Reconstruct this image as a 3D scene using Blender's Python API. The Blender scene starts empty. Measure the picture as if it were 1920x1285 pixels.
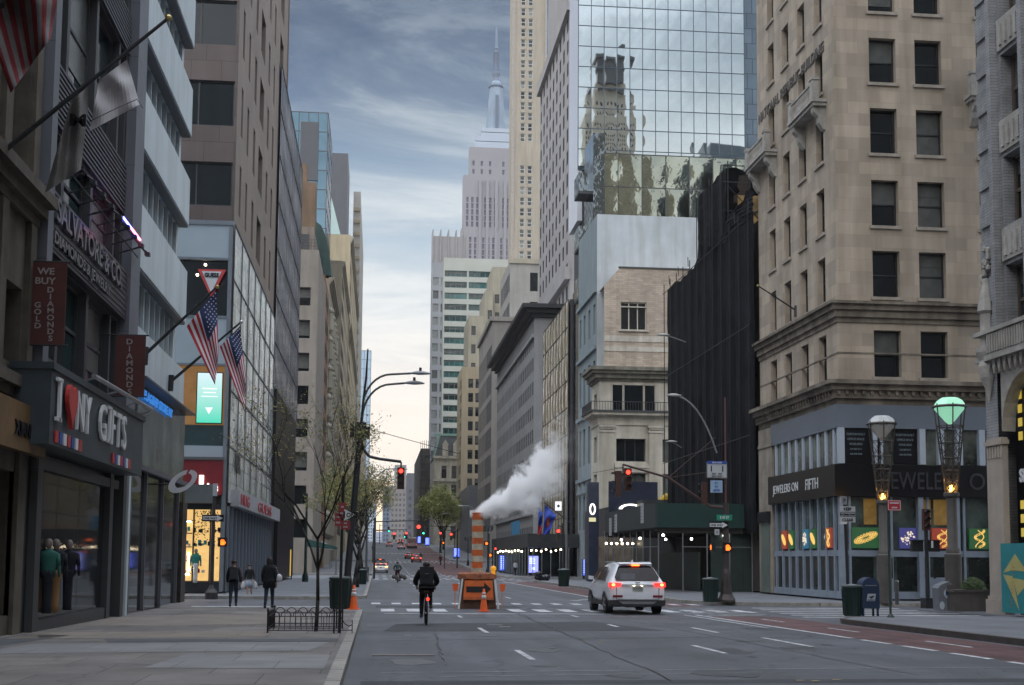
import bpy, bmesh, math, random
from mathutils import Vector, Matrix, Euler
from math import pi, sin, cos, radians
random.seed(7)
scene = bpy.context.scene
COL = scene.collection
# ------------------------------------------------------------------ camera
YAW, PITCH, ROLL, SHY, FPX = 5.9765, 5.2, 0.45, 0.09743, 2400.0
CAMP = Vector((0, 0, 1.8))
RM = Matrix.Rotation(-radians(YAW), 3, 'Z') @ Matrix.Rotation(pi/2 + radians(PITCH), 3, 'X') @ Matrix.Rotation(radians(ROLL), 3, 'Z')
cd = bpy.data.cameras.new('camera'); cam = bpy.data.objects.new('camera', cd); COL.objects.link(cam)
cam.matrix_world = Matrix.Translation(CAMP) @ RM.to_4x4()
cd.sensor_width = 36; cd.lens = 45; cd.shift_y = SHY; cd.clip_start = 0.1; cd.clip_end = 8000
scene.camera = cam
scene.cycles.volume_bounces = 8
# ------------------------------------------------------------------ view + world
scene.view_settings.view_transform = 'Standard'; scene.view_settings.look = 'None'
scene.view_settings.gamma = 1; scene.view_settings.exposure = 0.2
SUN_EL, SUN_AZ = radians(30), radians(205)       # soft light from behind, over the left shoulder
w = bpy.data.worlds.new('World'); scene.world = w; w.use_nodes = True
nt = w.node_tree; N = nt.nodes; Lk = nt.links; N.clear()
def nd(t, **k):
    n = N.new(t)
    for a, b in k.items(): setattr(n, a, b)
    return n
def wmath(op, a, b=None, clamp=False):
    n = nd('ShaderNodeMath', operation=op); n.use_clamp = clamp
    for i, v in enumerate((a, b)):
        if v is None: continue
        if isinstance(v, (int, float)): n.inputs[i].default_value = v
        else: Lk.new(v, n.inputs[i])
    return n.outputs[0]
def wramp(fac, stops):
    n = nd('ShaderNodeValToRGB'); e = n.color_ramp.elements
    while len(e) > 1: e.remove(e[-1])
    e[0].position = stops[0][0]; e[0].color = (*stops[0][1], 1)
    for p, c in stops[1:]:
        x = e.new(p); x.color = (*c, 1)
    Lk.new(fac, n.inputs[0]); return n.outputs[0]
def wmix(f, a, b):
    n = nd('ShaderNodeMix', data_type='RGBA')
    if isinstance(f, (int, float)): n.inputs[0].default_value = f
    else: Lk.new(f, n.inputs[0])
    for i, v in ((6, a), (7, b)):
        if isinstance(v, tuple): n.inputs[i].default_value = (*v, 1)
        else: Lk.new(v, n.inputs[i])
    return n.outputs[2]
tc = nd('ShaderNodeTexCoord'); sx = nd('ShaderNodeSeparateXYZ'); Lk.new(tc.outputs['Generated'], sx.inputs[0])
dx, dy, dz = sx.outputs
base = wramp(dz, [(0.0, (1.25, .93, .62)), (.07, (1.1, .87, .64)), (.12, (.95, .82, .68)), (.18, (.64, .66, .65)), (.24, (.38, .47, .54)), (.29, (.19, .28, .38)), (.34, (.062, .115, .20)), (.40, (.022, .050, .105)), (.47, (.025, .05, .11)),
                  (.52, (.9, 1.05, 1.25)), (.7, (1.9, 2.05, 2.3)), (1.0, (2.3, 2.45, 2.7))])
backc = wramp(dz, [(0.0, (1.0, 1.0, 1.0)), (.2, (.98, 1.02, 1.06)), (.42, (.80, .88, .96)), (.6, (1.2, 1.35, 1.55)), (1.0, (2.3, 2.45, 2.7))])
back = wmath('MULTIPLY_ADD', dy, -1.6, False)
back.node.inputs[2].default_value = .45; back.node.use_clamp = True
base = wmix(back, base, backc)
# wispy clouds: project on a plane overhead
zz = wmath('ADD', dz, .13)
cx_ = wmath('DIVIDE', dx, zz); cy_ = wmath('DIVIDE', dy, zz)
cmb = nd('ShaderNodeCombineXYZ'); Lk.new(wmath('MULTIPLY', cx_, 1.0), cmb.inputs[0]); Lk.new(wmath('MULTIPLY', cy_, .55), cmb.inputs[1])
mp = nd('ShaderNodeMapping'); mp.inputs['Rotation'].default_value = (0, 0, radians(52)); mp.inputs['Scale'].default_value = (1.0, 3.0, 1); mp.inputs['Location'].default_value = (3.3, 1.1, 0)
Lk.new(cmb.outputs[0], mp.inputs[0])
n1 = nd('ShaderNodeTexNoise'); n1.inputs['Scale'].default_value = 1.35; n1.inputs['Detail'].default_value = 12; n1.inputs['Roughness'].default_value = .64; n1.inputs['Distortion'].default_value = .7
Lk.new(mp.outputs[0], n1.inputs['Vector'])
n2 = nd('ShaderNodeTexNoise'); n2.inputs['Scale'].default_value = .55; n2.inputs['Detail'].default_value = 4
Lk.new(cmb.outputs[0], n2.inputs['Vector'])
cl = wmath('ADD', wmath('MULTIPLY', n1.outputs[0], .75), wmath('MULTIPLY', n2.outputs[0], .4))
clf = wramp(cl, [(.48, (0, 0, 0)), (.56, (.22, .22, .22)), (.63, (.70, .70, .70)), (.70, (1, 1, 1))])
cloudc = wramp(dz, [(0, (1.1, .86, .64)), (.1, (1.02, .89, .74)), (.2, (.88, .86, .80)), (.30, (.66, .69, .68)), (.36, (.34, .40, .44)), (.45, (.12, .17, .24)), (.7, (2, 2.1, 2.3))])
sepc = nd('ShaderNodeSeparateColor'); Lk.new(clf, sepc.inputs[0])
mixed = wmix(wmath('MULTIPLY', sepc.outputs[0], .85), base, cloudc)
sky = nd('ShaderNodeTexSky', sky_type='NISHITA'); sky.sun_disc = False; sky.sun_elevation = SUN_EL; sky.sun_rotation = SUN_AZ
skm = nd('ShaderNodeVectorMath', operation='SCALE'); skm.inputs['Scale'].default_value = 1.3; Lk.new(sky.outputs[0], skm.inputs[0])
sc2 = nd('ShaderNodeVectorMath', operation='SCALE'); sc2.inputs['Scale'].default_value = 9.6; Lk.new(mixed, sc2.inputs[0])
fin = nd('ShaderNodeVectorMath', operation='ADD'); Lk.new(sc2.outputs[0], fin.inputs[0])
sk3 = nd('ShaderNodeVectorMath', operation='SCALE'); sk3.inputs['Scale'].default_value = .10; Lk.new(skm.outputs[0], sk3.inputs[0]); Lk.new(sk3.outputs[0], fin.inputs[1])
bg = nd('ShaderNodeBackground'); bg.inputs[1].default_value = .1; Lk.new(fin.outputs[0], bg.inputs[0])
wo = nd('ShaderNodeOutputWorld'); Lk.new(bg.outputs[0], wo.inputs[0])
# ------------------------------------------------------------------ sun (thin overcast, very soft)
sl = bpy.data.lights.new('sun', 'SUN'); sl.energy = .6; sl.angle = radians(25); sl.color = (1, .95, .9)
so = bpy.data.objects.new('sun', sl); COL.objects.link(so)
sd = Vector((sin(SUN_AZ)*cos(SUN_EL), cos(SUN_AZ)*cos(SUN_EL), sin(SUN_EL)))   # direction towards the sun
so.rotation_euler = sd.to_track_quat('Z', 'Y').to_euler(); so.location = (0, 0, 60)
# ------------------------------------------------------------------ geometry helpers
def ray(px, py): return RM @ Vector(((px-960)/FPX, -(py-642.5-SHY*1920)/FPX, -1.0))
def onX(px, py, X): d = ray(px, py); return CAMP + d*(X/d.x)
def onY(px, py, Y): d = ray(px, py); return CAMP + d*(Y/d.y)
PROF = [(-400, .1), (0, .02), (20, 0), (50, -.22), (110, -.3), (168, -.3), (205, .25), (250, 1.2), (350, 4.5), (420, 6.2), (560, 8.6), (700, 8.0), (1100, 6), (3000, 6), (9000, 6)]
def gz(y):
    for (a, za), (b, zb) in zip(PROF, PROF[1:]):
        if y <= b: return za + (zb-za)*(y-a)/(b-a)
    return 6
def G(px, py, up=0.0):
    d = ray(px, py); y = 40.
    if d.z >= 0 : return onY(px, py, 300)
    for _ in range(40):
        z = gz(y)+up; t = (z-CAMP.z)/d.z; y = .5*y+.5*d.y*t
    return CAMP + d*t
def lin(r, g, b):
    f = lambda c: (c/255/12.92) if c/255 <= .04045 else ((c/255+.055)/1.055)**2.4
    return (f(r), f(g), f(b))
MATS = {}
def mat(name, col=0, rough=.8, metal=0.0, var=0.12, scale=1.5, bump=0.0, bscale=8.0, brick=None, emit=None, estr=0.0, spec=.5, stain=0.0, trans=0.0, coat=0.0, c2=None, alpha=1.0, stretch=(1.3, 1.3, .12), crack=0.0, spots=0.0):
    if name in MATS: return MATS[name]
    m = bpy.data.materials.new(name); m.use_nodes = True; t = m.node_tree; b = t.nodes['Principled BSDF']; L = t.links.new
    b.inputs['Roughness'].default_value = rough; b.inputs['Metallic'].default_value = metal
    b.inputs['Specular IOR Level'].default_value = spec
    b.inputs['Coat Weight'].default_value = coat
    tcn = t.nodes.new('ShaderNodeTexCoord'); geo = t.nodes.new('ShaderNodeNewGeometry')
    nz = t.nodes.new('ShaderNodeTexNoise'); nz.inputs['Scale'].default_value = scale; nz.inputs['Detail'].default_value = 6; nz.inputs['Roughness'].default_value = .6
    L(tcn.outputs['Object'], nz.inputs['Vector'])
    rp = t.nodes.new('ShaderNodeValToRGB'); rp.color_ramp.elements[0].position = .3; rp.color_ramp.elements[1].position = .72
    k0, k1 = 1-var*1.3, 1+var
    cc = c2 or tuple(min(1, c*k1) for c in col)
    rp.color_ramp.elements[0].color = (*[c*k0 for c in col], 1); rp.color_ramp.elements[1].color = (*cc, 1)
    L(nz.outputs[0], rp.inputs[0]); out = rp.outputs[0]
    hgt = None
    if brick:
        bw, bh, mortar, mk, vk = brick
        uvn = t.nodes.new('ShaderNodeUVMap'); uvn.uv_map = 'uv'
        br = t.nodes.new('ShaderNodeTexBrick'); br.inputs['Scale'].default_value = 1; br.inputs['Brick Width'].default_value = bw; br.inputs['Row Height'].default_value = bh
        br.inputs['Mortar Size'].default_value = mortar; br.inputs['Mortar Smooth'].default_value = .2; br.inputs['Bias'].default_value = 0
        br.inputs['Color1'].default_value = (1-vk, 1-vk, 1-vk*.9, 1); br.inputs['Color2'].default_value = (1+vk, 1+vk*.96, 1+vk*.85, 1); br.inputs['Mortar'].default_value = (mk, mk, mk, 1)
        L(uvn.outputs[0], br.inputs['Vector'])
        mx = t.nodes.new('ShaderNodeMix'); mx.data_type = 'RGBA'; mx.blend_type = 'MULTIPLY'; mx.inputs[0].default_value = 1; L(out, mx.inputs[6]); L(br.outputs[0], mx.inputs[7]); out = mx.outputs[2]
        hgt = br.outputs['Fac']
    if stain:
        mpn = t.nodes.new('ShaderNodeMapping'); mpn.inputs['Scale'].default_value = stretch; L(tcn.outputs['Object'], mpn.inputs[0])
        n2 = t.nodes.new('ShaderNodeTexNoise'); n2.inputs['Scale'].default_value = 1.1; n2.inputs['Detail'].default_value = 5; L(mpn.outputs[0], n2.inputs['Vector'])
        r2 = t.nodes.new('ShaderNodeValToRGB'); r2.color_ramp.elements[0].position = .38; r2.color_ramp.elements[1].position = .62
        v = 1-stain; r2.color_ramp.elements[0].color = (v, v, v*.97, 1); r2.color_ramp.elements[1].color = (1, 1, 1, 1); L(n2.outputs[0], r2.inputs[0])
        mx = t.nodes.new('ShaderNodeMix'); mx.data_type = 'RGBA'; mx.blend_type = 'MULTIPLY'; mx.inputs[0].default_value = 1; L(out, mx.inputs[6]); L(r2.outputs[0], mx.inputs[7]); out = mx.outputs[2]
    if crack or spots:
        for kind_, amt, scl in (('crack', crack, .33), ('spots', spots, 2.6)):
            if not amt: continue
            vn_ = t.nodes.new('ShaderNodeTexVoronoi'); vn_.inputs['Scale'].default_value = scl; vn_.feature = 'DISTANCE_TO_EDGE' if kind_ == 'crack' else 'F1'
            wp = t.nodes.new('ShaderNodeTexNoise'); wp.inputs['Scale'].default_value = 1.1; wp.inputs['Detail'].default_value = 5; L(tcn.outputs['Object'], wp.inputs['Vector'])
            ad = t.nodes.new('ShaderNodeVectorMath'); ad.operation = 'MULTIPLY_ADD'; L(wp.outputs['Color'], ad.inputs[0]); ad.inputs[1].default_value = (1.6, 1.6, 0) if kind_ == 'crack' else (0, 0, 0); L(tcn.outputs['Object'], ad.inputs[2]); L(ad.outputs[0], vn_.inputs['Vector'])
            r3 = t.nodes.new('ShaderNodeValToRGB'); v = 1-amt; r3.color_ramp.elements[0].color = (v, v, v, 1); r3.color_ramp.elements[1].color = (1, 1, 1, 1)
            r3.color_ramp.elements[0].position = .004 if kind_ == 'crack' else .07; r3.color_ramp.elements[1].position = .012 if kind_ == 'crack' else .10; L(vn_.outputs['Distance'], r3.inputs[0])
            mx = t.nodes.new('ShaderNodeMix'); mx.data_type = 'RGBA'; mx.blend_type = 'MULTIPLY'; mx.inputs[0].default_value = 1; L(out, mx.inputs[6]); L(r3.outputs[0], mx.inputs[7]); out = mx.outputs[2]
    L(out, b.inputs['Base Color'])
    if bump:
        n3 = t.nodes.new('ShaderNodeTexNoise'); n3.inputs['Scale'].default_value = bscale; n3.inputs['Detail'].default_value = 4; L(tcn.outputs['Object'], n3.inputs['Vector'])
        bp = t.nodes.new('ShaderNodeBump'); bp.inputs['Strength'].default_value = min(1, bump); bp.inputs['Distance'].default_value = .02 if bump <= 1 else .02*bump
        L(n3.outputs[0], bp.inputs['Height']); L(bp.outputs[0], b.inputs['Normal'])
    if emit:
        b.inputs['Emission Color'].default_value = (*emit, 1); b.inputs['Emission Strength'].default_value = estr
    if alpha < 1: b.inputs['Alpha'].default_value = alpha
    MATS[name] = m; return m
def uvmap(me, off=(0, 0, 0)):
    uv = me.uv_layers.new(name='uv').data
    vs = me.vertices; ox, oy, oz = off
    for p in me.polygons:
        n = p.normal; ax, ay, az = abs(n.x), abs(n.y), abs(n.z)
        for li in p.loop_indices:
            c = vs[me.loops[li].vertex_index].co
            if az > ax and az > ay: uv[li].uv = (c.x+ox, c.y+oy)
            elif ax > ay: uv[li].uv = (c.y+oy, c.z+oz)
            else: uv[li].uv = (c.x+ox, c.z+oz)
class MB:
    def __init__(s): s.v = []; s.f = []; s.m = []
    def quad(s, a, b, c, d, m=0):
        i = len(s.v); s.v += [tuple(a), tuple(b), tuple(c), tuple(d)]; s.f.append((i, i+1, i+2, i+3)); s.m.append(m)
    def poly(s, pts, m=0):
        i = len(s.v); s.v += [tuple(p) for p in pts]; s.f.append(tuple(range(i, i+len(pts)))); s.m.append(m)
    def hexa(s, P, m=0):       # 8 points: bottom ring ccw 0-3, top ring 4-7
        i = len(s.v); s.v += [tuple(p) for p in P]
        for f in ((3, 2, 1, 0), (4, 5, 6, 7), (0, 1, 5, 4), (1, 2, 6, 5), (2, 3, 7, 6), (3, 0, 4, 7)): s.f.append(tuple(i+k for k in f)); s.m.append(m)
    def box(s, x0, y0, z0, x1, y1, z1, m=0):
        if x0 > x1: x0, x1 = x1, x0
        if y0 > y1: y0, y1 = y1, y0
        if z0 > z1: z0, z1 = z1, z0
        s.hexa([(x0, y0, z0), (x1, y0, z0), (x1, y1, z0), (x0, y1, z0), (x0, y0, z1), (x1, y0, z1), (x1, y1, z1), (x0, y1, z1)], m)
    def rbox(s, c, sx, sy, sz, a=0, m=0):      # centre-bottom, rotated about z
        ca, sa = cos(a), sin(a); P = []
        for z in (0, sz):
            for x, y in ((-sx/2, -sy/2), (sx/2, -sy/2), (sx/2, sy/2), (-sx/2, sy/2)):
                P.append((c[0]+x*ca-y*sa, c[1]+x*sa+y*ca, c[2]+z))
        s.hexa(P, m)
    def ring(s, c, ax, r, n, r2=None):
        ax = Vector(ax).normalized(); u = ax.orthogonal().normalized()
        if abs(ax.z) > .99: u = Vector((1, 0, 0))
        v = ax.cross(u); i = len(s.v)
        for k in range(n):
            a = 2*pi*k/n; s.v.append(tuple(Vector(c)+u*(r*cos(a))+v*((r2 or r)*sin(a))))
        return i
    def tube(s, p, q, r, r2=None, n=8, m=0, cap=True):
        ax = Vector(q)-Vector(p)
        if ax.length < 1e-6: return
        a = s.ring(p, ax, r, n); b = s.ring(q, ax, r if r2 is None else r2, n)
        for k in range(n): s.f.append((a+k, a+(k+1) % n, b+(k+1) % n, b+k)); s.m.append(m)
        if cap: s.f.append(tuple(a+k for k in reversed(range(n)))); s.f.append(tuple(b+k for k in range(n))); s.m += [m, m]
    def path(s, pts, r, n=8, m=0):
        for i in range(len(pts)-1):
            ra = r[i] if isinstance(r, (list, tuple)) else r; rb = r[i+1] if isinstance(r, (list, tuple)) else r
            s.tube(pts[i], pts[i+1], ra, rb, n, m)
    def lathe(s, c, prof, n=16, m=0, sx=1, sy=1, rot=0):   # prof: [(r,z)...]
        i0 = len(s.v)
        for r, z in prof:
            for k in range(n): a = 2*pi*k/n+rot; s.v.append((c[0]+r*sx*cos(a), c[1]+r*sy*sin(a), c[2]+z))
        for j in range(len(prof)-1):
            for k in range(n):
                a = i0+j*n; b = a+n; s.f.append((a+k, a+(k+1) % n, b+(k+1) % n, b+k)); s.m.append(m)
        s.f.append(tuple(i0+k for k in reversed(range(n)))); e = i0+(len(prof)-1)*n; s.f.append(tuple(e+k for k in range(n))); s.m += [m, m]
    def sphere(s, c, r, n=12, sz=1, m=0, sx=1, sy=1):
        s.lathe(c, [(r*max(.02, sin(pi*k/(n//2))), -r*sz*cos(pi*k/(n//2))) for k in range(n//2+1)], n, m, sx, sy)
    def extr(s, poly, fn, t0, t1, m=0):     # poly in 2D, fn(a,b,t)->3D
        i = len(s.v); n = len(poly)
        for t in (t0, t1): s.v += [tuple(fn(a, b, t)) for a, b in poly]
        s.f.append(tuple(i+k for k in reversed(range(n)))); s.f.append(tuple(i+n+k for k in range(n))); s.m += [m, m]
        for k in range(n): s.f.append((i+k, i+(k+1) % n, i+n+(k+1) % n, i+n+k)); s.m.append(m)
    def mesh(s, name, loc=(0, 0, 0), mats=(), smooth=False, off=None):
        me = bpy.data.meshes.new(name); L = Vector(loc)
        me.from_pydata([(a-L.x, b-L.y, c-L.z) for a, b, c in s.v], [], s.f)
        for m_ in mats: me.materials.append(m_)
        if len(mats) > 1: me.polygons.foreach_set('material_index', s.m)
        me.update(); uvmap(me, off or tuple(L))
        if smooth is True: me.polygons.foreach_set('use_smooth', [True]*len(me.polygons))
        elif smooth:
            me.polygons.foreach_set('use_smooth', [True]*len(me.polygons)); me.set_sharp_from_angle(angle=radians(smooth))
        me.update(); return me
ROOTS = {}
def tag(o, label=None, cat=None, group=None, kind=None):
    if label: o['label'] = label
    if cat: o['category'] = cat
    if group: o['group'] = group
    if kind: o['kind'] = kind
def thing(name, loc, label, cat, group=None):
    o = bpy.data.objects.new(name, None); COL.objects.link(o); o.location = loc; o.empty_display_size = .2; tag(o, label, cat, group); ROOTS[o] = Vector(loc); return o
def base_of(o): return ROOTS.get(o, Vector((0, 0, 0)))
SPLIT = set('bay_window ledge spandrel upper_fin fin window_poster door_panel pier shopfront_pier pilaster balcony dormer bulb work_lamp ceiling_lamp panel_band corrugated_band string_course end_pier rib bracket edge_pier vertical_pier pale_band small_panel ground_mullion balcony_slab goods shelf trim cornice post rail storefront_mullion band_soffit white_panel light_strip tail_light lit_pane'.split())
def clusters(mb):
    par = list(range(len(mb.v)))
    def fd(a):
        while par[a] != a: par[a] = par[par[a]]; a = par[a]
        return a
    for f in mb.f:
        for k in f[1:]: par[fd(f[0])] = fd(k)
    bb = {}
    for i, v in enumerate(mb.v):
        r = fd(i); b = bb.setdefault(r, [list(v), list(v)])
        for k in range(3): b[0][k] = min(b[0][k], v[k]); b[1][k] = max(b[1][k], v[k])
    ks = list(bb); 
    if len(ks) > 700: return [mb]
    for i, a in enumerate(ks):
        for c in ks[i+1:]:
            if all(bb[a][0][k] <= bb[c][1][k]+.02 and bb[c][0][k] <= bb[a][1][k]+.02 for k in range(3)): par[fd(a)] = fd(c)
    out = {}
    for f, m_ in zip(mb.f, mb.m):
        r = fd(f[0]); o = out.setdefault(r, (MB(), {}))
        g = []
        for i in f:
            if i not in o[1]: o[1][i] = len(o[0].v); o[0].v.append(mb.v[i])
            g.append(o[1][i])
        o[0].f.append(tuple(g)); o[0].m.append(m_)
    return [o[0] for o in out.values()]
def part(name, mb, mats, parent, smooth=False, label=None, kind=None):
    if not mb.f: return None
    if name in SPLIT:
        cs = clusters(mb)
        if 1 < len(cs) <= 90: return [part1(name, c, mats, parent, smooth, label, kind) for c in cs][-1]
    return part1(name, mb, mats, parent, smooth, label, kind)
def part1(name, mb, mats, parent, smooth=False, label=None, kind=None):
    if not isinstance(mats, (list, tuple)): mats = [mats]
    L = base_of(parent)
    o = bpy.data.objects.new(name, mb.mesh(name, L, mats, smooth)); COL.objects.link(o); o.parent = parent; ROOTS[o] = L
    tag(o, label, None, None, kind); return o
def solo(name, mb, mats, label, cat, group=None, kind=None, loc=None, smooth=False):
    if not isinstance(mats, (list, tuple)): mats = [mats]
    if loc is None: loc = (0, 0, 0)
    o = bpy.data.objects.new(name, mb.mesh(name, loc, mats, smooth)); COL.objects.link(o); o.location = loc; ROOTS[o] = Vector(loc)
    tag(o, label, cat, group, kind); return o
def struct(name, mb, mats, loc=(0, 0, 0), smooth=False): return solo(name, mb, mats, None, None, None, 'structure', loc, smooth)
def copy_tree(o, parent=None):
    c = o.copy(); COL.objects.link(c)
    if parent is not None: c.parent = parent
    for ch in o.children: copy_tree(ch, c)
    return c
def place_copy(o, loc, label, rz=None, group=None, scale=None):
    c = copy_tree(o); c.location = loc
    if rz is not None: c.rotation_euler = (0, 0, rz)
    if scale: c.scale = (scale,)*3 if isinstance(scale, (int, float)) else scale
    c['label'] = label
    if group: c['group'] = group
    return c
class Fr:      # a facade frame: u along the wall, z up, out = away from the wall
    def __init__(s, side, X=0, Y=0):
        s.side = side; s.X, s.Y = X, Y
        s.U, s.O, s.a = {'S': (Vector((1, 0, 0)), Vector((0, -1, 0)), 0), 'R': (Vector((0, -1, 0)), Vector((-1, 0, 0)), -pi/2), 'L': (Vector((0, 1, 0)), Vector((1, 0, 0)), pi/2), 'N': (Vector((-1, 0, 0)), Vector((0, 1, 0)), pi)}[side]
    def P(s, c, z, out=0):      # c = world X (S,N) or world Y (R,L)
        b = Vector((c, s.Y, z)) if s.side in 'SN' else Vector((s.X, c, z))
        return b + s.O*out
    def q(s, mb, c0, c1, z0, z1, out=0, m=0):      # rectangle facing outwards
        if (s.side in 'RN'): c0, c1 = max(c0, c1), min(c0, c1)
        else: c0, c1 = min(c0, c1), max(c0, c1)
        mb.quad(s.P(c0, z0, out), s.P(c1, z0, out), s.P(c1, z1, out), s.P(c0, z1, out), m)
    def box(s, mb, c0, c1, z0, z1, o0, o1, m=0):
        a = s.P(c0, z0, o0); b = s.P(c1, z1, o1); mb.box(a.x, a.y, a.z, b.x, b.y, b.z, m)
def wall_holes(mb, fr, c0, c1, z0, z1, cols, rows, depth, skip=None):
    cb = sorted({c0, c1} | {x for a in cols for x in a if c0 < x < c1}); zb = sorted({z0, z1} | {x for a in rows for x in a if z0 < x < z1})
    E = 1e-6
    def inr(lst, a, b):
        for i, (p, q) in enumerate(lst):
            if a >= p-E and b <= q+E: return i
        return -1
    wins = []
    for i in range(len(cb)-1):
        ci = inr(cols, cb[i], cb[i+1]); z = z0
        if ci < 0: fr.q(mb, cb[i], cb[i+1], z0, z1); continue
        a, b = cb[i], cb[i+1]
        for r, (p, q) in sorted(enumerate(rows), key=lambda t: t[1][0]):
            if p >= z1 or q <= z0 or p < z0 - E: continue
            q = min(q, z1)
            if skip and skip(ci, r): continue
            if p > z: fr.q(mb, a, b, z, p)
            P = lambda c, zz, o: fr.P(c, zz, o)
            mb.quad(P(a, p, 0), P(b, p, 0), P(b, p, -depth), P(a, p, -depth)); mb.quad(P(a, q, 0), P(b, q, 0), P(b, q, -depth), P(a, q, -depth))
            mb.quad(P(a, p, 0), P(a, q, 0), P(a, q, -depth), P(a, p, -depth)); mb.quad(P(b, p, 0), P(b, q, 0), P(b, q, -depth), P(b, p, -depth))
            wins.append((a, b, p, q)); z = q
        if z < z1: fr.q(mb, a, b, z, z1)
    return wins
WM = {}
def win_mesh(w, h, depth, st, pm):
    bl = random.choice((0, 0, .28, .5, .8)) if (st.get('frame', True) and depth > .2 and st.get('blinds', True)) else 0
    key = (round(w, 2), round(h, 2), depth, str(sorted(st.items(), key=str)), pm.name, bl)
    if key in WM: return WM[key]
    p = MB(); p.quad((0, depth-.02, 0), (w, depth-.02, 0), (w, depth-.02, h), (0, depth-.02, h))
    f = MB(); t = st.get('t', .06); y0, y1 = depth-.10, depth-.023
    if st.get('frame', True):
        f.box(0, y0, 0, t, y1, h); f.box(w-t, y0, 0, w, y1, h); f.box(t, y0, 0, w-t, y1, t); f.box(t, y0, h-t, w-t, y1, h)
        nm = st.get('mull', 0)
        for k in range(nm): x = w*(k+1)/(nm+1); f.box(x-t/2, y0+.01, t, x+t/2, y1, h-t)
        for k in range(st.get('rails', 1)): z = h*(k+1)/(st.get('rails', 1)+1); f.box(t, y0+.02, z-t/2, w-t, y1-.002, z+t/2)
    s = None
    if st.get('sill'): s = MB(); s.box(-.12, -.10, -.14, w+.12, depth*.6, .015)
    if bl: p.quad((st.get('t', .06), depth-.045, h*(1-bl)), (w-st.get('t', .06), depth-.045, h*(1-bl)), (w-st.get('t', .06), depth-.045, h-st.get('t', .06)), (st.get('t', .06), depth-.045, h-st.get('t', .06)), 1)
    r = (p.mesh('window', (0, 0, 0), [pm, blind] if bl else [pm]), f.mesh('frame', (0, 0, 0), [st['fm']]) if f.f else None, s.mesh('sill', (0, 0, 0), [st['sm']]) if s else None)
    WM[key] = r; return r
class Bld:
    def __init__(s, name, loc, label, cat='building', group=None, maxw=96):
        s.root = thing(name, loc, label, cat, group); s.w = MB(); s.wins = []; s.maxw = maxw
    def face(s, fr, c0, c1, z0, z1, cols=(), rows=(), depth=.25, st=None, pm=None, skip=None):
        ws = wall_holes(s.w, fr, min(c0, c1), max(c0, c1), z0, z1, list(cols), list(rows), depth, skip)
        for a, b, p, q in ws: s.wins.append((fr, a, b, p, q, depth, st, pm))
    def body(s, x0, x1, y0, y1, z0, z1, skip=''):     # plain sides and roof
        if 'S' not in skip: Fr('S', Y=y0).q(s.w, x0, x1, z0, z1)
        if 'N' not in skip: Fr('N', Y=y1).q(s.w, x0, x1, z0, z1)
        if 'R' not in skip: Fr('R', X=x0).q(s.w, y0, y1, z0, z1)
        if 'L' not in skip: Fr('L', X=x1).q(s.w, y0, y1, z0, z1)
        s.w.quad((x0, y0, z1), (x1, y0, z1), (x1, y1, z1), (x0, y1, z1))
    def finish(s, wm, name='wall'):
        s.wall = part(name, s.w, wm, s.root)
        rl = s.root.location
        def dist(t): fr, a, b, p, q = t[:5]; P = fr.P((a+b)/2, (p+q)/2); return (P-CAMP).length/math.sqrt(max(.1, (b-a)*(q-p)))
        ws = sorted(s.wins, key=dist)
        for t in ws[:s.maxw]:
            fr, a, b, p, q, depth, st, pm = t
            pmm = random.choice(pm) if isinstance(pm, (list, tuple)) else pm
            me, fm, sm = win_mesh(b-a, q-p, depth, st, pmm)
            o = bpy.data.objects.new('window', me); COL.objects.link(o); o.parent = s.root
            o.location = fr.P(b if fr.side in 'RN' else a, p) - rl; o.rotation_euler = (0, 0, fr.a)
            for nme, mm in (('frame', fm), ('sill', sm)):
                if mm: c = bpy.data.objects.new(nme, mm); COL.objects.link(c); c.parent = o
        if ws[s.maxw:]:
            mb = MB(); pms = []
            for t in ws[s.maxw:]:
                fr, a, b, p, q, depth, st, pm = t
                pmm = random.choice(pm) if isinstance(pm, (list, tuple)) else pm
                if pmm not in pms: pms.append(pmm)
                fr.q(mb, a, b, p, q, -depth+.02, pms.index(pmm))
            part('distant_window', mb, pms, s.root, kind='stuff')
        return s.root
def text_mb(mb, string, size, fr, c, z, out, depth=.02, align='LEFT', sx=1.0, m=0, bold=0.0, space=1.0):
    cu = bpy.data.curves.new('t', 'FONT'); cu.body = string; cu.size = size; cu.extrude = depth/2; cu.align_x = align; cu.offset = bold; cu.resolution_u = 3; cu.space_character = space
    ob = bpy.data.objects.new('t', cu); COL.objects.link(ob)
    dg = bpy.context.evaluated_depsgraph_get(); me = bpy.data.meshes.new_from_object(ob.evaluated_get(dg))
    i = len(mb.v); O = fr.P(c, z, out)
    for v in me.vertices: mb.v.append(tuple(O+fr.U*(v.co.x*sx)+Vector((0, 0, v.co.y))+fr.O*v.co.z))
    for p in me.polygons: mb.f.append(tuple(i+k for k in p.vertices)); mb.m.append(m)
    bpy.data.objects.remove(ob); bpy.data.meshes.remove(me); bpy.data.curves.remove(cu)
def rng(a, n, pitch, w): return [(a+i*pitch, a+i*pitch+w) for i in range(n)]
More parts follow.
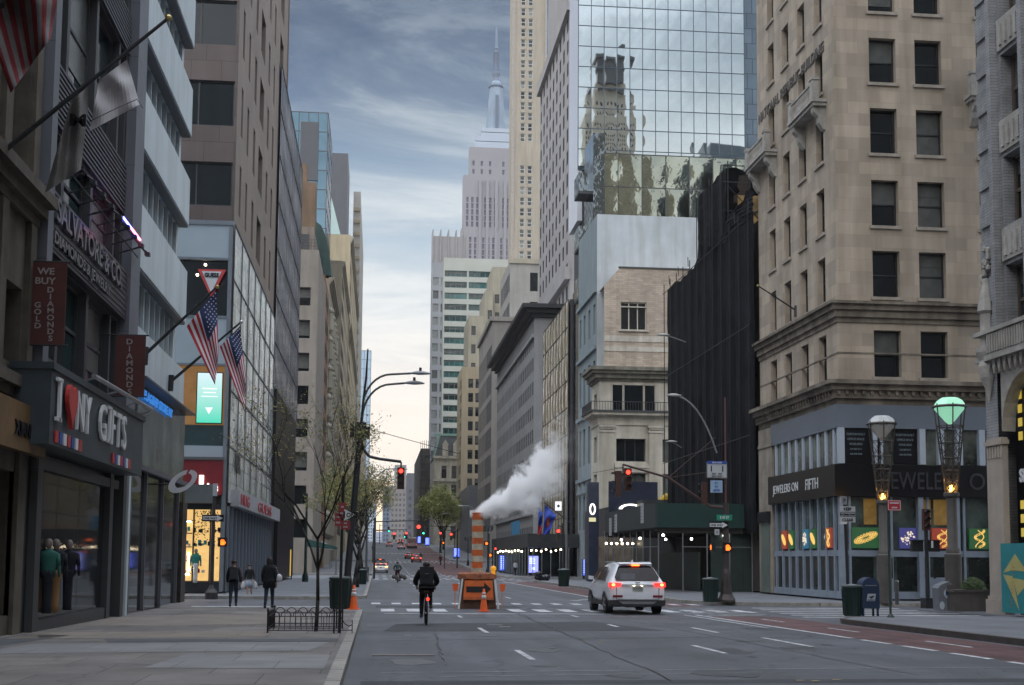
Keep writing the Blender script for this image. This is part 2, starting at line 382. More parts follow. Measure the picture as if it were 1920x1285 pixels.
# ------------------------------------------------------------------ materials
asphalt = mat('asphalt', (.082, .088, .104), .66, var=.30, scale=.25, bump=.5, bscale=60, stain=.24, stretch=(1.1, .05, 1), crack=.45)
asphalt_patch = mat('asphalt_patch', (.048, .051, .058), .85, var=.2, scale=.8, bump=.5, bscale=60)
sidewalk_m = mat('concrete_paving', (.185, .172, .165), .8, var=.28, scale=.45, spots=.35, crack=.25, stain=.18, stretch=(.6, .5, 1), bump=.3, bscale=30, brick=(1.55, 1.55, .012, .45, .16))
sidewalk_r = mat('concrete_paving_grey', (.15, .16, .178), .8, var=.2, scale=.5, spots=.3, bump=.3, bscale=30, brick=(1.55, 1.55, .012, .6, .05))
kerb_m = mat('granite_kerb', (.29, .275, .25), .8, var=.25, scale=3, bump=.4, bscale=20, brick=(5, 1.75, .03, .3, .14))
steelkerb = mat('dark_kerb', (.07, .06, .055), .7, var=.25, scale=3)
paint_w = mat('road_paint_white', (.50, .51, .53), .7, var=.35, scale=3.0, bump=.1)
paint_old = mat('road_paint_worn', (.30, .31, .32), .8, var=.5, scale=4.0)
paint_red = mat('bus_lane_red', (.115, .056, .058), .8, var=.35, scale=.7, stain=.3, stretch=(1.5, .08, 1), crack=.3, bump=.3, bscale=50)
black = mat('black_paint', (.012, .012, .014), .45, var=.1)
dark = mat('dark_metal', (.03, .032, .036), .45, metal=.3, var=.15)
steel = mat('steel', (.35, .36, .38), .35, metal=.9, var=.15)
alum = mat('grey_aluminium', (.17, .20, .245), .42, metal=.35, var=.06, scale=.6)
galv = mat('galvanised_pole', (.22, .23, .24), .5, metal=.5, var=.15)
darkgreen = mat('dark_green_paint', (.010, .030, .026), .5, var=.15)
greenhoard = mat('green_plywood', (.010, .040, .036), .55, var=.12, scale=1)
greyhoard = mat('grey_green_plywood', (.035, .048, .047), .6, var=.1, scale=1)
glass_d = mat('dark_glass', (.006, .009, .011), .06, var=.2, scale=.4, spec=.8, bump=.25, bscale=1.2)
glass_b = mat('bluish_glass', (.02, .035, .045), .05, var=.3, scale=.3, spec=1.0, bump=.3, bscale=.9)
glass_g = mat('green_glass', (.02, .05, .052), .06, var=.5, scale=.25, spec=.9, bump=.2, bscale=1)
dull = mat('shaded_reveal_pane', (.016, .018, .022), .55, var=.4, scale=.4, spec=.12)  # dark matt pane, stands in for the shade of deep reveals
blind = mat('window_blind', (.10, .105, .10), .25, var=.3, scale=.8, spec=.6)
blind_l = mat('pale_blind', (.26, .28, .27), .3, var=.2, scale=.8)
mirror = mat('mirror_glass', (.68, .73, .74), .015, metal=1.0, var=.03, scale=.2)
mirror_g = mat('mirror_glass_green', (.42, .53, .50), .02, metal=1.0, var=.08, scale=.15)
mirror_d = mat('mirror_glass_dim', (.25, .29, .32), .03, metal=1.0, var=.2, scale=.15, bump=3, bscale=.5)
limestone = mat('limestone', (.385, .325, .26), .85, var=.10, scale=.4, brick=(1.1, .62, .008, .80, .15), stain=.22, bump=.3, bscale=25)
limestone_t = mat('limestone_trim', (.29, .255, .215), .85, var=.2, scale=1.2, stain=.2, bump=.3, bscale=12)
darkstone = mat('weathered_stone', (.105, .09, .07), .85, var=.3, scale=1.5, stain=.3, bump=.4)
palestone = mat('pale_terracotta', (.27, .275, .285), .75, var=.2, scale=2, stain=.2, brick=(.5, .11, .015, .7, .06), bump=.3)
palestone_t = mat('pale_carved_stone', (.36, .345, .32), .8, var=.2, scale=2.5, stain=.2, bump=.6, bscale=9)
creamstone = mat('cream_stone', (.50, .465, .39), .8, var=.12, scale=.8, stain=.25, bump=.3, bscale=10)
greystone = mat('grey_stone', (.30, .31, .32), .85, var=.1, scale=.4, stain=.12, brick=(1.4, .7, .01, .85, .05))
bluewall = mat('blue_grey_stucco', (.20, .245, .265), .8, var=.08, scale=.4, stain=.15)
whitewall = mat('whitewashed_party_wall', (.47, .51, .54), .85, var=.10, scale=.35, stain=.16, bump=.3)
tanbrick = mat('tan_brick', (.42, .35, .285), .9, var=.12, scale=.4, brick=(.62, .2, .02, .82, .16), stain=.15)
tanstone = mat('tan_stone', (.44, .375, .26), .85, var=.10, scale=.25, stain=.15)
tanstone2 = mat('sand_stone', (.40, .365, .29), .85, var=.10, scale=.25, stain=.12)
greige = mat('grey_beige_stone', (.30, .285, .265), .85, var=.10, scale=.2, stain=.12)
mauve = mat('mauve_grey_stone', (.36, .345, .35), .85, var=.08, scale=.15, stain=.1)
esbm = mat('pale_lavender_stone', (.28, .272, .29), .8, var=.06, scale=.02)
esbs = mat('pale_steel', (.25, .32, .40), .5, metal=.3, var=.1, scale=.1)
brownstone_p = mat('brown_stone_panels', (.19, .145, .125), .65, var=.10, scale=.3, brick=(1.6, 1.5, .012, .5, .06), stain=.08)
brownstone_l = mat('brown_stone_wall', (.22, .178, .152), .6, var=.10, scale=.3, brick=(2.2, 1.1, .010, .62, .06), stain=.08)
whitepanel = mat('white_metal_panel', (.56, .64, .69), .4, var=.07, scale=.5, stain=.14, brick=(.62, 50, .012, .72, .02), metal=.1)
bandpanel = mat('pale_blue_panel', (.36, .43, .48), .45, var=.05, scale=.5)
corrug = mat('corrugated_dark_metal', (.075, .08, .092), .5, metal=.4, var=.1)
charcoal = mat('charcoal_panel', (.045, .048, .052), .5, var=.12, scale=.6)
charcoal2 = mat('dark_grey_cladding', (.09, .095, .11), .5, var=.1, scale=.3)
signblack = mat('sign_black', (.008, .008, .010), .3, var=.1, spec=.3)
chrome = mat('brushed_chrome', (.55, .56, .58), .22, metal=1.0, var=.1)
lettergrey = mat('letter_grey', (.16, .165, .175), .35, metal=.6, var=.1)
letterwhite = mat('letter_white', (.62, .64, .66), .4, var=.05)
netting = mat('black_netting', (.006, .007, .010), .9, spec=.15, var=.8, scale=.5, stain=.55, stretch=(2.2, 2.2, .08), c2=(.016, .018, .024), bump=1.0, bscale=3)
redp = mat('red_paint', (.45, .03, .03), .45, var=.1)
orange = mat('orange_plastic', (.85, .13, .02), .5, var=.12, scale=3)
orange_d = mat('dirty_orange', (.50, .12, .035), .7, var=.3, scale=4)
whitep = mat('white_paint', (.66, .66, .64), .5, var=.1, scale=3)
cream_p = mat('dirty_white_band', (.50, .45, .34), .65, var=.25, scale=6)
bluep = mat('blue_paint', (.02, .07, .30), .45, var=.1)
navy = mat('navy_wrap', (.018, .026, .055), .5, var=.3, scale=1)
yellowp = mat('yellow_paint', (.75, .42, .01), .5, var=.1)
signwhite = mat('sign_white', (.42, .44, .46), .5, var=.06)
maroon = mat('maroon_banner', (.085, .022, .018), .7, var=.15, scale=2)
bannertext = mat('banner_lettering', (.30, .27, .26), .7, var=.05)
rubber = mat('rubber', (.012, .012, .013), .85, var=.1)
carwhite = mat('car_paint_white', (.80, .83, .88), .25, var=.02, coat=.6)
carred = mat('car_paint_red', (.32, .015, .015), .25, var=.02, coat=.6)
carmar = mat('car_paint_maroon', (.12, .015, .02), .25, var=.02, coat=.6)
carglass = mat('car_glass', (.010, .006, .008), .06, var=.1, spec=.25)
carblack = mat('car_black_trim', (.012, .012, .014), .5, var=.1)
def em(name, c, s, base=(.05, .05, .05)): return mat(name, base, .4, emit=c, estr=s, var=0)
e_red = em('lamp_red', (1, .02, .01), 5); e_redcore = em('lamp_red_core', (1, .035, .02), 4.5); e_amber = em('lamp_amber', (1, .16, .01), 2.6)
e_green = em('lamp_green', (.05, .9, .55), 3); e_warm = em('bulb_warm', (1, .82, .55), 14); e_white = em('bulb_white', (1, .95, .85), 10)
e_blue = em('screen_blue', (.06, .12, 1.0), 2.2); e_bluetxt = em('screen_white', (.6, .7, 1), 2.0)
e_taildim = em('tail_dim', (.9, .03, .02), 1.4, (.3, .01, .01)); e_tailmain = em('tail_bright', (1, .02, .015), 2.6, (.3, .01, .01)); e_tailcore = em('tail_core', (1, .22, .06), 6)
foliage = [mat('leaf_%s' % k, c, .7, var=.25, scale=1) for k, c in (('olive', (.20, .20, .055)), ('green', (.12, .15, .045)), ('ochre', (.28, .21, .06)))]
bark = mat('bark', (.028, .025, .022), .9, var=.3, scale=8, bump=1, bscale=20)
skin = mat('skin', (.42, .25, .18), .6, var=.05); hair_m = mat('dark_hair', (.012, .010, .009), .6)
cl_black = mat('black_cloth', (.006, .007, .009), .9, var=.25, scale=6, bump=.4); cl_navy = mat('navy_cloth', (.015, .018, .028), .9, var=.25, scale=6, bump=.4)
cl_red = mat('red_cloth', (.10, .015, .02), .9, var=.2); cl_white = mat('white_cloth', (.5, .52, .56), .8, var=.08); cl_jean = mat('dark_denim', (.025, .035, .06), .9, var=.2, scale=8)
cl_grey = mat('pale_skirt_cloth', (.34, .38, .45), .85, var=.1)
# ------------------------------------------------------------------ ground, pavements, markings
def strip(mb, x0, x1, y0, y1, up, n=None, m=0):
    ys = [y0]+[p[0] for p in PROF if y0 < p[0] < y1]+[y1]
    if n: ys = sorted(set(ys+[y0+(y1-y0)*i/n for i in range(n+1)]))
    for a, b in zip(ys, ys[1:]): mb.quad((x0, a, gz(a)+up), (x1, a, gz(a)+up), (x1, b, gz(b)+up), (x0, b, gz(b)+up), m)
g = MB()
ys = sorted(set([p[0] for p in PROF]+list(range(-40, 200, 10))))
for a, b in zip(ys, ys[1:]):
    for xa, xb in ((-1500, -60), (-60, 60), (60, 1500)): g.quad((xa, a, gz(a)), (xb, a, gz(a)), (xb, b, gz(b)), (xa, b, gz(b)))
struct('road', g, asphalt)
def block_poly(x0, x1, y0, y1, road_side, r0, r1, n=8):
    # outline with rounded road-side corners
    s = 1 if road_side > 0 else -1
    xr = x1 if road_side > 0 else x0; xb = x0 if road_side > 0 else x1
    pts = [(xb, y0)]
    pts += [(xr - s*r0 + s*r0*sin(a), y0 + r0 - r0*cos(a)) for a in [pi/2*k/n for k in range(n+1)]] if r0 else [(xr, y0)]
    mids = [p[0] for p in PROF if y0+r0 < p[0] < y1-r1]; pts += [(xr, y) for y in mids]
    pts += [(xr - s*r1 + s*r1*cos(a), y1 - r1 + r1*sin(a)) for a in [pi/2*k/n for k in range(n+1)]] if r1 else [(xr, y1)]
    pts += [(xb, y1)]
    return pts, xb
def pavement(name, x0, x1, y0, y1, side, r0, r1, mtop, mkerb, kw=.17):
    H = .15
    pts, xb = block_poly(x0, x1, y0, y1, side, r0, r1)
    top, kb = MB(), MB()
    inner = []
    n = len(pts)
    for i, (x, y) in enumerate(pts):
        if i in (0, n-1): inner.append((x, y + (kw if i == 0 else -kw))); continue
        a = Vector(pts[i-1]); b = Vector(pts[i+1]); t = (b-a).normalized(); nrm = Vector((-t.y, t.x)) if side > 0 else Vector((t.y, -t.x))
        inner.append((x+nrm.x*kw, y+nrm.y*kw))
    for i in range(n-1):
        (xa, ya), (xc, yc) = inner[i], inner[i+1]
        za, zc = gz(ya)+H, gz(yc)+H
        if abs(yc-ya) > 1e-4: top.quad((xb, ya, za), (xa, ya, za), (xc, yc, zc), (xb, yc, zc))
        (pa, qa), (pc, qc) = pts[i], pts[i+1]
        kb.quad((pa, qa, gz(qa)+H+.004), (pc, qc, gz(qc)+H+.004), (xc, yc, zc+.004), (xa, ya, za+.004))
        kb.quad((pa, qa, gz(qa)-.05), (pc, qc, gz(qc)-.05), (pc, qc, gz(qc)+H+.004), (pa, qa, gz(qa)+H+.004))
    struct(name, top, mtop); struct('kerb', kb, mkerb)
CL, CR = -.45, 14.4
pavement('sidewalk', -40, CL, -30, 48.3, 1, 0, 2.5, sidewalk_m, kerb_m, .2)
pavement('sidewalk', -40, CL, 62.8, 141, 1, 2.5, 3, sidewalk_r, kerb_m)
pavement('sidewalk', -40, CL, 157, 232, 1, 3, 3, sidewalk_r, kerb_m)
pavement('sidewalk', -40, CL, 250, 900, 1, 3, 3, sidewalk_r, kerb_m)
pavement('sidewalk', CR, 60, -30, 41.8, -1, 0, 3.5, sidewalk_r, steelkerb, .2)
pavement('sidewalk', CR, 60, 56.6, 121, -1, 4, 3, sidewalk_r, kerb_m)
pavement('sidewalk', CR, 60, 138, 232, -1, 3, 3, sidewalk_r, kerb_m)
pavement('sidewalk', CR, 60, 250, 900, -1, 3, 3, sidewalk_r, kerb_m)
# pavement repairs on the near left pavement
g = MB(); hh = .155
def patch(mb, pts, up=hh): mb.poly([(x, y, gz(y)+up) for x, y in pts])
patch(g, [(-6.9, 22.6), (-1.2, 23.5), (-.9, 26.2), (-6.4, 25.6)]); patch(g, [(-3.4, 19.6), (-.75, 19.4), (-.75, 22.3), (-3.2, 22.6)])
struct('pavement_patch', g, mat('paving_patch_pale', (.205, .205, .21), .85, var=.15, scale=1, brick=(1.5, 1.5, .012, .6, .04)))
g = MB(); patch(g, [(-7.5, 27.2), (-2.4, 27.9), (-2.2, 30.6), (-7.6, 29.9)]); patch(g, [(-7.5, 33), (-3, 34), (-1.6, 40), (-5.5, 41), (-7.6, 38)])
struct('pavement_patch', g, mat('paving_patch_tan', (.215, .185, .16), .85, var=.15, scale=1, brick=(1.5, 1.5, .012, .6, .04)))
g = MB(); patch(g, [(-5.2, 26.0), (-.75, 26.4), (-.75, 27.5), (-5.5, 27.1)]); patch(g, [(-7.6, 24.4), (-6.95, 24.3), (-6.5, 28.6), (-7.6, 28.9)])
struct('pavement_patch', g, mat('paving_patch_dark', (.08, .085, .095), .85, var=.2, scale=1))
# bus lanes, markings
g = MB(); strip(g, 11.72, CR-.25, -30, 44.6, .004, 20); strip(g, 11.72, CR-.25, 54.6, 121, .004, 10); strip(g, 8.4, CR-.25, 138, 420, .004, 10)
struct('bus_lane', g, paint_red)
g = MB()
W_ = lambda x0, x1, y0, y1, m=g: strip(m, x0, x1, y0, y1, .008)
for y in (21.0, 23.4, 25.8, 28.2): W_(11.52, 11.68, y, y+1.7)
W_(11.52, 11.68, 30.6, 46.0); W_(11.52, 11.68, 55.5, 118); W_(11.1, 11.2, 36, 46.0)
for y in (27.0, 33.6, 40.0): W_(12.9, 13.0, y, y+2.4)
W_(.3, 9.6, 46.4, 46.75)
for x, ys_ in ((2.85, (23.3, 32.9, 43.0, 66, 76, 86, 96, 106)), (6.9, (25.0, 36.4, 43.6, 66, 76, 86, 96, 106))):
    for y in ys_: W_(x-.06, x+.06, y, y+2.7 if y < 36 or y > 50 else y+1.6)
for y in (27.2, ): W_(9.35, 9.49, y, y+3.6)
W_(8.9, 9.02, 33.2, 36.0)
# crosswalk at the near side of the junction (bars) and the far one
for i in range(15):
    x = .2+i*1.0
    if 2.9 < x < 5.2: continue
    W_(x, x+.52, 48.6, 51.4)
for i in range(17):
    x = -.2+i*.9; W_(x, x+.4, 56.9, 58.5)
for i in range(9): W_(-7.4, -.9, 49.2+i*1.25, 49.2+i*1.25+.5) if i < 4 else None
for i in range(6): W_(15.0+i*.2, 22.5, 44.0+i*1.9, 44.0+i*1.9+.45)
for y in (124.5, 134.6, 240, 300): 
    W_(-.3, 14.2, y-.15, y+.15)
for y0 in (126, 132.2, 144, 153, 235.5, 246.5, 298, 360):
    for i in range(17): W_(-.2+i*.88, .25+i*.88, y0, y0+2.0)
for i in range(14): W_(8.4, 8.5, 140+i*9, 144+i*9); W_(4.2, 4.32, 140+i*9, 143+i*9)
struct('road_marking', g, paint_w)
# worn hatching and arrows in the junction
g = MB()
for i in range(9):
    y = 44.8+i*1.15; x = 11.6+ (i % 2)*.5
    g.poly([(x, y, gz(y)+.012), (x+2.3, y+.45, gz(y)+.012), (x+2.3, y+.75, gz(y)+.012), (x, y+.3, gz(y)+.012)])
for i in range(8):
    x = 9.3+i*.7; g.poly([(x, 62+i*1.6, gz(62)+.012), (x+.5, 62+i*1.6, gz(62)+.012), (x+.9, 63.2+i*1.6, gz(62)+.012), (x+.4, 63.2+i*1.6, gz(62)+.012)])
for i in range(10):
    y = 110+i*1.3; g.poly([(10.2+i*.35, y, gz(y)+.012), (11.4+i*.35, y, gz(y)+.012), (12+i*.35, y+.6, gz(y)+.012), (10.8+i*.35, y+.6, gz(y)+.012)])
struct('worn_marking', g, paint_old)
g = MB()
for pts in ([(-.2, 18.5), (40, 19.2), (40, 19.9), (-.2, 19.05)], [(.2, 33.5), (7.8, 34.2), (6.8, 40), (.6, 38)], [(.0, 52.6), (6, 53), (6, 55.6), (.0, 55.2)]): patch(g, pts, .004)
struct('asphalt_patch', g, asphalt_patch)
g = MB()
for pts in ([(.1, 20.4), (9, 21.3), (22, 21.6), (22, 21.63), (9, 21.34), (.1, 20.44)], [(1.0, 19.7), (6, 20.3), (6, 20.33), (1, 19.74)], [(.8, 33.1), (2.2, 33.05), (2.2, 33.12), (.8, 33.17)]): patch(g, pts, .010)
struct('seal_line', g, paint_old)
g = MB(); R = random.Random(77)
for x0, y0, x1, y1 in ((.2, 29.5, 9.0, 31.2), (4.4, 19, 5.2, 46), (8.6, 20, 8.1, 45), (9.0, 31.2, 11.4, 30.4), (1.2, 22, 1.5, 33), (-.2, 44, 11, 43.2), (2.6, 54.5, 11, 55.5), (5.2, 46, 4.9, 60)):
    n = 26; pp = [(x0+(x1-x0)*i/n+R.uniform(-.06, .06), y0+(y1-y0)*i/n+R.uniform(-.06, .06)) for i in range(n+1)]; dx_, dy_ = (.013, 0) if abs(y1-y0) > abs(x1-x0) else (0, .03)
    for (a, b), (c, d) in zip(pp, pp[1:]): g.poly([(a-dx_, b-dy_, gz(b)+.014), (a+dx_, b+dy_, gz(b)+.014), (c+dx_, d+dy_, gz(d)+.014), (c-dx_, d-dy_, gz(d)+.014)])
struct('tar_seam', g, mat('tar', (.018, .019, .021), .35, var=.2))
g = MB()
for k in range(34):
    x, y = R.uniform(.5, 11), R.uniform(19, 60); r = R.uniform(.08, .42); g.poly([(x+r*cos(a)*R.uniform(.7, 1.2), y+r*1.8*sin(a)*R.uniform(.7, 1.2), gz(y)+.005+.0001*k) for a in [2*pi*i/12 for i in range(12)]])
struct('oil_stain', g, mat('oil_stained_asphalt', (.045, .048, .055), .45, var=.3, scale=2))
g = MB()
for (x, y) in ((4.95, 28.6), (4.6, 28.9), (5.1, 29.1), (6.3, 18.9), (6.5, 18.8), (6.9, 19.0), (3.6, 37.6), (2.7, 33.4), (5.0, 38.6)):
    patch(g, [(x, y), (x+.16, y+.03), (x+.12, y+.12), (x+.02, y+.1)], .012)
struct('spray_mark', g, mat('spray_paint_ochre', (.35, .27, .14), .8))
mb = MB(); a = G(688, 1224); b = G(806, 1216); y = 24.2
for x0, x1 in ((-.05, .62), (.64, 1.12)): mb.box(x0, 24.3, gz(y)+.0, x1, 24.75, gz(y)+.014)
solo('road_plate', mb, mat('iron_cover', (.13, .115, .11), .6, metal=.3, var=.3, scale=4), 'long thin metal access cover set flush in the asphalt near the left kerb', 'access cover', loc=(.5, 24.5, 0))
# ------------------------------------------------------------------ LEFT SIDE BUILDINGS
GL = [glass_d, glass_d, glass_b]
ST_dk = dict(fm=dark, t=.06, rails=1, mull=0)
FL = Fr('L', X=-7.85)
# --- near stone building at the frame's left edge
b = Bld('stone_building', (-10, 26, 0), 'weathered dark stone building at the near left edge with a carved ledge')
b.face(FL, 14, 29.35, 0, 22, cols=[(16, 18.6), (20.2, 22.8), (24.4, 26.4), (27.3, 28.7)], rows=[(.5, 3.6), (5.9, 7.6), (10.4, 14.6), (16.2, 20.4)], depth=.45, st=dict(fm=dark, rails=1, mull=1, t=.09, sill=False), pm=GL)
b.body(-24, -7.86, 14, 29.35, 0, 22, skip='L')
b.finish(darkstone)
m = MB()
for (z0, z1, o) in ((9.15, 9.35, .15), (9.35, 9.6, .32), (9.6, 9.85, .5), (5.15, 5.35, .14), (5.35, 5.6, .3), (20.9, 21.6, .5)): FL.box(m, 14.02, 29.3+o*.3, z0, z1, -.1, o)
part('ledge', m, darkstone, b.root)
m = MB()
for y in (15.2, 19.3, 23.4, 26.8, 29.0):
    FL.box(m, y-.22, y+.22, 5.62, 9.13, -.1, .14); FL.box(m, y-.24, y+.24, 9.86, 20.88, -.1, .12); FL.box(m, y-.3, y+.3, .0, 5.12, -.1, .10)
part('pilaster', m, darkstone, b.root)
sg = thing('shop_sign', (-7.6, 28, 4.1), 'bronze coloured sign board with dark capitals over the near left shopfront', 'shop sign')
m = MB(); FL.box(m, 22, 29.25, 3.95, 4.95, .32, .5); part('board', m, mat('bronze_board', (.20, .12, .05), .5, metal=.3, var=.25, scale=2, stain=.2), sg)
m = MB(); text_mb(m, 'XIANG', .42, FL, 26.75, 4.25, .52, .03, sx=1.15, bold=.012); part('lettering', m, signblack, sg)
# --- gift shop building (dark metal)
FG = Fr('L', X=-7.8)
b = Bld('dark_metal_building', (-11, 35, 0), 'dark building of corrugated metal bands with big windows above the gift shop')
b.face(FG, 29.45, 38.9, 0, 34, cols=[(30.2, 31.5), (31.75, 34.6), (34.85, 37.6), (37.8, 38.6)], rows=[(6.45, 8.75), (10.4, 11.9), (13.6, 16.9), (18.3, 21.5), (23, 26), (28, 31)], depth=.3, st=dict(fm=charcoal, t=.09, rails=1, mull=0), pm=[glass_b, glass_b, glass_g])
b.body(-26, -7.81, 29.45, 40.8, 0, 34, skip='L')
FG.q(b.w, 38.9, 40.8, 0, 34)
b.finish(charcoal)
m = MB()
for (z0, z1) in ((12.0, 13.5), (16.95, 18.25), (21.6, 22.9), (26.1, 27.9)):
    z = z0
    while z < z1-.05: FG.box(m, 29.5, 38.75, z, z+.07, .01, .10); z += .14
part('corrugated_band', m, corrug, b.root)
m = MB(); FG.box(m, 38.9, 39.75, 5.0, 33.9, .01, .30); FG.box(m, 39.85, 40.75, 5.0, 33.9, .01, .22); FG.box(m, 29.46, 29.95, 5.0, 33.9, .01, .25)
part('pier', m, mat('blue_grey_pier', (.13, .14, .165), .5, var=.08, scale=.5, brick=(5, 1.7, .01, .5, .04)), b.root)
m = MB()
for y in (29.7, 37.6): FG.box(m, y, y+.45, .0, 4.9, .02, .2)
FG.box(m, 38.9, 39.35, 0, 4.9, .02, .32); FG.box(m, 29.6, 38.9, 3.75, 4.0, .02, .18)
part('shopfront_pier', m, charcoal, b.root)
m = MB(); FG.box(m, 39.55, 39.85, 0, 4.85, .05, .35); part('white_post', m, whitepanel, b.root)
m = MB()
for a_, c_ in ((30.25, 32.1), (32.15, 34.4), (34.45, 37.5)): FG.q(m, a_, c_, .35, 3.72, .05)
part('display_glass', m, mat('shop_glass', (.01, .014, .016), .04, spec=.9, var=.1, alpha=.72), b.root)
m = MB(); FG.box(m, 30.2, 37.55, 0, .33, .02, .16); part('shop_base', m, charcoal, b.root)
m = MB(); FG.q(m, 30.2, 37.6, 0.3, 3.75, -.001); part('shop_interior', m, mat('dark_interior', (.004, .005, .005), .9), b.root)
# SALVATORE sign
sg = thing('jewellery_sign', (-7.7, 33.5, 9.4), 'large slatted metal jeweller sign with grey capitals above the upper gift shop window', 'shop sign')
m = MB(); FG.box(m, 29.6, 38.85, 8.82, 10.28, .03, .20)
z = 8.9
while z < 10.2: FG.box(m, 29.62, 38.8, z, z+.04, .2, .225); z += .16
part('board', m, mat('sign_slate', (.075, .07, .085), .4, metal=.4, var=.2), sg)
m = MB(); text_mb(m, 'SALVATORE & CO.', .78, FG, 30.0, 9.55, .27, .08, sx=1.18, bold=.012); part('lettering', m, lettergrey, sg)
m = MB(); text_mb(m, 'DIAMONDS & JEWELRY', .40, FG, 30.0, 9.02, .25, .05, sx=1.5, bold=.008); part('small_lettering', m, lettergrey, sg)
sc_ = thing('light_rack', (-7.3, 35, 10.6), 'dark steel rack of arms with a blue and pink light tube over the jewellery sign', 'light rack')
m = MB()
for k in range(8):
    y = 31.0+k*1.05; m.path([(-7.75, y, 10.75), (-7.15, y, 10.95), (-6.95, y, 10.8)], .025, 6); m.rbox((-6.93, y, 10.68), .14, .22, .10)
m.tube((-7.1, 30.6, 10.93), (-7.1, 39.4, 10.93), .03); m.tube((-7.4, 30.6, 10.86), (-7.4, 39.4, 10.86), .02)
part('arm', m, dark, sc_)
m = MB(); m.tube((-7.02, 35.1, 10.98), (-7.02, 36.2, 10.98), .03); part('blue_tube', m, em('tube_blue', (.1, .1, 1), 14), sc_)
m = MB(); m.tube((-7.02, 36.3, 10.98), (-7.02, 37.6, 10.98), .03); part('pink_tube', m, em('tube_pink', (1, .1, .25), 14), sc_)
# I love NY GIFTS
FS = Fr('L', X=-6.95)
sg = thing('gift_shop_sign', (-7.2, 33, 4.6), 'long projecting gift shop sign with white letters and a red heart', 'shop sign')
m = MB(); FS.box(m, 27.9, 38.7, 4.15, 5.75, -.82, 0); FS.box(m, 27.85, 38.75, 5.75, 5.9, -.86, .06)
part('board', m, mat('sign_teal_grey', (.035, .05, .062), .45, var=.2, scale=1), sg)
m = MB()
for s_, y_, sz, kx in (('I', 28.25, 1.3, 1.1), ('N', 29.95, 1.3, .85), ('Y', 30.8, 1.3, .85), ('G', 32.4, 1.3, .95), ('I', 33.5, 1.3, 1), ('F', 33.85, 1.3, .8), ('T', 34.5, 1.3, .8), ('S', 35.3, 1.3, .9)):
    m = MB(); text_mb(m, s_, sz, FS, y_, 4.68, .06, .06, sx=kx, bold=.004)
    if s_ == 'I':
        for z_ in (4.68, 5.54): FS.box(m, y_-.09, y_+.33, z_, z_+.08, .03, .09)
    part('letter', m, letterwhite, sg)
m = MB(); hp = []
for k in range(28):
    t = 2*pi*k/28; hp.append((29.38+.048*16*sin(t)**3*.56, 5.18+.034*(13*cos(t)-5*cos(2*t)-2*cos(3*t)-cos(4*t))))
m.extr(hp, lambda a, c, t: FS.P(a, c, t), .04, .14); part('heart', m, redp, sg)
m = MB()
for y0, n in ((28.3, 7), (34.3, 7)):
    for k in range(n): FS.box(m, y0+k*.37, y0+k*.37+.26, 4.22, 4.48, .01, .04, [0, 1, 2][(k*5) % 3])
part('small_panel', m, [redp, letterwhite, bluep], sg)
m = MB(); m.tube((-6.75, 31.0, 6.05), (-6.75, 38.9, 6.15), .06)
for y in (31.4, 34, 36.5, 38.6): m.tube((-6.75, y, 6.07), (-7.3, y, 5.9), .025)
part('light_bar', m, steel, sg)
# mannequins in the window
def mannequin(x, y, shirt, legs, label):
    t = thing('mannequin', (x, y, .45), label, 'mannequin', 'mannequins in the gift shop window')
    m = MB(); z = .45
    m.lathe((x, y, z), [(.09, .0), (.085, .2), (.10, .8), (.15, .9), (.135, 1.0)], 10, sx=1.25, sy=.8); part('trousers', m, legs, t, True)
    m = MB(); m.lathe((x, y, z), [(.15, .9), (.135, 1.05), (.18, 1.3), (.19, 1.4), (.07, 1.47), (.05, 1.5)], 12, sx=1.25, sy=.75)
    for s in (-1, 1): m.path([(x+s*.2, y, z+1.38), (x+s*.25, y-.02, z+1.1), (x+s*.25, y+.05, z+.85)], [.06, .045, .03], 8)
    part('shirt', m, shirt, t, True)
    m = MB(); m.sphere((x, y, z+1.62), .095, 12, 1.3); m.tube((x, y, z+1.48), (x, y, z+1.56), .045); part('head', m, mat('mannequin_skin', (.22, .18, .16), .4), t, True)
mannequin(-7.6, 30.9, mat('green_shirt', (.02, .12, .10), .8), cl_navy, 'mannequin in a green shirt and dark trousers behind the gift shop glass')
mannequin(-7.6, 31.6, cl_navy, mat('tan_trousers', (.30, .17, .07), .8), 'mannequin in a navy top and tan trousers behind the gift shop glass')
mannequin(-7.6, 32.9, cl_navy, cl_navy, 'mannequin dressed all in navy, deepest in the gift shop window')
# --- white panel building
b = Bld('white_panel_building', (-11, 46, 0), 'modern building with white metal panel bands and ribbon windows on the left')
FWp = Fr('L', X=-8.24)
bands = [(7.45, 9.25), (11.2, 13.3), (15.2, 17.1), (18.95, 20.9), (22.7, 24.7), (26.5, 28.5), (30.3, 32.3)]
cols = [(41.0+i*1.08, 41.0+i*1.08+1.0) for i in range(10)]
rows = [(bands[i][1], bands[i+1][0]) for i in range(len(bands)-1)]
b.face(FWp, 40.85, 52.2, 5.0, 34, cols=cols, rows=rows, depth=.3, st=dict(fm=charcoal, t=.045, rails=0, mull=0), pm=[blind, blind, glass_b, glass_g])
b.body(-26, -8.25, 40.85, 52.2, 0, 34, skip='L')
b.finish(whitepanel)
m = MB()
for z0, z1 in bands: FWp.box(m, 40.9, 52.25, z0, z1, .02, .40)
part('panel_band', m, whitepanel, b.root)
m = MB()
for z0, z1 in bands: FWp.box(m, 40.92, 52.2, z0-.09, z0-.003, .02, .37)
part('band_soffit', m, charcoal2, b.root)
m = MB(); FWp.box(m, 40.86, 41.25, 5, 33.9, .01, .44); part('end_fin', m, whitepanel, b.root)
FWs = Fr('L', X=-7.8)
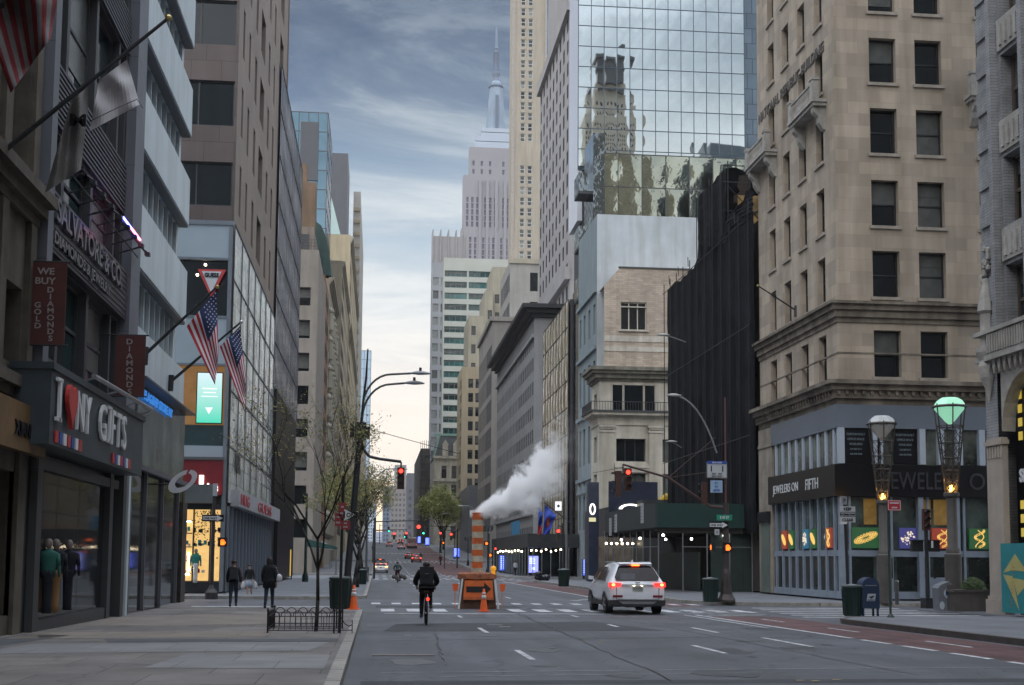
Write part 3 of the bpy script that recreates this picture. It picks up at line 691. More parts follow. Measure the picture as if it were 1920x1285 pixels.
m = MB(); FWs.box(m, 42.0, 52.2, 4.72, 7.4, -.44, .06); part('shop_upper_glass', m, mat('shop_front_glass_pale', (.13, .16, .16), .08, var=.6, scale=.6, spec=.8, bump=1, bscale=1), b.root)
m = MB(); FWs.box(m, 40.9, 52.1, 0, 4.7, -.44, .06); part('storefront_glass', m, mat('bronze_storefront', (.035, .04, .04), .05, var=.8, scale=.9, spec=1.0, metal=.35, stain=.5), b.root)
m = MB()
for y in (40.95, 43.6, 47.0, 50.6): FWs.box(m, y, y+.10, 0, 4.7, .05, .16)
FWs.box(m, 41, 52.1, 4.55, 4.72, .13, .3); FWs.box(m, 41, 52.1, 7.4, 7.46, .0, .5)
part('storefront_mullion', m, charcoal2, b.root)
m = MB(); Fr('S', Y=52.2).box(m, -8.9, -7.72, 0, 4.6, -.5, .0); m.box(-8.9, 51.1, 0, -7.55, 52.25, 3.9); part('end_column', m, mat('striped_bronze', (.05, .045, .038), .4, metal=.4, var=.5, scale=4), b.root)
m = MB(); text_mb(m, 'FLAGSHIP STORE NY', .42, FWs, 42.6, 6.92, .15, .03, sx=1.5, bold=.01); part('blue_lettering', m, em('letters_blue', (.05, .3, .9), .5, (.03, .15, .5)), b.root)
# --- GUESS / ASICS corner building with brown stone tower
FC = Fr('S', Y=67.5); FA = Fr('L', X=-7.8)
b = Bld('brown_stone_tower', (-14, 85, 0), 'brown stone clad tower over a glass base on the far left corner of the junction')
FB2 = Fr('S', Y=68.4)
sw2 = MB(); wl = wall_holes(sw2, FB2, -20, -7.9, 19.4, 47, [(-19.5, -8.05)], [(20.5, 22.9), (24.9, 27.4), (29.4, 31.9), (34.1, 36.6), (39.0, 41.4)], .25)
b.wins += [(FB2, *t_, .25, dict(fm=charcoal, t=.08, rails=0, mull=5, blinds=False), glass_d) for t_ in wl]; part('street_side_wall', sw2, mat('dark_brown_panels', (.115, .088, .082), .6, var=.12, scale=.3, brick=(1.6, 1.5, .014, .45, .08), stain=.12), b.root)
FB1 = Fr('L', X=-7.9)
rr = [(20.6, 23.4), (25.1, 27.9), (29.6, 32.4), (34.1, 36.9), (38.6, 41.4), (43.1, 45.9)]
b.face(FB1, 68.4, 102, 19.4, 47.5, cols=[(70.4, 71.3), (73.6, 74.5), (77.2, 78.4), (80.6, 83.4), (86.0, 87.2), (90, 91.2), (95.0, 98.2)], rows=rr, depth=.35, st=dict(fm=charcoal, t=.08, rails=0, mull=0), pm=[glass_d, glass_d, mirror_d])
Fr('S', Y=67.5).q(b.w, -20, -7.8, 0, 19.4)
b.body(-20, -7.8, 68.4, 102, 0, 47.5, skip='SL'); FB1.q(b.w, 68.4, 102, 0, 19.4)
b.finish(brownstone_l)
m = MB(); FC.box(m, -20, -7.85, 17.4, 19.15, .0, .25); FC.box(m, -20, -7.85, 11.8, 14.2, 0, .25); FC.box(m, -20, -7.85, 5.9, 7.5, 0, .25)
part('panel_band', m, bandpanel, b.root)
m = MB(); FC.box(m, -20, -7.8, 19.15, 19.38, 0, .32); FC.box(m, -20, -7.85, 17.28, 17.4, 0, .3); FC.box(m, -20, -7.85, 14.2, 14.32, .0, .3); FC.box(m, -20, -7.85, 11.68, 11.8, 0, .3); FC.box(m, -8.0, -7.82, 0, 19.1, .02, .33)
part('trim', m, mat('trim_grey', (.20, .23, .26), .4, metal=.3), b.root)
m = MB(); FC.q(m, -20, -7.95, 14.32, 17.28, .02); part('upper_window', m, glass_d, b.root)
m = MB()
for x, z in ((-10.6, 16.9), (-9.6, 16.5), (-8.75, 16.0), (-9.2, 17.05)): m.sphere(tuple(FC.P(x, z, .06)), .07, 8)
part('ceiling_lamp', m, e_warm, b.root)
m = MB(); FC.q(m, -20, -7.95, 8.6, 11.68, .02); part('screen_window', m, mat('warm_interior', (.06, .04, .02), .5, emit=(.5, .25, .08), estr=.35, var=.8, scale=1.5), b.root)
m = MB(); FC.q(m, -20, -7.95, 7.5, 8.6, .02); part('balustrade_window', m, glass_g, b.root)
# avenue glass wall : lightly rippled panes with tinted panels
def curtain(mb, mul, fr, c0, c1, z0, z1, nc, nr, out=.05, bulge=.01, mt=.05, sub=3, jit=.006, seed=1):
    R = random.Random(seed); dc = (c1-c0)/nc; dz_ = (z1-z0)/nr
    for i in range(nc):
        for j in range(nr):
            bl = bulge*R.uniform(.3, 1.5); ta, tb = R.uniform(-jit, jit), R.uniform(-jit, jit); idx = {}
            for a in range(sub+1):
                for d in range(sub+1):
                    u, v = a/sub, d/sub; o = out+bl*(16*u*(1-u)*v*(1-v))+ta*(u-.5)*dc+tb*(v-.5)*dz_
                    idx[a, d] = len(mb.v); mb.v.append(tuple(fr.P(c0+(i+u)*dc, z0+(j+v)*dz_, o)))
            for a in range(sub):
                for d in range(sub):
                    q = (idx[a, d], idx[a+1, d], idx[a+1, d+1], idx[a, d+1])
                    if fr.side in 'RN': q = q[::-1]
                    mb.f.append(q); mb.m.append(0)
    if mul is not None:
        for i in range(nc+1): fr.box(mul, c0+i*dc-mt/2, c0+i*dc+mt/2, z0, z1, out-.02, out+.04)
        for j in range(nr+1): fr.box(mul, c0, c1, z0+j*dz_-mt/2, z0+j*dz_+mt/2, out-.021, out+.045)
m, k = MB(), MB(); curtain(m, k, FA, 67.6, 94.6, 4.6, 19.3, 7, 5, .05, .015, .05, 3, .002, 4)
part('avenue_glass', m, mat('pale_mirror', (.72, .79, .79), .10, metal=.2, spec=.9, var=.3, scale=.35, bump=2, bscale=.8, brick=(1.25, .95, .03, .72, .28)), b.root, True); part('glass_joint', k, charcoal2, b.root)  # reflections of pale banded facades put into the panel tints
m = MB()
FA.q(m, 67.6, 94.6, 0, 4.4, .04); part('ground_glass', m, mat('ground_glass', (.12, .13, .14), .08, var=.5, scale=.8, spec=.9, metal=.4), b.root)
m = MB()
for i in range(15): FA.box(m, 67.6+i*1.9, 67.75+i*1.9, 0, 4.4, .03, .15)
part('ground_mullion', m, alum, b.root)
m = MB(); z = 5.4
for i in range(46): FA.box(m, 94.8+i*.5, 95.0+i*.5, 5.4 if i < 8 else .1, 14.0, .02, .3)
FA.box(m, 94.7, 119.5, 14.0, 14.1, .0, .32); part('black_louvre', m, signblack, b.root)
# store windows of the corner shop, lit
sw = thing('shop_display', (-9, 67.1, 0), 'warmly lit corner shop window with shelves, plants and goods', 'shop window')
m = MB(); FC.q(m, -12, -8.05, .55, 4.3, .05); part('backdrop', m, mat('lit_backdrop', (.4, .28, .12), .7, emit=(1, .62, .22), estr=.75, var=.75, scale=1.6), sw)
m = MB()
for z in (.9, 1.55, 2.25, 2.95, 3.6): FC.box(m, -10.6, -9.45, z, z+.05, .06, .25)
for x in (-10.7, -9.4, -8.55): FC.box(m, x, x+.06, .5, 4.35, .05, .34)
FC.box(m, -12, -8.0, 4.2, 4.5, .02, .36); FC.box(m, -12, -8.0, 0, .5, .0, .3)
part('shelf', m, dark, sw)
m = MB(); R = random.Random(3)
for k in range(70):
    x = R.uniform(-10.6, -8.1); z = R.choice((.95, 1.6, 2.3, 3.0))+R.uniform(0, .1); s = R.uniform(.06, .16)
    FC.box(m, x, x+s, z, z+s*R.uniform(.8, 2), .08+R.random()*.03, .2, R.randrange(4))
part('goods', m, [redp, mat('teal_goods', (.03, .25, .22), .6), whitep, dark], sw)
m = MB()
for k in range(150):
    x = -9.35+R.random()*1.2; z = 4.1-R.random()**1.5*1.6; p = FC.P(x, z, .2+R.random()*.1); a = R.random()*6
    m.quad(p, p+Vector((.05*cos(a), 0, .05*sin(a))), p+Vector((.09*cos(a+.6), .01, .09*sin(a+.6))), p+Vector((.05*cos(a+1.3), 0, .05*sin(a+1.3))))
part('hanging_leaves', m, foliage[1], sw)
m = MB(); FC.box(m, -10.65, -9.5, 3.55, 3.6, .26, .3); FC.box(m, -10.65, -9.5, .85, .9, .26, .3); FC.box(m, -9.62, -9.56, .9, 2.0, .26, .3); part('light_strip', m, e_warm, sw)
mannequin(-9.2, 67.15, mat('teal_dress', (.02, .2, .17), .8), whitep, 'mannequin in a teal dress standing in the lit corner shop window')
# canopy + ASICS
cn = thing('shop_canopy', (-9.5, 66.6, 4.6), 'red fascia of the corner shoe shop over a grey canopy with white glowing letters', 'shop sign')
m = MB(); FC.box(m, -13, -7.95, 4.95, 6.9, .26, .5); part('red_fascia', m, mat('fascia_red', (.20, .012, .018), .45, var=.15), cn)
m = MB(); FC.box(m, -13, -8.35, 4.5, 5.45, .5, 1.2); FC.box(m, -13, -7.9, 6.75, 6.9, .5, .56); part('canopy_edge', m, mat('canopy_grey', (.10, .11, .115), .5), cn)
m = MB(); text_mb(m, 'asics', .62, FC, -9.15, 5.12, .58, .08, sx=.85, bold=.03)
FC.box(m, -9.12, -8.9, 4.95, 5.95, .5, .6); part('glowing_lettering', m, em('white_glow', (1, .93, .85), 2.5, (.5, .5, .5)), cn)
lg = thing('oval_logo_sign', (-7.2, 46.0, 4.5), 'tilted pale grey oval spiral logo sign hanging off the corner shop', 'logo sign')
m = MB(); c0_ = onY(343, 903, 46); FCo = Fr('S', Y=46); cx0, cz0 = c0_.x, c0_.z
def el(t, a_, b_, sh=0): x_, z_ = a_*cos(t), b_*sin(t); return (cx0+x_*.82-z_*.5+sh, cz0+x_*.57+z_*.80)
n_ = 30
for k in range(n_):
    t0, t1 = .9+k*(2*pi*.96)/n_, .9+(k+1)*(2*pi*.96)/n_; w0, w1 = .34+.10*sin(t0*.5), .34+.10*sin(t1*.5)
    P4 = [el(t0, .56, .33), el(t1, .56, .33), el(t1, .56*(1-w1), .33*(1-w1)), el(t0, .56*(1-w0), .33*(1-w0))]
    m.hexa([FCo.P(*q, 0) for q in P4]+[FCo.P(*q, .08) for q in P4])
part('oval_ring', m, mat('logo_grey', (.62, .63, .66), .4), lg)
m = MB(); m.tube((-7.8, 46.1, cz0-.1), (cx0-.3, 46.1, cz0-.1), .035); part('bracket', m, dark, lg)
# GUESS signs
sg = thing('triangle_sign', (-8.8, 67.1, 15.8), 'white inverted triangle sign with a red border in an upper window', 'logo sign')
m = MB(); m.extr([(-9.55, 16.75), (-8.1, 16.75), (-8.82, 15.25)][::-1], lambda a, c, t: FC.P(a, c, t), .3, .36); part('red_border', m, mat('neon_red_trim', (.4, .05, .05), .5, emit=(1, .1, .1), estr=.08), sg)
m = MB(); m.extr([(-9.33, 16.64), (-8.32, 16.64), (-8.82, 15.5)][::-1], lambda a, c, t: FC.P(a, c, t), .37, .40); part('white_face', m, mat('triangle_white', (.6, .62, .65), .5), sg)
m = MB(); text_mb(m, 'GUESS', .3, FC, -8.82, 16.33, .42, .02, 'CENTER', sx=.85, bold=.012); part('lettering', m, signblack, sg)
sg = thing('video_screen', (-9, 67.2, 10), 'bright green and white video screen in the corner building window', 'screen')
m = MB(); FC.box(m, -9.45, -8.1, 8.65, 11.35, .1, .2); part('casing', m, black, sg)
ms = bpy.data.materials.new('screen_gradient'); ms.use_nodes = True; t_ = ms.node_tree; bb = t_.nodes['Principled BSDF']
u_ = t_.nodes.new('ShaderNodeUVMap'); u_.uv_map = 'uv'; sp_ = t_.nodes.new('ShaderNodeSeparateXYZ'); t_.links.new(u_.outputs[0], sp_.inputs[0])
mr = t_.nodes.new('ShaderNodeMapRange'); mr.inputs[1].default_value = 8.7; mr.inputs[2].default_value = 11.3; t_.links.new(sp_.outputs[1], mr.inputs[0])
rp_ = t_.nodes.new('ShaderNodeValToRGB'); rp_.color_ramp.elements[0].color = (.08, .75, .52, 1); rp_.color_ramp.elements[1].color = (.75, .95, 1, 1)
t_.links.new(mr.outputs[0], rp_.inputs[0]); t_.links.new(rp_.outputs[0], bb.inputs['Emission Color']); bb.inputs['Emission Strength'].default_value = .85; bb.inputs['Base Color'].default_value = (.02, .02, .02, 1)
m = MB(); FC.q(m, -9.4, -8.15, 8.7, 11.3, .21); part('display', m, ms, sg)
m = MB(); FC.box(m, -9.15, -8.4, 10.45, 10.52, .215, .22); FC.box(m, -9.1, -8.45, 10.25, 10.31, .215, .22); FC.box(m, -9.2, -8.35, 10.05, 10.1, .215, .22); m.poly([FC.P(-8.98, 9.5, .22), FC.P(-8.78, 9.15, .22), FC.P(-8.58, 9.5, .22)]); part('display_text', m, em('screen_txt', (.9, 1, .95), 1.0), sg)
sg = thing('fascia_sign', (-7.3, 80, 4.8), 'pale fascia with thin red capitals along the avenue side of the corner shop', 'shop sign')
FP = Fr('L', X=-7.3)
m = MB(); FP.box(m, 69, 98, 4.45, 5.35, -.45, .0); part('board', m, mat('fascia_pale', (.34, .34, .36), .5), sg)
m = MB(); text_mb(m, 'GUESS', .85, FP, 79.5, 4.58, .04, .03, sx=4.2, bold=.0); text_mb(m, 'HUG', .85, FP, 69.6, 4.58, .04, .03, sx=2.6, bold=.0); part('lettering', m, mat('dull_red_letters', (.42, .03, .05), .5), sg)
m = MB(); text_mb(m, 'RR', 1.5, FA, 70.2, 6.4, .10, .02, sx=1.6, bold=.01); part('wall_letters', m, mat('decal_grey', (.03, .035, .04), .5), b.root)
# --- mirror grid building
b = Bld('mirrored_grid_building', (-12, 110, 0), 'mirror glass building with a fine dark grid beside the brown tower')
b.body(-26, -7.86, 102.3, 122, 0, 39, skip=''); b.body(-16, -7.86, 94.8, 102.2, 0, 38.9)
b.finish(charcoal)
m, k = MB(), MB(); curtain(m, k, FA, 94.8, 121.8, 14.1, 38.8, 22, 7, .06, .012, .07, 2, .003, 9)
part('glass_wall', m, mat('lavender_reflection_tint', (.66, .64, .70), .10, metal=.25, spec=1.0, brick=(1.2, 3.4, .05, .6, .2), var=.08), b.root, True); part('mullion', k, charcoal, b.root)  # pale lavender reflection put into the pane colour
# --- tan building across the next street
FT = Fr('S', Y=162); FTL = Fr('L', X=-8.0)
b = Bld('tan_slab_building', (-12, 180, 0), 'tan slab building with stacked dark corner openings beyond the mirrored building')
b.face(FT, -22, -8.0, -.3, 40.8, cols=[(-21, -8.9)], rows=[(z, z+2.35) for z in (4.2, 8.4, 12.6, 16.8, 21.0, 25.2, 29.4, 33.6)], depth=.9, st=dict(fm=dark, t=.1, rails=0, mull=6), pm=glass_d)
FTL.q(b.w, 162, 186, -.3, 40.8); b.body(-22, -8, 162, 186, -.3, 40.8, skip='SL')
b.finish(mat('warm_grey_concrete', (.27, .24, .21), .85, var=.1, scale=.4, stain=.15))
m = MB(); m.box(-22, 166, 40.8, -8.9, 184, 44.8); part('penthouse', m, mat('penthouse_tan', (.24, .20, .17), .85, var=.15, scale=.3, stain=.3), b.root)
m = MB()
for z in (41.4, 41.8, 42.2): m.tube((-21, 162.4, z), (-8.3, 162.4, z), .03)
for x in range(-20, -8): m.tube((x, 162.4, 40.8), (x, 162.4, 42.2), .03)
part('roof_railing', m, dark, b.root)
m = MB(); m.box(-13, 165.9, 41.6, -9.5, 166.1, 43.8); part('penthouse_window', m, glass_d, b.root)
def canyon(name, X, y0, y1, zt, mt, label, rows0, pitch, wh, cols0, cp, cw, side='L', st=ST_dk, depth=.07, xback=-26, z0=-1, maxw=60, pm=None, group=None, cat='building', zb=None):
    b = Bld(name, ((X+xback)/2, (y0+y1)/2, gz(y0)), label, cat, group, maxw); f = Fr(side, X=X)
    rows = []; z = gz(y0)+rows0
    while z+wh < zt-.8: rows.append((z, z+wh)); z += pitch
    cols = []; c = y0+cols0
    while c+cw < y1-.3: cols.append((c, c+cw)); c += cp
    b.face(f, y0, y1, z0, zt, cols, rows, depth, st, pm or [dull])
    lo, hi = min(X, xback), max(X, xback); b.body(lo, hi, y0, y1, z0, zt, skip=side)
    b.finish(mt); return b
def cornice(b, X, y0, y1, z, hgt, out, mt, side='L', name='cornice'):
    m = MB(); f = Fr(side, X=X); n = 3
    for i in range(n): f.box(m, y0-.02*i, y1+.02*i, z+hgt*i/n, z+hgt*(i+1)/n, -.1, out*(i+1)/n)
    part(name, m, mt, b.root)
b = canyon('orange_brick_building', -8.2, 186.1, 200, 43, mat('orange_brick', (.30, .14, .07), .9, var=.15, scale=.3, stain=.2), 'narrow orange brown brick building with upper terraces behind the tan slab', 5, 3.8, 2.2, 1.5, 3.4, 1.5)
m = MB(); m.box(-22, 187, 43, -9.9, 189.5, 57); m.box(-22, 188, 57, -11.2, 189, 60); part('setback', m, mat('setback_ochre', (.20, .135, .09), .9, var=.2, scale=.2, stain=.2), b.root)
b = canyon('ornate_stone_building', -8.1, 200.1, 231, 45.5, tanstone2, 'ornate stone building with stacked bay windows and a green mansard roof', 4.5, 4.2, 2.6, 1.0, 3.2, 1.6)
m = MB()
for i in range(5):
    y = 203+i*6.2
    for j in range(8): zc = 5+j*4.6; m.lathe((-8.1, y, zc), [(.3, 0), (.95, .5), (.95, 3.2), (1.15, 3.4), (1.15, 3.7), (.5, 4.2)], 10, sx=.7)
part('bay_window', m, tanstone2, b.root)
cornice(b, -8.1, 200.1, 231, 44.6, 1.1, .7, tanstone2)
m = MB(); n = 10
pr = [(.1, 46.0), (-.2, 49.5), (-.8, 52.2), (-1.6, 54.0), (-3, 55.0), (-5, 55.2), (-5, 46.0)]
m.extr(pr, lambda a, c, t: (-8.0+a, t, c), 200.3, 230.8)
part('mansard_roof', m, mat('verdigris', (.035, .085, .075), .6, var=.3, scale=.6, stain=.3), b.root)
b = canyon('tall_stone_building', -7.7, 250, 300, 60, mat('buff_stone', (.40, .34, .25), .85, var=.1, scale=.2, stain=.12), 'tall buff stone building with carved cornices on the left of the avenue', 5, 4.4, 2.6, 1.2, 3.4, 1.7)
for z in (30, 58.5): cornice(b, -7.7, 250, 300, z, 1.4, .6, tanstone2)
b = canyon('stone_tower', -7.4, 300.1, 400, 78, tanstone, 'buff stone tower stepping down towards the sky gap on the left', 5, 4.4, 2.6, 1.2, 3.8, 1.7)
for z in (55, 76): cornice(b, -7.4, 300.1, 400, z, 1.6, .7, tanstone2)
# --- towers behind
FY = Fr('S', Y=232)
b = Bld('blue_glass_tower', (-14, 240, 0), 'blue glass tower with a dark louvred crown behind the left street wall')
b.body(-26, -10.3, 232, 232.9+20, 0, 83.5, skip=''); b.finish(charcoal)
m, k = MB(), MB(); curtain(m, k, FY, -26, -10.3, 40, 83.4, 9, 12, .05, .03, .16, 2, .004, 5); FLx = Fr('L', X=-10.3); curtain(m, k, FLx, 232, 252, 40, 83.4, 6, 12, .05, .02, .12, 2, .004, 6)
part('glass_wall', m, mat('blue_mirror', (.16, .25, .31), .05, metal=.9, var=.2, scale=.08), b.root, True); part('mullion', k, charcoal2, b.root)
m = MB(); FY.box(m, -15.2, -11.9, 70.5, 81.5, .08, .3); part('dark_screen', m, charcoal2, b.root)
b = Bld('dark_grey_tower', (-15, 410, 0), 'dark grey blank walled tower rising behind the blue glass one')
b.face(Fr('S', Y=400), -24, -11.2, 0, 129.6, cols=[(-17.6, -16.2), (-15.8, -14.4)], rows=[(104, 108), (97, 101), (90, 94)], depth=.4, st=dict(fm=whitep, t=.2, rails=1), pm=blind_l)
b.body(-24, -11.2, 400, 425, 0, 129.6, skip='S'); b.finish(charcoal2)
b = Bld('glass_wedge_building', (-12, 330, 0), 'pale mirrored glass wedge with a sloping top in front of the dark grey tower')
m = MB(); P_ = [(-18, 50), (-12.2, 50), (-12.2, 99), (-12.6, 103), (-17.8, 119)]
b.w.extr([(-18, 50), (-9.9, 50), (-9.9, 84), (-15.6, 106), (-18, 106)], lambda a, c, t: (a, t, c), 345, 349); b.finish(mirror_g)
b = canyon('balcony_tower', -7.5, 430, 520, 126, mat('pale_tower', (.42, .40, .36), .8, var=.08), 'slim pale tower with bands of blue windows and balconies farthest up the left side', 8, 4.2, 2.3, .6, 3.0, 2.4, pm=[glass_b, glass_g, blind_l], xback=-9.9)
m = MB()
for j in range(34): Fr('S', Y=430).box(m, -9.8, -7.5, 10+j*4.2, 11.2+j*4.2, .02, .6) if j < 27 else None
part('balcony', m, mat('balcony_tan', (.40, .33, .24), .8), b.root)
b = Bld('distant_glass_tower', (-14, 1310, 5), 'slim blue glass tower in the hazy distance above the left kerb')
b.body(-30, -9, 1300, 1330, 0, 212); b.finish(charcoal2)
m, k = MB(), MB(); curtain(m, k, Fr('S', Y=1300), -30, -9, 5, 212, 6, 22, .1, .02, .5, 1, .003, 7); part('glass_wall', m, mat('sky_blue_mirror', (.34, .46, .58), .1, metal=.8, var=.1, scale=.02), b.root); part('mullion', k, charcoal2, b.root)
# ------------------------------------------------------------------ RIGHT SIDE BUILDINGS
FR = Fr('R', X=22.4)
ZF = [10.85, 14.85, 18.45, 22.15, 25.8, 29.5, 33.2, 36.9]
# --- limestone corner building over the jewellery shop
FJ = Fr('S', Y=60.3)
b = Bld('limestone_building', (30, 67, 0), 'big limestone office building standing over the jewellery shop on the right corner')
rowsJ = [(z, z+2.35) for z in ZF]
stJ = dict(fm=dark, t=.07, rails=1, mull=0, sill=True, sm=limestone_t)
b.face(FJ, 22.4, 36, 9.7, 44, cols=[(24.25, 25.65), (26.65, 28.05), (29.9, 30.8), (32, 33.4)], rows=rowsJ, depth=.42, st=stJ, pm=[glass_d, glass_d, blind])
b.face(FR, 60.3, 73.2, 9.7, 44, cols=[(61.9, 63.05), (64.6, 65.75), (67.3, 68.45), (69.95, 71.1)], rows=rowsJ, depth=.4, st=stJ, pm=[glass_d, glass_d, blind])
b.body(22.4, 36, 60.3, 73.2, 0, 44, skip='SR'); b.finish(limestone)
m = MB()
def band2(m, z0, z1, o, x1=35.9, y1=73.15): FJ.box(m, 22.4-o, x1, z0, z1, -.1, o); FR.box(m, 60.3+.0, y1, z0, z1, -.1, o-.003)
band2(m, 9.45, 9.75, .12); band2(m, 9.75, 10.15, .30); band2(m, 10.15, 10.42, .50); band2(m, 10.42, 10.62, .72)
band2(m, 13.55, 13.8, .08); band2(m, 13.8, 14.15, .2); band2(m, 14.15, 14.42, .34); band2(m, 14.42, 14.56, .50)
k = 22.2
while k < 35: FJ.box(m, k, k+.14, 9.92, 10.14, .3, .42); k += .42
k = 60.5
while k < 73: FR.box(m, k, k+.14, 9.92, 10.14, .3, .42); k += .42
band2(m, 12.0, 12.07, .03)
part('cornice', m, mat('dark_cornice_stone', (.21, .18, .145), .85, var=.25, scale=1.2, stain=.45, bump=.4, bscale=10), b.root)
m = MB(); text_mb(m, 'NATIONAL REPUBLIC BUILDING', .8, FR, 72.9, 27.9, .03, .05, sx=.98, bold=.01); part('wall_lettering', m, mat('letter_bronze', (.09, .08, .07), .6), b.root)
# carved balconies
def balcony(fr, c0, c1, z, label):
    mid = fr.P((c0+c1)/2, z); t = thing('stone_balcony', tuple(mid), label, 'balcony', 'carved stone balconies on the limestone building')
    m = MB(); fr.box(m, c0, c1, z, z+.16, -.1, .80); fr.box(m, c0+.08, c1-.08, z-.18, z, -.1, .7); part('slab', m, palestone_t, t)
    m = MB()
    for e in (c0+.05, c1-.45): fr.box(m, e, e+.4, z+.16, z+1.15, .42, .76); fr.box(m, e-.05, e+.45, z+1.15, z+1.3, .38, .8)
    fr.box(m, c0+.1, c1-.1, z+1.02, z+1.12, .56, .70)
    n = int(abs(c1-c0)/.2)
    for i in range(1, n):
        c = c0+(c1-c0)*i/n; p = fr.P(c, z+.16, .63); m.lathe(tuple(p), [(.03, 0), (.055, .2), (.03, .45), (.05, .7), (.03, .86)], 6)
    part('balustrade', m, palestone_t, t)
    m = MB()
    for e in (c0+.25, c1-.65):
        pr = [(0, z-.18), (.65, z-.18), (.62, z-.45), (.38, z-.7), (.34, z-1.0), (.12, z-1.35), (0, z-1.4)]
        m.extr(pr, lambda a, c, t_, e=e: fr.P(e+t_, c, a), 0, .4)
    part('bracket', m, palestone_t, t); return t
balcony(FR, 61.3, 65.3, 25.1, 'carved stone balcony on the avenue side of the limestone building, nearer of the two there')
balcony(FR, 69.4, 73.4, 25.1, 'carved stone balcony at the far edge of the limestone building beside the black netting')
balcony(FJ, 29.2, 32.6, 25.1, 'carved stone balcony beside the pale ribbed building')
# jewellery shop frontage
js = Bld('jewellery_shop_front', (28, 60, 0), 'grey metal and glass jewellery shop front with a black sign band', 'shop front')
m = MB()
def band(m, z0, z1, o, x1=35.5, y1=70.6, x0=22.4, y0=60.3): FJ.box(m, x0-o, x1, z0, z1, .0, o); FR.box(m, y0, y1, z0, z1, .0, o-.002)
m = MB(); band(m, 8.3, 9.45, .20); part('metal_panel', m, alum, js.root)
m = MB(); FJ.q(m, 22.4, 35.5, 6.5, 8.3, .03); FR.q(m, 60.3, 70.6, 6.5, 8.3, .03); part('upper_glass', m, mat('upper_shop_glass', (.04, .055, .05), .12, var=.9, scale=.7, spec=.8, c2=(.20, .23, .19)), js.root)
m = MB()
for x in (22.25, 24.0, 24.2, 26.35, 27.3, 28.25, 29.4, 30.3, 31.6): FJ.box(m, x, x+.30, 6.55, 8.3, .04, .32)
for i in range(9): y = 60.6+i*1.15; FR.box(m, y, y+.26, 6.55, 8.3, .04, .14)
part('upper_fin', m, mat('pale_fin', (.42, .48, .56), .4, metal=.2, var=.06), js.root)
m = MB(); FJ.box(m, 22.6, 24.0, 6.55, 8.28, .05, .1); FJ.box(m, 25.1, 26.3, 6.55, 8.28, .05, .1)
part('window_poster', m, signblack, js.root)
m = MB()
for c, al in ((22.7, 0), (25.2, 0)):
    for i, (s_, sz) in enumerate((('CUSTOM BUILT', .15), ('OFFICE SPACE', .15), ('AVAILABLE', .15), ('212 869 54 7', .12), ('646 478 9748', .12))): text_mb(m, s_, sz, FJ, c+.5, 7.95-i*.24, .11, .01, 'CENTER', sx=.9, bold=.004)
part('poster_text', m, mat('poster_text', (.13, .17, .19), .6), js.root)
m = MB(); band(m, 4.95, 6.5, .40); part('sign_band', m, signblack, js.root)
FJs = Fr('S', Y=60.3-.40); FRs = Fr('R', X=22.4-.40)
m = MB(); text_mb(m, 'JEWELERS', 1.2, FJs, 24.55, 5.33, .03, .03, sx=.72); text_mb(m, 'ON', 1.2, FJs, 28.75, 5.33, .03, .03, sx=.9); part('lettering', m, mat('dim_letters', (.07, .072, .08), .3, metal=.5), js.root)
m = MB(); text_mb(m, 'JEWELERS ON', .66, FRs, 69.6, 5.5, .02, .02, sx=1.05); text_mb(m, 'FIFTH', .8, FRs, 64.2, 5.45, .02, .02, sx=1.0); part('avenue_lettering', m, letterwhite, js.root)
m = MB(); FJ.q(m, 22.4, 35.5, 0, 4.95, .02); FR.q(m, 60.3, 70.6, 0, 4.95, .02); part('shop_glass', m, mat('jewel_glass', (.030, .045, .040), .10, var=.9, scale=.6, spec=.8, c2=(.11, .15, .13)), js.root)
m = MB()
for x in (22.25, 24.35, 26.2, 28.05, 29.9, 31.8, 33.6): FJ.box(m, x, x+.26, 0, 4.95, .03, .34); FJ.box(m, x+.5, x+.62, 0, 4.95, .03, .16)
for i in range(9): y = 60.7+i*1.15; FR.box(m, y, y+.20, 0, 4.95, .03, .16)
FJ.box(m, 22.4, 35, 2.05, 2.35, .03, .12); FR.box(m, 60.3, 70.5, 2.05, 2.35, .03, .12); FJ.box(m, 22.4, 35, 0, .35, .03, .14); FR.box(m, 60.3, 70.5, 0, .35, .03, .14)
for x in (26.5, 30.2): FJ.box(m, x, x+1.5, .2, 1.05, .04, .10)
part('fin', m, mat('slate_fin', (.27, .32, .39), .4, metal=.3, var=.1), js.root)
m = MB()
for x in (24.75, 26.9, 28.7, 30.6): FJ.box(m, x-.05, x+.05, 1.0, 2.0, .41, .46)
for x in (22.9, 25.2, 27.05, 28.9, 30.7): FJ.q(m, x, x+1.1, .4, 2.0, .05)
for i in range(9): y = 61.05+i*1.15; FR.q(m, y, y+.8, .4, 2.0, .05)
part('door_panel', m, mat('door_dark', (.012, .016, .014), .1, var=.5, scale=2), js.root)
m = MB()
for x0, x1 in ((23.55, 24.2), (26.6, 26.95), (27.1, 27.9)): FJ.q(m, x0, x1, 3.6, 4.85, .045)
part('lit_upper_panel', m, mat('amber_interior', (.25, .15, .04), .6, emit=(.6, .34, .06), estr=.10, var=.4), js.root)
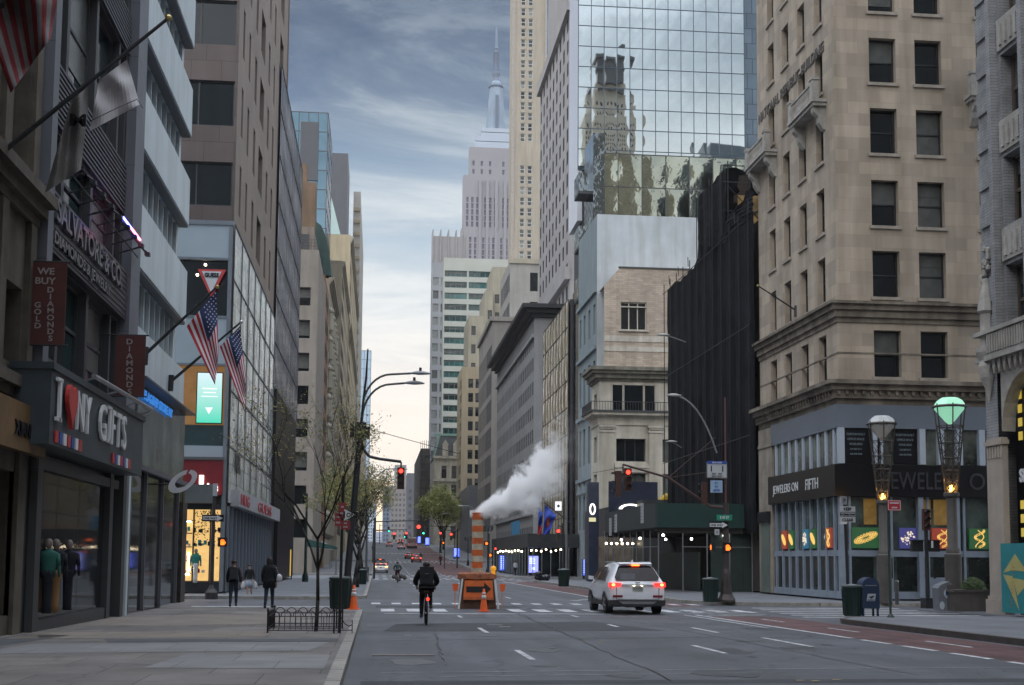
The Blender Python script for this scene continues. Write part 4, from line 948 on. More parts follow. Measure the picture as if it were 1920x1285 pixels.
# light-box posters of jewellery
def poster(fr, c0, c1, z0, z1, bgc, kind, label, seed):
    R = random.Random(seed); p = fr.P((c0+c1)/2, z0, .2); t = thing('jewellery_poster', tuple(p), label, 'poster', 'backlit jewellery posters in the shop front')
    m = MB(); fr.q(m, c0, c1, z0, z1, .2); fr.box(m, c0, c1, z0, z1, .1, .199); part('lightbox', m, bgc, t)
    m = MB(); cx, cz = (c0+c1)/2, (z0+z1)/2; W = abs(c1-c0)*.42; H = (z1-z0)*.4
    def dot(x, z, s): fr.box(m, x-s*.5*(1 if abs(c1-c0) > .9 else .7), x+s*.5, z-s*.5, z+s*.5, .2, .215)
    if kind == 'ring':
        for rr, nn_ in ((.95, 22), (.72, 18), (.5, 12)):
            for k in range(nn_):
                a = 2*pi*k/nn_; qx, qz = cx+W*cos(a)*rr, cz+H*rr*(.45*sin(a)+.5*cos(a)); sz_ = .055
                for j in range(6): b0, b1 = 2*pi*j/6, 2*pi*(j+1)/6; m.tube(fr.P(qx+sz_*cos(b0), qz+sz_*sin(b0), .21), fr.P(qx+sz_*cos(b1), qz+sz_*sin(b1), .21), .012, n=4)
    elif kind == 'blob':
        for k in range(46): a = R.random()*6.3; r = R.random()**.7; m.sphere(tuple(fr.P(cx+W*cos(a)*r, cz+H*.8*sin(a)*r, .205)), R.uniform(.02, .055), 6)
    else:
        for k in range(22):
            u = k/21; qx, qz = cx+W*.55*sin(u*8), cz-H+2*H*u; sz_ = .05
            for j in range(6): b0, b1 = 2*pi*j/6, 2*pi*(j+1)/6; m.tube(fr.P(qx+sz_*cos(b0), qz+sz_*sin(b0), .21), fr.P(qx+sz_*cos(b1), qz+sz_*sin(b1), .21), .014, n=4)
            m.sphere(tuple(fr.P(cx-W*.5*cos(u*5), qz, .205)), .03, 6)
    part('jewel_picture', m, {'ring': PGO, 'blob': PWH, 'chain': PGO, 'gem': PWH}[kind], t)
PGO = em('poster_gold', (1, .60, .14), .9); PWH = em('poster_pearl', (.95, .8, .62), .8)
pg, pb, pr_, pc = em('poster_green', (.005, .12, .02), .45), em('poster_violet', (.05, .05, .28), .5), em('poster_red', (.4, .04, .01), .5), em('poster_cyan', (.02, .2, .35), .45)
for i, (c0, c1, bgm, kd, lb) in enumerate(((22.9, 24.25, pg, 'ring', 'green backlit poster of a gold bracelet, first past the shop corner'), (25.3, 26.15, pb, 'blob', 'violet backlit poster of white gems behind the street lamp'), (26.95, 28.0, pr_, 'chain', 'red backlit poster of gold jewellery behind the traffic signal'), (28.85, 29.85, pg, 'chain', 'green backlit poster with a hanging gold chain near the planter'), (30.65, 31.7, pr_, 'blob', 'red backlit poster of a white gem beside the pale stone column'))):
    poster(FJ, c0, c1, 2.45, 3.45, bgm, kd, lb, i)
for i, (y0, bgm, kd, lb) in enumerate(((61.1, pr_, 'chain', 'narrow red poster on the avenue side nearest the shop corner'), (63.4, pg, 'ring', 'narrow green poster on the avenue side of the shop'), (64.6, pc, 'blob', 'narrow cyan poster on the avenue side of the shop'), (66.9, pg, 'ring', 'small green poster on the avenue side near the far end of the shop'), (68.1, pr_, 'ring', 'small orange and red poster farthest along the avenue side of the shop'))):
    poster(FR, y0, y0+.75, 2.45, 3.45, bgm, kd, lb, 20+i)
js.root  # shop root complete
m = MB(); FR.box(m, 70.6, 73.1, 0, 9.4, .0, .16); FR.box(m, 70.4, 73.1, 8.3, 8.5, .16, .22); part('end_pier', m, limestone_t, js.root)
m = MB(); FR.box(m, 71.1, 72.6, 0, 4.0, .17, .22); part('service_door', m, mat('service_door_green', (.12, .15, .13), .5), js.root)
m = MB(); FR.box(m, 70.9, 72.9, 4.0, 4.6, .17, .35); part('door_hood', m, black, js.root)
# --- pale ribbed gothic building at the right edge
FP_ = Fr('R', X=21.8)
b = Bld('ribbed_terracotta_building', (28, 38, 0), 'pale ribbed terracotta building with carved gothic trim at the right edge')
b.face(FP_, 20, 43.9, 9.3, 46, cols=[(40.75, 42.15), (38.2, 39.9), (35, 36.6), (31, 33)], rows=[(z, z+2.5) for z in (9.7, 13.6, 17.3, 21.0, 24.8, 28.6, 32.4)], depth=.5, st=dict(fm=mat('brown_frame', (.10, .08, .06), .6), t=.12, rails=1, mull=0), pm=[glass_d, glass_b])
b.body(21.8, 40, 20, 43.9, 0, 46, skip='R'); FP_.q(b.w, 43.0, 43.9, 0, 9.3); FP_.q(b.w, 20, 39.0, 0, 9.3); FP_.q(b.w, 39.0, 43.0, 8.7, 9.3)
b.finish(palestone)
m = MB()
for y in (42.35, 40.1, 37.6, 34): FP_.box(m, y, y+.28, 9.6, 45.9, .0, .30); FP_.box(m, y+.5, y+.62, 9.6, 45.9, .0, .12)
for k in range(26): FP_.box(m, 43.0, 43.85, 9.7+k*1.4, 10.6+k*1.4, .0, .08)
part('rib', m, palestone, b.root)
m = MB()
for z in (12.3, 16.2, 19.9, 23.6, 27.4, 31.2): 
    FP_.box(m, 40.6, 42.25, z+.05, z+1.2, -.45, .08)
    for j in range(4): FP_.box(m, 40.75+j*.37, 40.9+j*.37, z+.2, z+.95, .08, .14)
part('spandrel', m, palestone_t, b.root)
m = MB(); FP_.box(m, 20, 43.95, 8.95, 9.15, .0, .35); FP_.box(m, 20, 43.0, 9.15, 9.9, .2, .32); FP_.box(m, 20, 43.97, 9.9, 10.05, .0, .42)
for k in range(16): FP_.box(m, 40.2+k*.18, 40.29+k*.18, 9.2, 9.85, .32, .38)
for k in range(9):
    c = 40.0+k*.38; m.extr([(c, 8.95), (c+.3, 8.95), (c+.15, 8.45)], lambda a, cc, t: FP_.P(a, cc, t), 0, .22)
p = FP_.P(43.45, 8.4, .1); m.lathe((p.x, p.y, 8.3), [(.02, -.8), (.12, -.3), (.28, .1), (.34, .5), (.30, .7), (.42, 1.0), (.42, 1.2)], 10); m.lathe((p.x, p.y, 9.4), [(.25, .0), (.25, 1.3), (.35, 1.4), (.3, 1.7), (.1, 2.6)], 8)
for k in range(14):
    a = random.Random(k).uniform(0, 6); q = FP_.P(43.45+.3*cos(a), 11.9+.09*k, .12); m.sphere(tuple(q), .12, 6)
part('carved_trim', m, palestone_t, b.root)
m = MB(); pl_ = []   # arch surround
for k in range(13): a = pi*k/12; pl_.append((41.0-1.75*cos(a)*-1, 6.4+1.95*sin(a)))
n = len(pl_)
for (y0, z0), (y1, z1) in zip(pl_, pl_[1:]):
    m.hexa([FP_.P(y0, z0, -.6), FP_.P(y1, z1, -.6), FP_.P(y1, 9.3, -.6) , FP_.P(y0, 9.3, -.6), FP_.P(y0, z0, 0), FP_.P(y1, z1, 0), FP_.P(y1, 9.3, 0), FP_.P(y0, 9.3, 0)])
part('arch_wall', m, palestone_t, b.root)
m = MB(); FP_.box(m, 42.75, 43.9, .55, 6.2, -.2, .02); FP_.box(m, 42.6, 44.0, 0, .5, -.2, .14); FP_.box(m, 42.65, 43.95, .5, .62, -.2, .08); FP_.box(m, 42.65, 43.95, 5.95, 6.1, -.2, .1)
for k in range(6): FP_.box(m, 42.72+k*.2, 42.82+k*.2, 5.5, 5.9, .02, .06)
part('corner_pier', m, mat('buff_pier', (.36, .315, .27), .8, var=.1, stain=.15), b.root)
m = MB(); FP_.q(m, 39.0, 42.75, 0, 8.9, -.5); part('arch_glass', m, signblack, b.root)
m = MB()
for i in range(12):
    z = 2.7+i*.48
    if 4.1 < z < 5.6: continue
    for j in range(6): c = 39.6+j*.52; FP_.q(m, c, c+.3, z, z+.3, -.47)
part('lit_pane', m, mat('lit_pane', (.1, .1, .05), .5, emit=(.75, .55, .08), estr=.55, var=.9, scale=2.0), b.root)
m = MB(); text_mb(m, 'SEPHORA', .62, FP_, 42.35, 4.6, -.40, .05, sx=.9, bold=.02); part('lettering', m, letterwhite, b.root)
pn = thing('painted_hoarding', (21.3, 41.6, 0), 'teal painted hoarding with a pale yellow star pattern at the right frame edge', 'hoarding')
FH = Fr('R', X=21.25)
m = MB(); FH.box(m, 38.0, 42.0, .12, 2.45, -.1, .0); part('panel', m, mat('teal_paint', (.015, .21, .23), .6, var=.15), pn)
m = MB()
for P_ in ([(41.85, 1.45), (41.0, 2.1), (41.2, 1.55)], [(41.85, 1.4), (41.2, 1.35), (40.8, .2)], [(41.2, 1.55), (41.0, 2.1), (40.2, 1.5)], [(41.2, 1.3), (40.9, .7), (40.1, 1.2)]): m.poly([FH.P(y, z, .008) for y, z in P_])
part('star', m, mat('pale_yellow_paint', (.42, .38, .14), .6), pn)
m = MB(); 
for k in range(12): FH.box(m, 41.3-k*.02, 41.36-k*.02, .3+k*.12, .34+k*.12, .008, .014)
part('small_marks', m, orange_d, pn)
# --- netted scaffold building
b = Bld('netted_building', (28, 85, 0), 'building wrapped in black scaffold netting over a green pavement shed')
XN = 22.2
def netface(m, fr, c0, c1, z0, z1, n, amp, seed):
    R = random.Random(seed); nz = 14; pts = [[None]*(nz+1) for _ in range(n+1)]
    for i in range(n+1):
        for j in range(nz+1): pts[i][j] = fr.P(c0+(c1-c0)*i/n, z0+(z1-z0)*j/nz + (R.uniform(-.25, .25) if j == nz else 0), amp*(.5+.5*sin(i*pi))*0+amp*(.4 if i % 2 else 0)+R.uniform(0, amp*.4))
    for i in range(n):
        for j in range(nz): m.quad(pts[i][j], pts[i+1][j], pts[i+1][j+1], pts[i][j+1])
b.body(XN+.5, 36, 73.4, 96.3, 0, 22.4); b.body(XN+.5, 36, 79.5, 86.6, 22.4, 26.8); b.finish(mat('dark_brick', (.045, .035, .03), .9, var=.3))
m = MB(); FN = Fr('R', X=XN)
netface(m, FN, 73.4, 96.3, 3.5, 22.7, 22, .22, 1); netface(m, FN, 79.7, 86.8, 22.4, 27.2, 8, .2, 2); netface(m, Fr('S', Y=79.6), XN, 27, 22.0, 27.2, 8, .2, 3); netface(m, FN, 73.4, 79.7, 22.4, 24.0, 6, .25, 5)
part('netting', m, netting, b.root)
m = MB()
for y in [73.6+k*2.05 for k in range(12)]: m.tube((XN-.35, y, 5), (XN-.35, y, 23.1+(3.9 if 79.5 < y < 87 else 0)), .035, n=6)
for z in (9.2, 15.8, 22.4): m.tube((XN-.36, 73.4, z), (XN-.36, 96.5, z), .03, n=6)
for x in (XN, 23.4, 24.6, 25.8): m.tube((x, 79.1, 20), (x, 79.1, 27.6), .04, n=6)
for z in (22.5, 24.3, 26.2, 27.3): m.tube((XN-.3, 79.1, z), (27, 79.1, z), .035, n=6)
for k in range(8): m.tube((XN-.3, 73.6+k*3, 22.8), (XN-.3, 73.7+k*3, 23.5+(4 if 79 < 73.6+k*3 < 87 else 0)), .03, n=6)
m.tube((XN-.3, 79.2, 22.2), (25.8, 79.2, 26.0), .03); m.tube((XN, 79.2, 26.0), (25.8, 79.2, 22.3), .03)
part('scaffold_tube', m, mat('dark_scaffold', (.016, .017, .019), .6), b.root)
m = MB(); Fr('S', Y=79.55).box(m, 22.9, 24.3, 23.2, 25.4, .25, .3); part('exposed_wall', m, mat('ochre_window_wall', (.30, .20, .08), .8, var=.5, scale=1), b.root)
# --- green pavement shed
b = Bld('pavement_shed', (19.5, 84, 0), 'dark green plywood pavement shed on steel posts in front of the netted building', 'pavement shed')
m = MB(); m.box(16.75, 75.8, 3.75, 23.9, 75.9, 5.15); m.box(16.7, 75.8, 5.15, 23.95, 75.95, 5.22); part('front_panel', m, greenhoard, b.root)
m = MB(); m.box(16.65, 75.8, 3.75, 16.74, 93, 5.2); part('side_panel', m, greyhoard, b.root)
m = MB(); m.box(16.76, 75.92, 3.62, 22.1, 93, 3.80); 
for k in range(12): m.box(16.8, 76.0+k*1.5, 3.42, 22.1, 76.12+k*1.5, 3.62)
part('deck', m, mat('shed_timber', (.03, .028, .024), .8), b.root)
for i, x in enumerate((16.9, 18.4, 19.9, 21.3, 22.7, 23.6)):
    m = MB(); m.tube((x, 76.1, gz(76)+.15), (x, 76.1, 3.62), .045); part('post', m, galv, b.root)
for i in range(8):
    m = MB(); m.tube((16.85, 78.2+i*2.1, gz(80)+.15), (16.85, 78.2+i*2.1, 3.62), .045); part('post', m, galv, b.root)
m = MB()
for z in (1.1, 2.6): m.tube((16.85, 76.1, z), (16.85, 93, z), .025)
m.tube((18.4, 76.1, 2.6), (22.7, 76.1, 2.6), .025); part('rail', m, galv, b.root)
m = MB(); m.box(20.2, 76.4, -.12, 23.9, 76.5, 3.42); m.box(19.6, 77, -.12, 19.7, 91, 2.3); part('hoarding', m, mat('hoarding_dark_green', (.022, .040, .034), .6, var=.2, brick=(1.2, 6, .02, .4, .1)), b.root)
m = MB()
for x, y, z in ((17.3, 76.6, 3.3), (19.9, 80, 3.15), (17.2, 83, 3.2), (19.6, 86, 3.2), (17.3, 90, 3.2), (21.0, 76.3, 3.3)): m.sphere((x, y, z), .085, 8)
part('work_lamp', m, e_white, b.root)
for (y, z0) in ((90.6, 4.0), (88.5, 4.2), (79.5, 4.6)):
    sg = thing('notice_board', (16.6, y, z0), 'white paper notice fixed to the shed side, %s' % {90.6: 'farthest along', 88.5: 'second from the far end', 79.5: 'nearest the shed corner'}[y], 'notice', 'white notices on the shed side')
    m = MB(); m.box(16.58, y-.35, z0-.5, 16.64, y+.35, z0+.75); part('sheet', m, signwhite, sg); m = MB()
    for k in range(5): m.box(16.572, y-.25, z0+.5-k*.2, 16.579, y+.25, z0+.54-k*.2)
    part('text_lines', m, mat('faint_text', (.2, .2, .21), .7), sg)
# lit storefront behind the shed and navy wrap
b = Bld('low_lit_shop', (22, 105, 0), 'low shop wrapped in navy hoarding with a glowing white ring logo', 'shop')
b.body(20.2, 34, 96.5, 124, -.3, 6.4); b.finish(charcoal)
FQ = Fr('S', Y=99)
m = MB(); FQ.box(m, 18.0, 21.9, 4.0, 7.9, 0, .15); part('navy_wrap', m, navy, b.root)
m = MB()
for k in range(14):
    a0, a1 = pi*(.02+k*.07), pi*(.02+(k+1)*.07); f = lambda a, r: (19.75+r*.95*cos(a), 5.75+r*.40*sin(a))
    p = [f(a0, 1), f(a1, 1), f(a1, .72), f(a0, .72)]; m.hexa([FQ.P(*q, .17) for q in p]+[FQ.P(*q, .25) for q in p])
part('ring_logo', m, em('ring_white', (1, .92, .8), 3.0), b.root)
m = MB(); FQ.box(m, 21.95, 22.7, 5.2, 6.6, .2, .5)
for k in range(8): m.sphere(tuple(FQ.P(22.1+.06*k, 6.3+.08*sin(k*2)+.05*k, .4)), .28, 8)
part('yellow_sculpture', m, mat('yellow_soft', (.55, .36, .02), .6, var=.2), b.root)
m = MB(); FQ.q(m, 17.4, 25.6, .0, 3.6, -1.0); part('lit_interior', m, mat('shop_interior_lit', (.06, .055, .05), .5, emit=(.42, .33, .24), estr=.06, var=1.0, scale=1.2), b.root)
m = MB()
for k in range(9): m.sphere((17.8+k*.42, 98.8, 3.05), .09, 8)
part('bulb', m, e_warm, b.root)
m = MB(); FQ.box(m, 21.7, 22.25, .9, 3.6, .1, .2); part('yellow_pillar', m, yellowp, b.root)
m = MB(); FQ.box(m, 22.4, 25.5, 2.6, 3.4, .0, .05); FQ.box(m, 22.4, 25.5, 1.2, 1.35, .0, .05); part('white_panel', m, signwhite, b.root)
m = MB()
for k in range(10): m.tube((17.6+k*.75, 98.5, -.1), (17.6+k*.75, 98.5, 4.0), .04)
part('post', m, galv, b.root)
# --- cream classical corner building
F3 = Fr('S', Y=126); F3R = Fr('R', X=22.0)
b = Bld('cream_classical_building', (28, 130, 0), 'cream stone building with fluted pilasters, a balcony and a dark cornice behind the netting')
b.face(F3, 22.0, 34, -.3, 21.0, cols=[(23.7, 26.7), (28.3, 31.3)], rows=[(6.6, 10.4), (11.6, 13.9), ], depth=.6, st=dict(fm=dark, t=.1, rails=0, mull=2), pm=[glass_d, blind])
b.face(F3R, 126, 131, -.3, 21.0, cols=[(127.6, 129.4)], rows=[(6.6, 10.4), (11.6, 14.2), (16.8, 18.6)], depth=.6, st=dict(fm=dark, t=.1, rails=0, mull=1), pm=[glass_d])
b.w.quad((22, 126, 21), (34, 126, 21), (34, 131, 21), (22, 131, 21)); b.finish(creamstone)
m = MB()
for x in (22.05, 27.0): 
    F3.box(m, x, x+1.35, 5.5, 15.2, .01, .30)
    for k in range(5): F3.box(m, x+.12+k*.24, x+.22+k*.24, 5.6, 14.4, .30, .36)
    F3.box(m, x-.08, x+1.43, 14.5, 14.7, .02, .42); F3.box(m, x-.15, x+1.5, 15.0, 15.2, .02, .5)
    for k in range(6): m.sphere(tuple(F3.P(x+.1+k*.23, 14.85, .42)), .12, 6)
F3.box(m, 23.5, 27, 10.5, 11.4, .01, .22); F3.box(m, 23.5, 27, 10.95, 11.1, .22, .32)
part('pilaster', m, creamstone, b.root)
m = MB()
def cb(z0, z1, o): F3.box(m, 22.0-o, 33.9, z0, z1, -.05, o); F3R.box(m, 126, 131, z0, z1, -.05, o-.003)
cb(15.25, 16.0, .15); cb(16.0, 16.2, .3); cb(16.2, 16.5, .9)
part('entablature', m, creamstone, b.root)
m = MB(); cb(16.5, 16.65, 1.1); part('balcony_slab', m, charcoal, b.root)
m = MB()
for k in range(46): x = 21.0+k*.28; m.tube((x, 125.0, 16.65), (x, 125.0, 17.5), .025, n=5)
for k in range(20): y = 125.0+k*.3; m.tube((21.0, y, 16.65), (21.0, y, 17.5), .025, n=5)
m.tube((21.0, 125.0, 17.5), (34, 125.0, 17.5), .035); m.tube((21.0, 125, 17.5), (21.0, 131, 17.5), .035)
part('balcony_railing', m, dark, b.root)
for x0, x1 in ((23.3, 24.3), (24.5, 26.4), (26.6, 27.6), (29.4, 31.2)):
    m = MB(); F3.box(m, x0, x1, 16.7, 19.3, .0, .06); o = part('window', m, [glass_d], b.root); f_ = MB(); F3.box(f_, x0-.08, x0, 16.7, 19.4, .0, .15); F3.box(f_, x1, x1+.08, 16.7, 19.4, 0, .15); F3.box(f_, x0-.08, x1+.08, 19.3, 19.45, 0, .15); part('frame', f_, creamstone, o)
m = MB(); cb(19.7, 19.95, .2); cb(19.95, 20.4, .5); cb(20.4, 20.7, .85); cb(20.7, 21.05, 1.1); part('cornice', m, mat('olive_stained_stone', (.19, .18, .145), .85, var=.3, scale=1.5, stain=.4), b.root)
F3b = Fr('S', Y=126.9)
b2 = Bld('brick_penthouse', (28, 129, 21), 'tan brick penthouse with a sloped shoulder and one large window above the cream building')
b2.face(F3b, 22.6, 34, 21.1, 29.6, cols=[(24.3, 27.0)], rows=[(25.1, 28.0)], depth=.3, st=dict(fm=mat('cream_frame', (.45, .43, .36), .6), t=.11, rails=0, mull=2), pm=[glass_d])
b2.w.extr([(22.6, 29.6), (34, 29.6), (34, 31.5), (24.2, 31.5)], lambda a, c, t: (a, t, c), 126.9, 129.8); b2.finish(tanbrick)
m = MB(); F3b.box(m, 22.62, 33.9, 23.9, 24.5, .0, .06); F3b.box(m, 22.62, 33.9, 22.9, 23.4, 0, .06); F3b.box(m, 24.1, 27.2, 24.95, 25.1, .0, .2); F3b.box(m, 24.3, 27.0, 27.45, 27.55, -.2, .02)
part('pale_band', m, mat('pale_band', (.5, .46, .40), .8, var=.15, stain=.2), b2.root)
m = MB(); F3b.box(m, 24.1, 34, 31.5, 31.65, -.1, .1); part('coping', m, charcoal, b2.root)
# --- building with white party wall
b = Bld('party_wall_building', (30, 137, 0), 'tall blue grey building showing a blank whitewashed party wall')
b.body(22.4, 40, 130, 142.3, -.3, 37.9, skip='R')
b.finish(whitewall, 'party_wall')
bb2 = MB(); F4 = Fr('R', X=22.4); wins = wall_holes(bb2, F4, 130.0, 142.3, -.3, 37.9, [(131, 132.3), (134.2, 135.5), (137.4, 138.7), (140.2, 141.4)], [(5, 8.6), (12, 16), (18.6, 22.6), (25.4, 28.6)], .35)
part('avenue_wall', bb2, bluewall, b.root)
b.wins = [(F4, *t, .35, dict(fm=dark, t=.08, rails=1, mull=0), glass_d) for t in wins]; b.w = MB(); b.maxw = 60
rl = b.root.location
for fr, a, c, p, q, depth, st, pm in b.wins:
    me, fm, sm = win_mesh(c-a, q-p, depth, st, pm); o = bpy.data.objects.new('window', me); COL.objects.link(o); o.parent = b.root; o.location = fr.P(c, p)-rl; o.rotation_euler = (0, 0, fr.a)
    f_ = bpy.data.objects.new('frame', fm); COL.objects.link(f_); f_.parent = o
m = MB()
for z in (10.2, 17.0, 23.6, 29.6): F4.box(m, 130, 142.3, z, z+.4, 0, .3)
for i in range(4):
    y = 131.6+i*3.1; m.extr([(y-1.1, 8.9), (y+1.1, 8.9), (y, 10.1)], lambda a, c, t: F4.P(a, c, t), 0, .25)
part('string_course', m, bluewall, b.root)
# --- black glass strip, balconies, and the mirrored tower
b = Bld('black_glass_building', (26, 146, 0), 'narrow black glass building with jutting balconies in front of the mirrored tower')
b.body(22.9, 34, 142.6, 150, -.3, 33.5); b.finish(mat('black_glass', (.012, .014, .018), .08, spec=.8, var=.3, scale=.2, bump=.3, bscale=.8))
for z, x0, y0 in ((37.6, 22.6, 143.5), (45.2, 23.2, 147.5), (31.5, 22.5, 142.5)):
    m = MB(); m.box(x0, y0, z, x0+3, y0+3.5, z+.35); bal = part('balcony', m, charcoal, b.root)
    m = MB(); m.box(x0, y0, z+.35, x0+.05, y0+3.5, z+2.6); m.box(x0+.05, y0, z+.35, x0+3, y0+.05, z+2.6); part('glass_rail', m, mirror_d, bal)
m = MB(); m.box(24.6, 145.5, 33.5, 26, 152, 52); part('glass_shaft', m, mirror_d, b.root)
b = Bld('mirrored_tower', (36, 165, 0), 'tall mirrored glass tower reflecting sky and a stepped stone skyscraper')
b.body(24.9, 46, 155.3, 162, 0, 96); b.finish(charcoal)
F6 = Fr('S', Y=155.2)
m, k = MB(), MB(); curtain(m, k, F6, 24.3, 45.8, 50.5, 96, 13, 17, .03, .0045, .09, 5, .0012, 11); part('glass_wall', m, mirror, b.root, True); part('mullion', k, mat('mullion_slate', (.06, .085, .11), .4, metal=.4), b.root)
m = MB(); Fr('L', X=45.8).q(m, 155.2, 160, 50, 96, .0); m.box(45.8, 155.25, 50, 48.2, 156.2, 96); part('side_glass', m, mat('blue_side_glass', (.12, .16, .20), .12, metal=.3, var=.2, scale=.2, brick=(1.4, 2.0, .05, .4, .15)), b.root)
m = MB(); m.box(24.25, 155.3, 44, 24.85, 162.5, 96); part('avenue_glass', m, mat('sky_reflection_tint', (.66, .68, .74), .3, metal=.1, var=.03), b.root)  # bright sky reflection put into the strip's pale base colour
F7 = Fr('S', Y=149.6)
m, k = MB(), MB(); curtain(m, k, F7, 25.4, 46, 34.5, 50.9, 7, 4, .03, .035, .10, 7, .005, 12); part('lower_glass', m, mat('olive_mirror', (.48, .50, .42), .03, metal=1, var=.2, scale=.15, bump=1.5, bscale=.35), b.root, True); part('lower_mullion', k, charcoal, b.root)
m = MB(); m.box(25.4, 149.7, 34, 46, 155.1, 50.8); part('lower_core', m, charcoal, b.root)
# the stone skyscraper behind the photographer (seen only as a reflection)
b = Bld('stepped_stone_skyscraper', (90, -190, 0), 'stepped pale stone skyscraper with a dark crown mirrored in the glass tower')
cxs = 90
for (hw, z0, z1) in ((15, 0, 120), (12.5, 120, 160), (10, 160, 180), (7, 180, 190)):
    f = Fr('N', Y=-190+hw*.0+10-(16-hw)*.3); y1 = f.Y
    cols = rng(cxs-hw+1.2, int((2*hw-2)/2.9), 2.9, 1.3)
    b.face(f, cxs-hw, cxs+hw, z0, z1, cols, [(z, z+2) for z in [z0+1.5+3.6*i for i in range(int((z1-z0-3)/3.6))]], .3, dict(fm=dark, frame=False), glass_d)
    b.body(cxs-hw, cxs+hw, y1-2*hw, y1, z0, z1, skip='N')
b.maxw = 40; b.finish(tanstone2)
m = MB(); m.box(cxs-5, -192, 190, cxs+5, -180, 201); m.box(cxs-6.5, -190, 201, cxs+6.5, -178, 203); part('crown', m, charcoal, b.root)
b = Bld('dark_rooftop_block', (135, -190, 0), 'dark stepped block mirrored low in the glass tower')
for x0, x1, z in ((118, 160, 150), (124, 160, 160), (132, 160, 172)): b.w.box(x0, -210, 0, x1, -190, z)
b.finish(mat('blue_slate', (.06, .09, .11), .6, var=.2))
for (x0, x1, y0, y1, z, mm, lb) in ((-30, -7.9, -60, 13.5, 38, brownstone_l, 'brown stone block behind the camera on the left'), (22.4, 44, -80, 19, 44, limestone, 'limestone block behind the camera on the right'), (-26, -8.0, -170, -75, 44, tanstone, 'sand coloured block farther behind the camera on the left'), (22.5, 40, -175, -95, 40, greystone, 'grey stone block farther behind the camera on the right')):
    b = Bld('stone_block', ((x0+x1)/2, (y0+y1)/2, 0), lb); b.maxw = 20
    f = Fr('L', X=x1) if x1 < 0 else Fr('R', X=x0); st_ = dict(fm=dark, t=.1, rails=1)
    b.face(f, y0, y1, 0, z, rng(y0+2, int((y1-y0-3)/4), 4, 1.8), rng(5, int((z-6)/4), 4, 2.3), .3, st_, glass_d); b.body(x0, x1, y0, y1, 0, z, skip=f.side); b.finish(mm)
# --- avenue wall continuing
def canyonR(name, X, y0, y1, zt, mt, label, xback=45, front=None, rows0=4.5, pitch=4, wh=2.2, cols0=1, cp=3, cw=1.4, st=ST_dk, depth=.07, pm=None, maxw=60, zbase=-1, fr_rows=None, fcols=None, fskip=False):
    b = Bld(name, ((X+xback)/2, (y0+y1)/2, gz(y0)), label, 'building', None, maxw)
    z = gz(y0)+rows0; rows = []
    while z+wh < zt-.8: rows.append((z, z+wh)); z += pitch
    b.face(Fr('R', X=X), y0, y1, zbase, zt, [(c, c+cw) for c in [y0+cols0+i*cp for i in range(int((y1-y0-cols0-cw)/cp)+1)]], rows, depth, st, pm or [dull])
    sk = 'R'
    if fcols: b.face(Fr('S', Y=y0), X, xback, zbase, zt, fcols, fr_rows or rows, .3, st, GL); sk = 'RS'
    b.body(X, xback, y0, y1, zbase, zt, skip=sk); b.finish(mt); return b
b = Bld('reflecting_facade_building', (26, 162, 0), 'glass fronted building reflecting yellowish ornate facades beside the black glass')
b.body(22.7, 30, 150.4, 174, -.3, 33.0); b.finish(charcoal)
F12 = Fr('R', X=22.5)
m, k = MB(), MB(); curtain(m, k, F12, 150.5, 174, 3.5, 33, 9, 9, .03, .06, .08, 6, .012, 21); part('glass_wall', m, mat('amber_reflection_tint', (.50, .44, .32), .10, metal=.6, var=.15, scale=.3, bump=5, bscale=.5), b.root, True); part('mullion', k, dark, b.root)  # yellowish tone of the reflected facades put into the glass colour
stG = dict(fm=charcoal2, t=.07, rails=1, mull=0)
b = canyonR('grid_window_building', 22.5, 184.5, 243, 38.0, mat('cool_grey_stone', (.27, .275, .285), .85, var=.08, scale=.3, stain=.1), 'grey stone building with a tight grid of windows under a black projecting cornice', pitch=3.55, wh=2.0, rows0=4.6, cols0=.9, cp=2.45, cw=1.15, fcols=[(24.2, 25.7), (27.5, 29)], st=stG, maxw=96, pm=[dull])
m = MB(); F_ = Fr('R', X=22.5)
for z0, z1, o in ((37.2, 37.7, .5), (37.7, 38.3, 1.2), (38.3, 38.9, 2.0)): F_.box(m, 184.4-o, 243.2, z0, z1, -.1, o); Fr('S', Y=184.4).box(m, 22.6, 44, z0, z1, -.1, o)
part('cornice', m, mat('black_cornice', (.02, .022, .026), .6, var=.2), b.root)
m = MB()
for z in (8.2, 34.2): F_.box(m, 184.5, 243, z, z+.5, 0, .35)
part('string_course', m, greystone, b.root)
b = canyonR('flat_grey_building', 22.6, 256, 290, 50.5, greige, 'flat topped grey beige building with vertical strips of windows behind the grid windowed one', xback=40, pitch=5.6, wh=4.3, rows0=6, cols0=1, cp=2.2, cw=1.4, fcols=[(25.0, 26.6), (28.2, 29.8), (32, 33.6)], st=stG)
m = MB(); Fr('S', Y=256).box(m, 22.4, 40, 49.9, 50.8, -.1, .5); Fr('R', X=22.6).box(m, 255.6, 290, 49.9, 50.8, -.1, .5); part('coping', m, greige, b.root)
b = canyonR('upper_grey_building', 29.7, 291, 315, 71, mat('grey_upper_stone', (.33, .32, .30), .85, var=.1, scale=.2, stain=.1), 'grey building with large dark windows stepping up behind the flat topped one', xback=48, pitch=6.9, wh=4.4, rows0=6, cols0=1, cp=3.2, cw=2.0, fcols=[(34.4, 36.2), (38.0, 39.8), (42, 44)], st=stG)
m = MB(); Fr('S', Y=291).box(m, 29.4, 48, 70.2, 71.3, -.1, .4); part('coping', m, tanstone2, b.root)
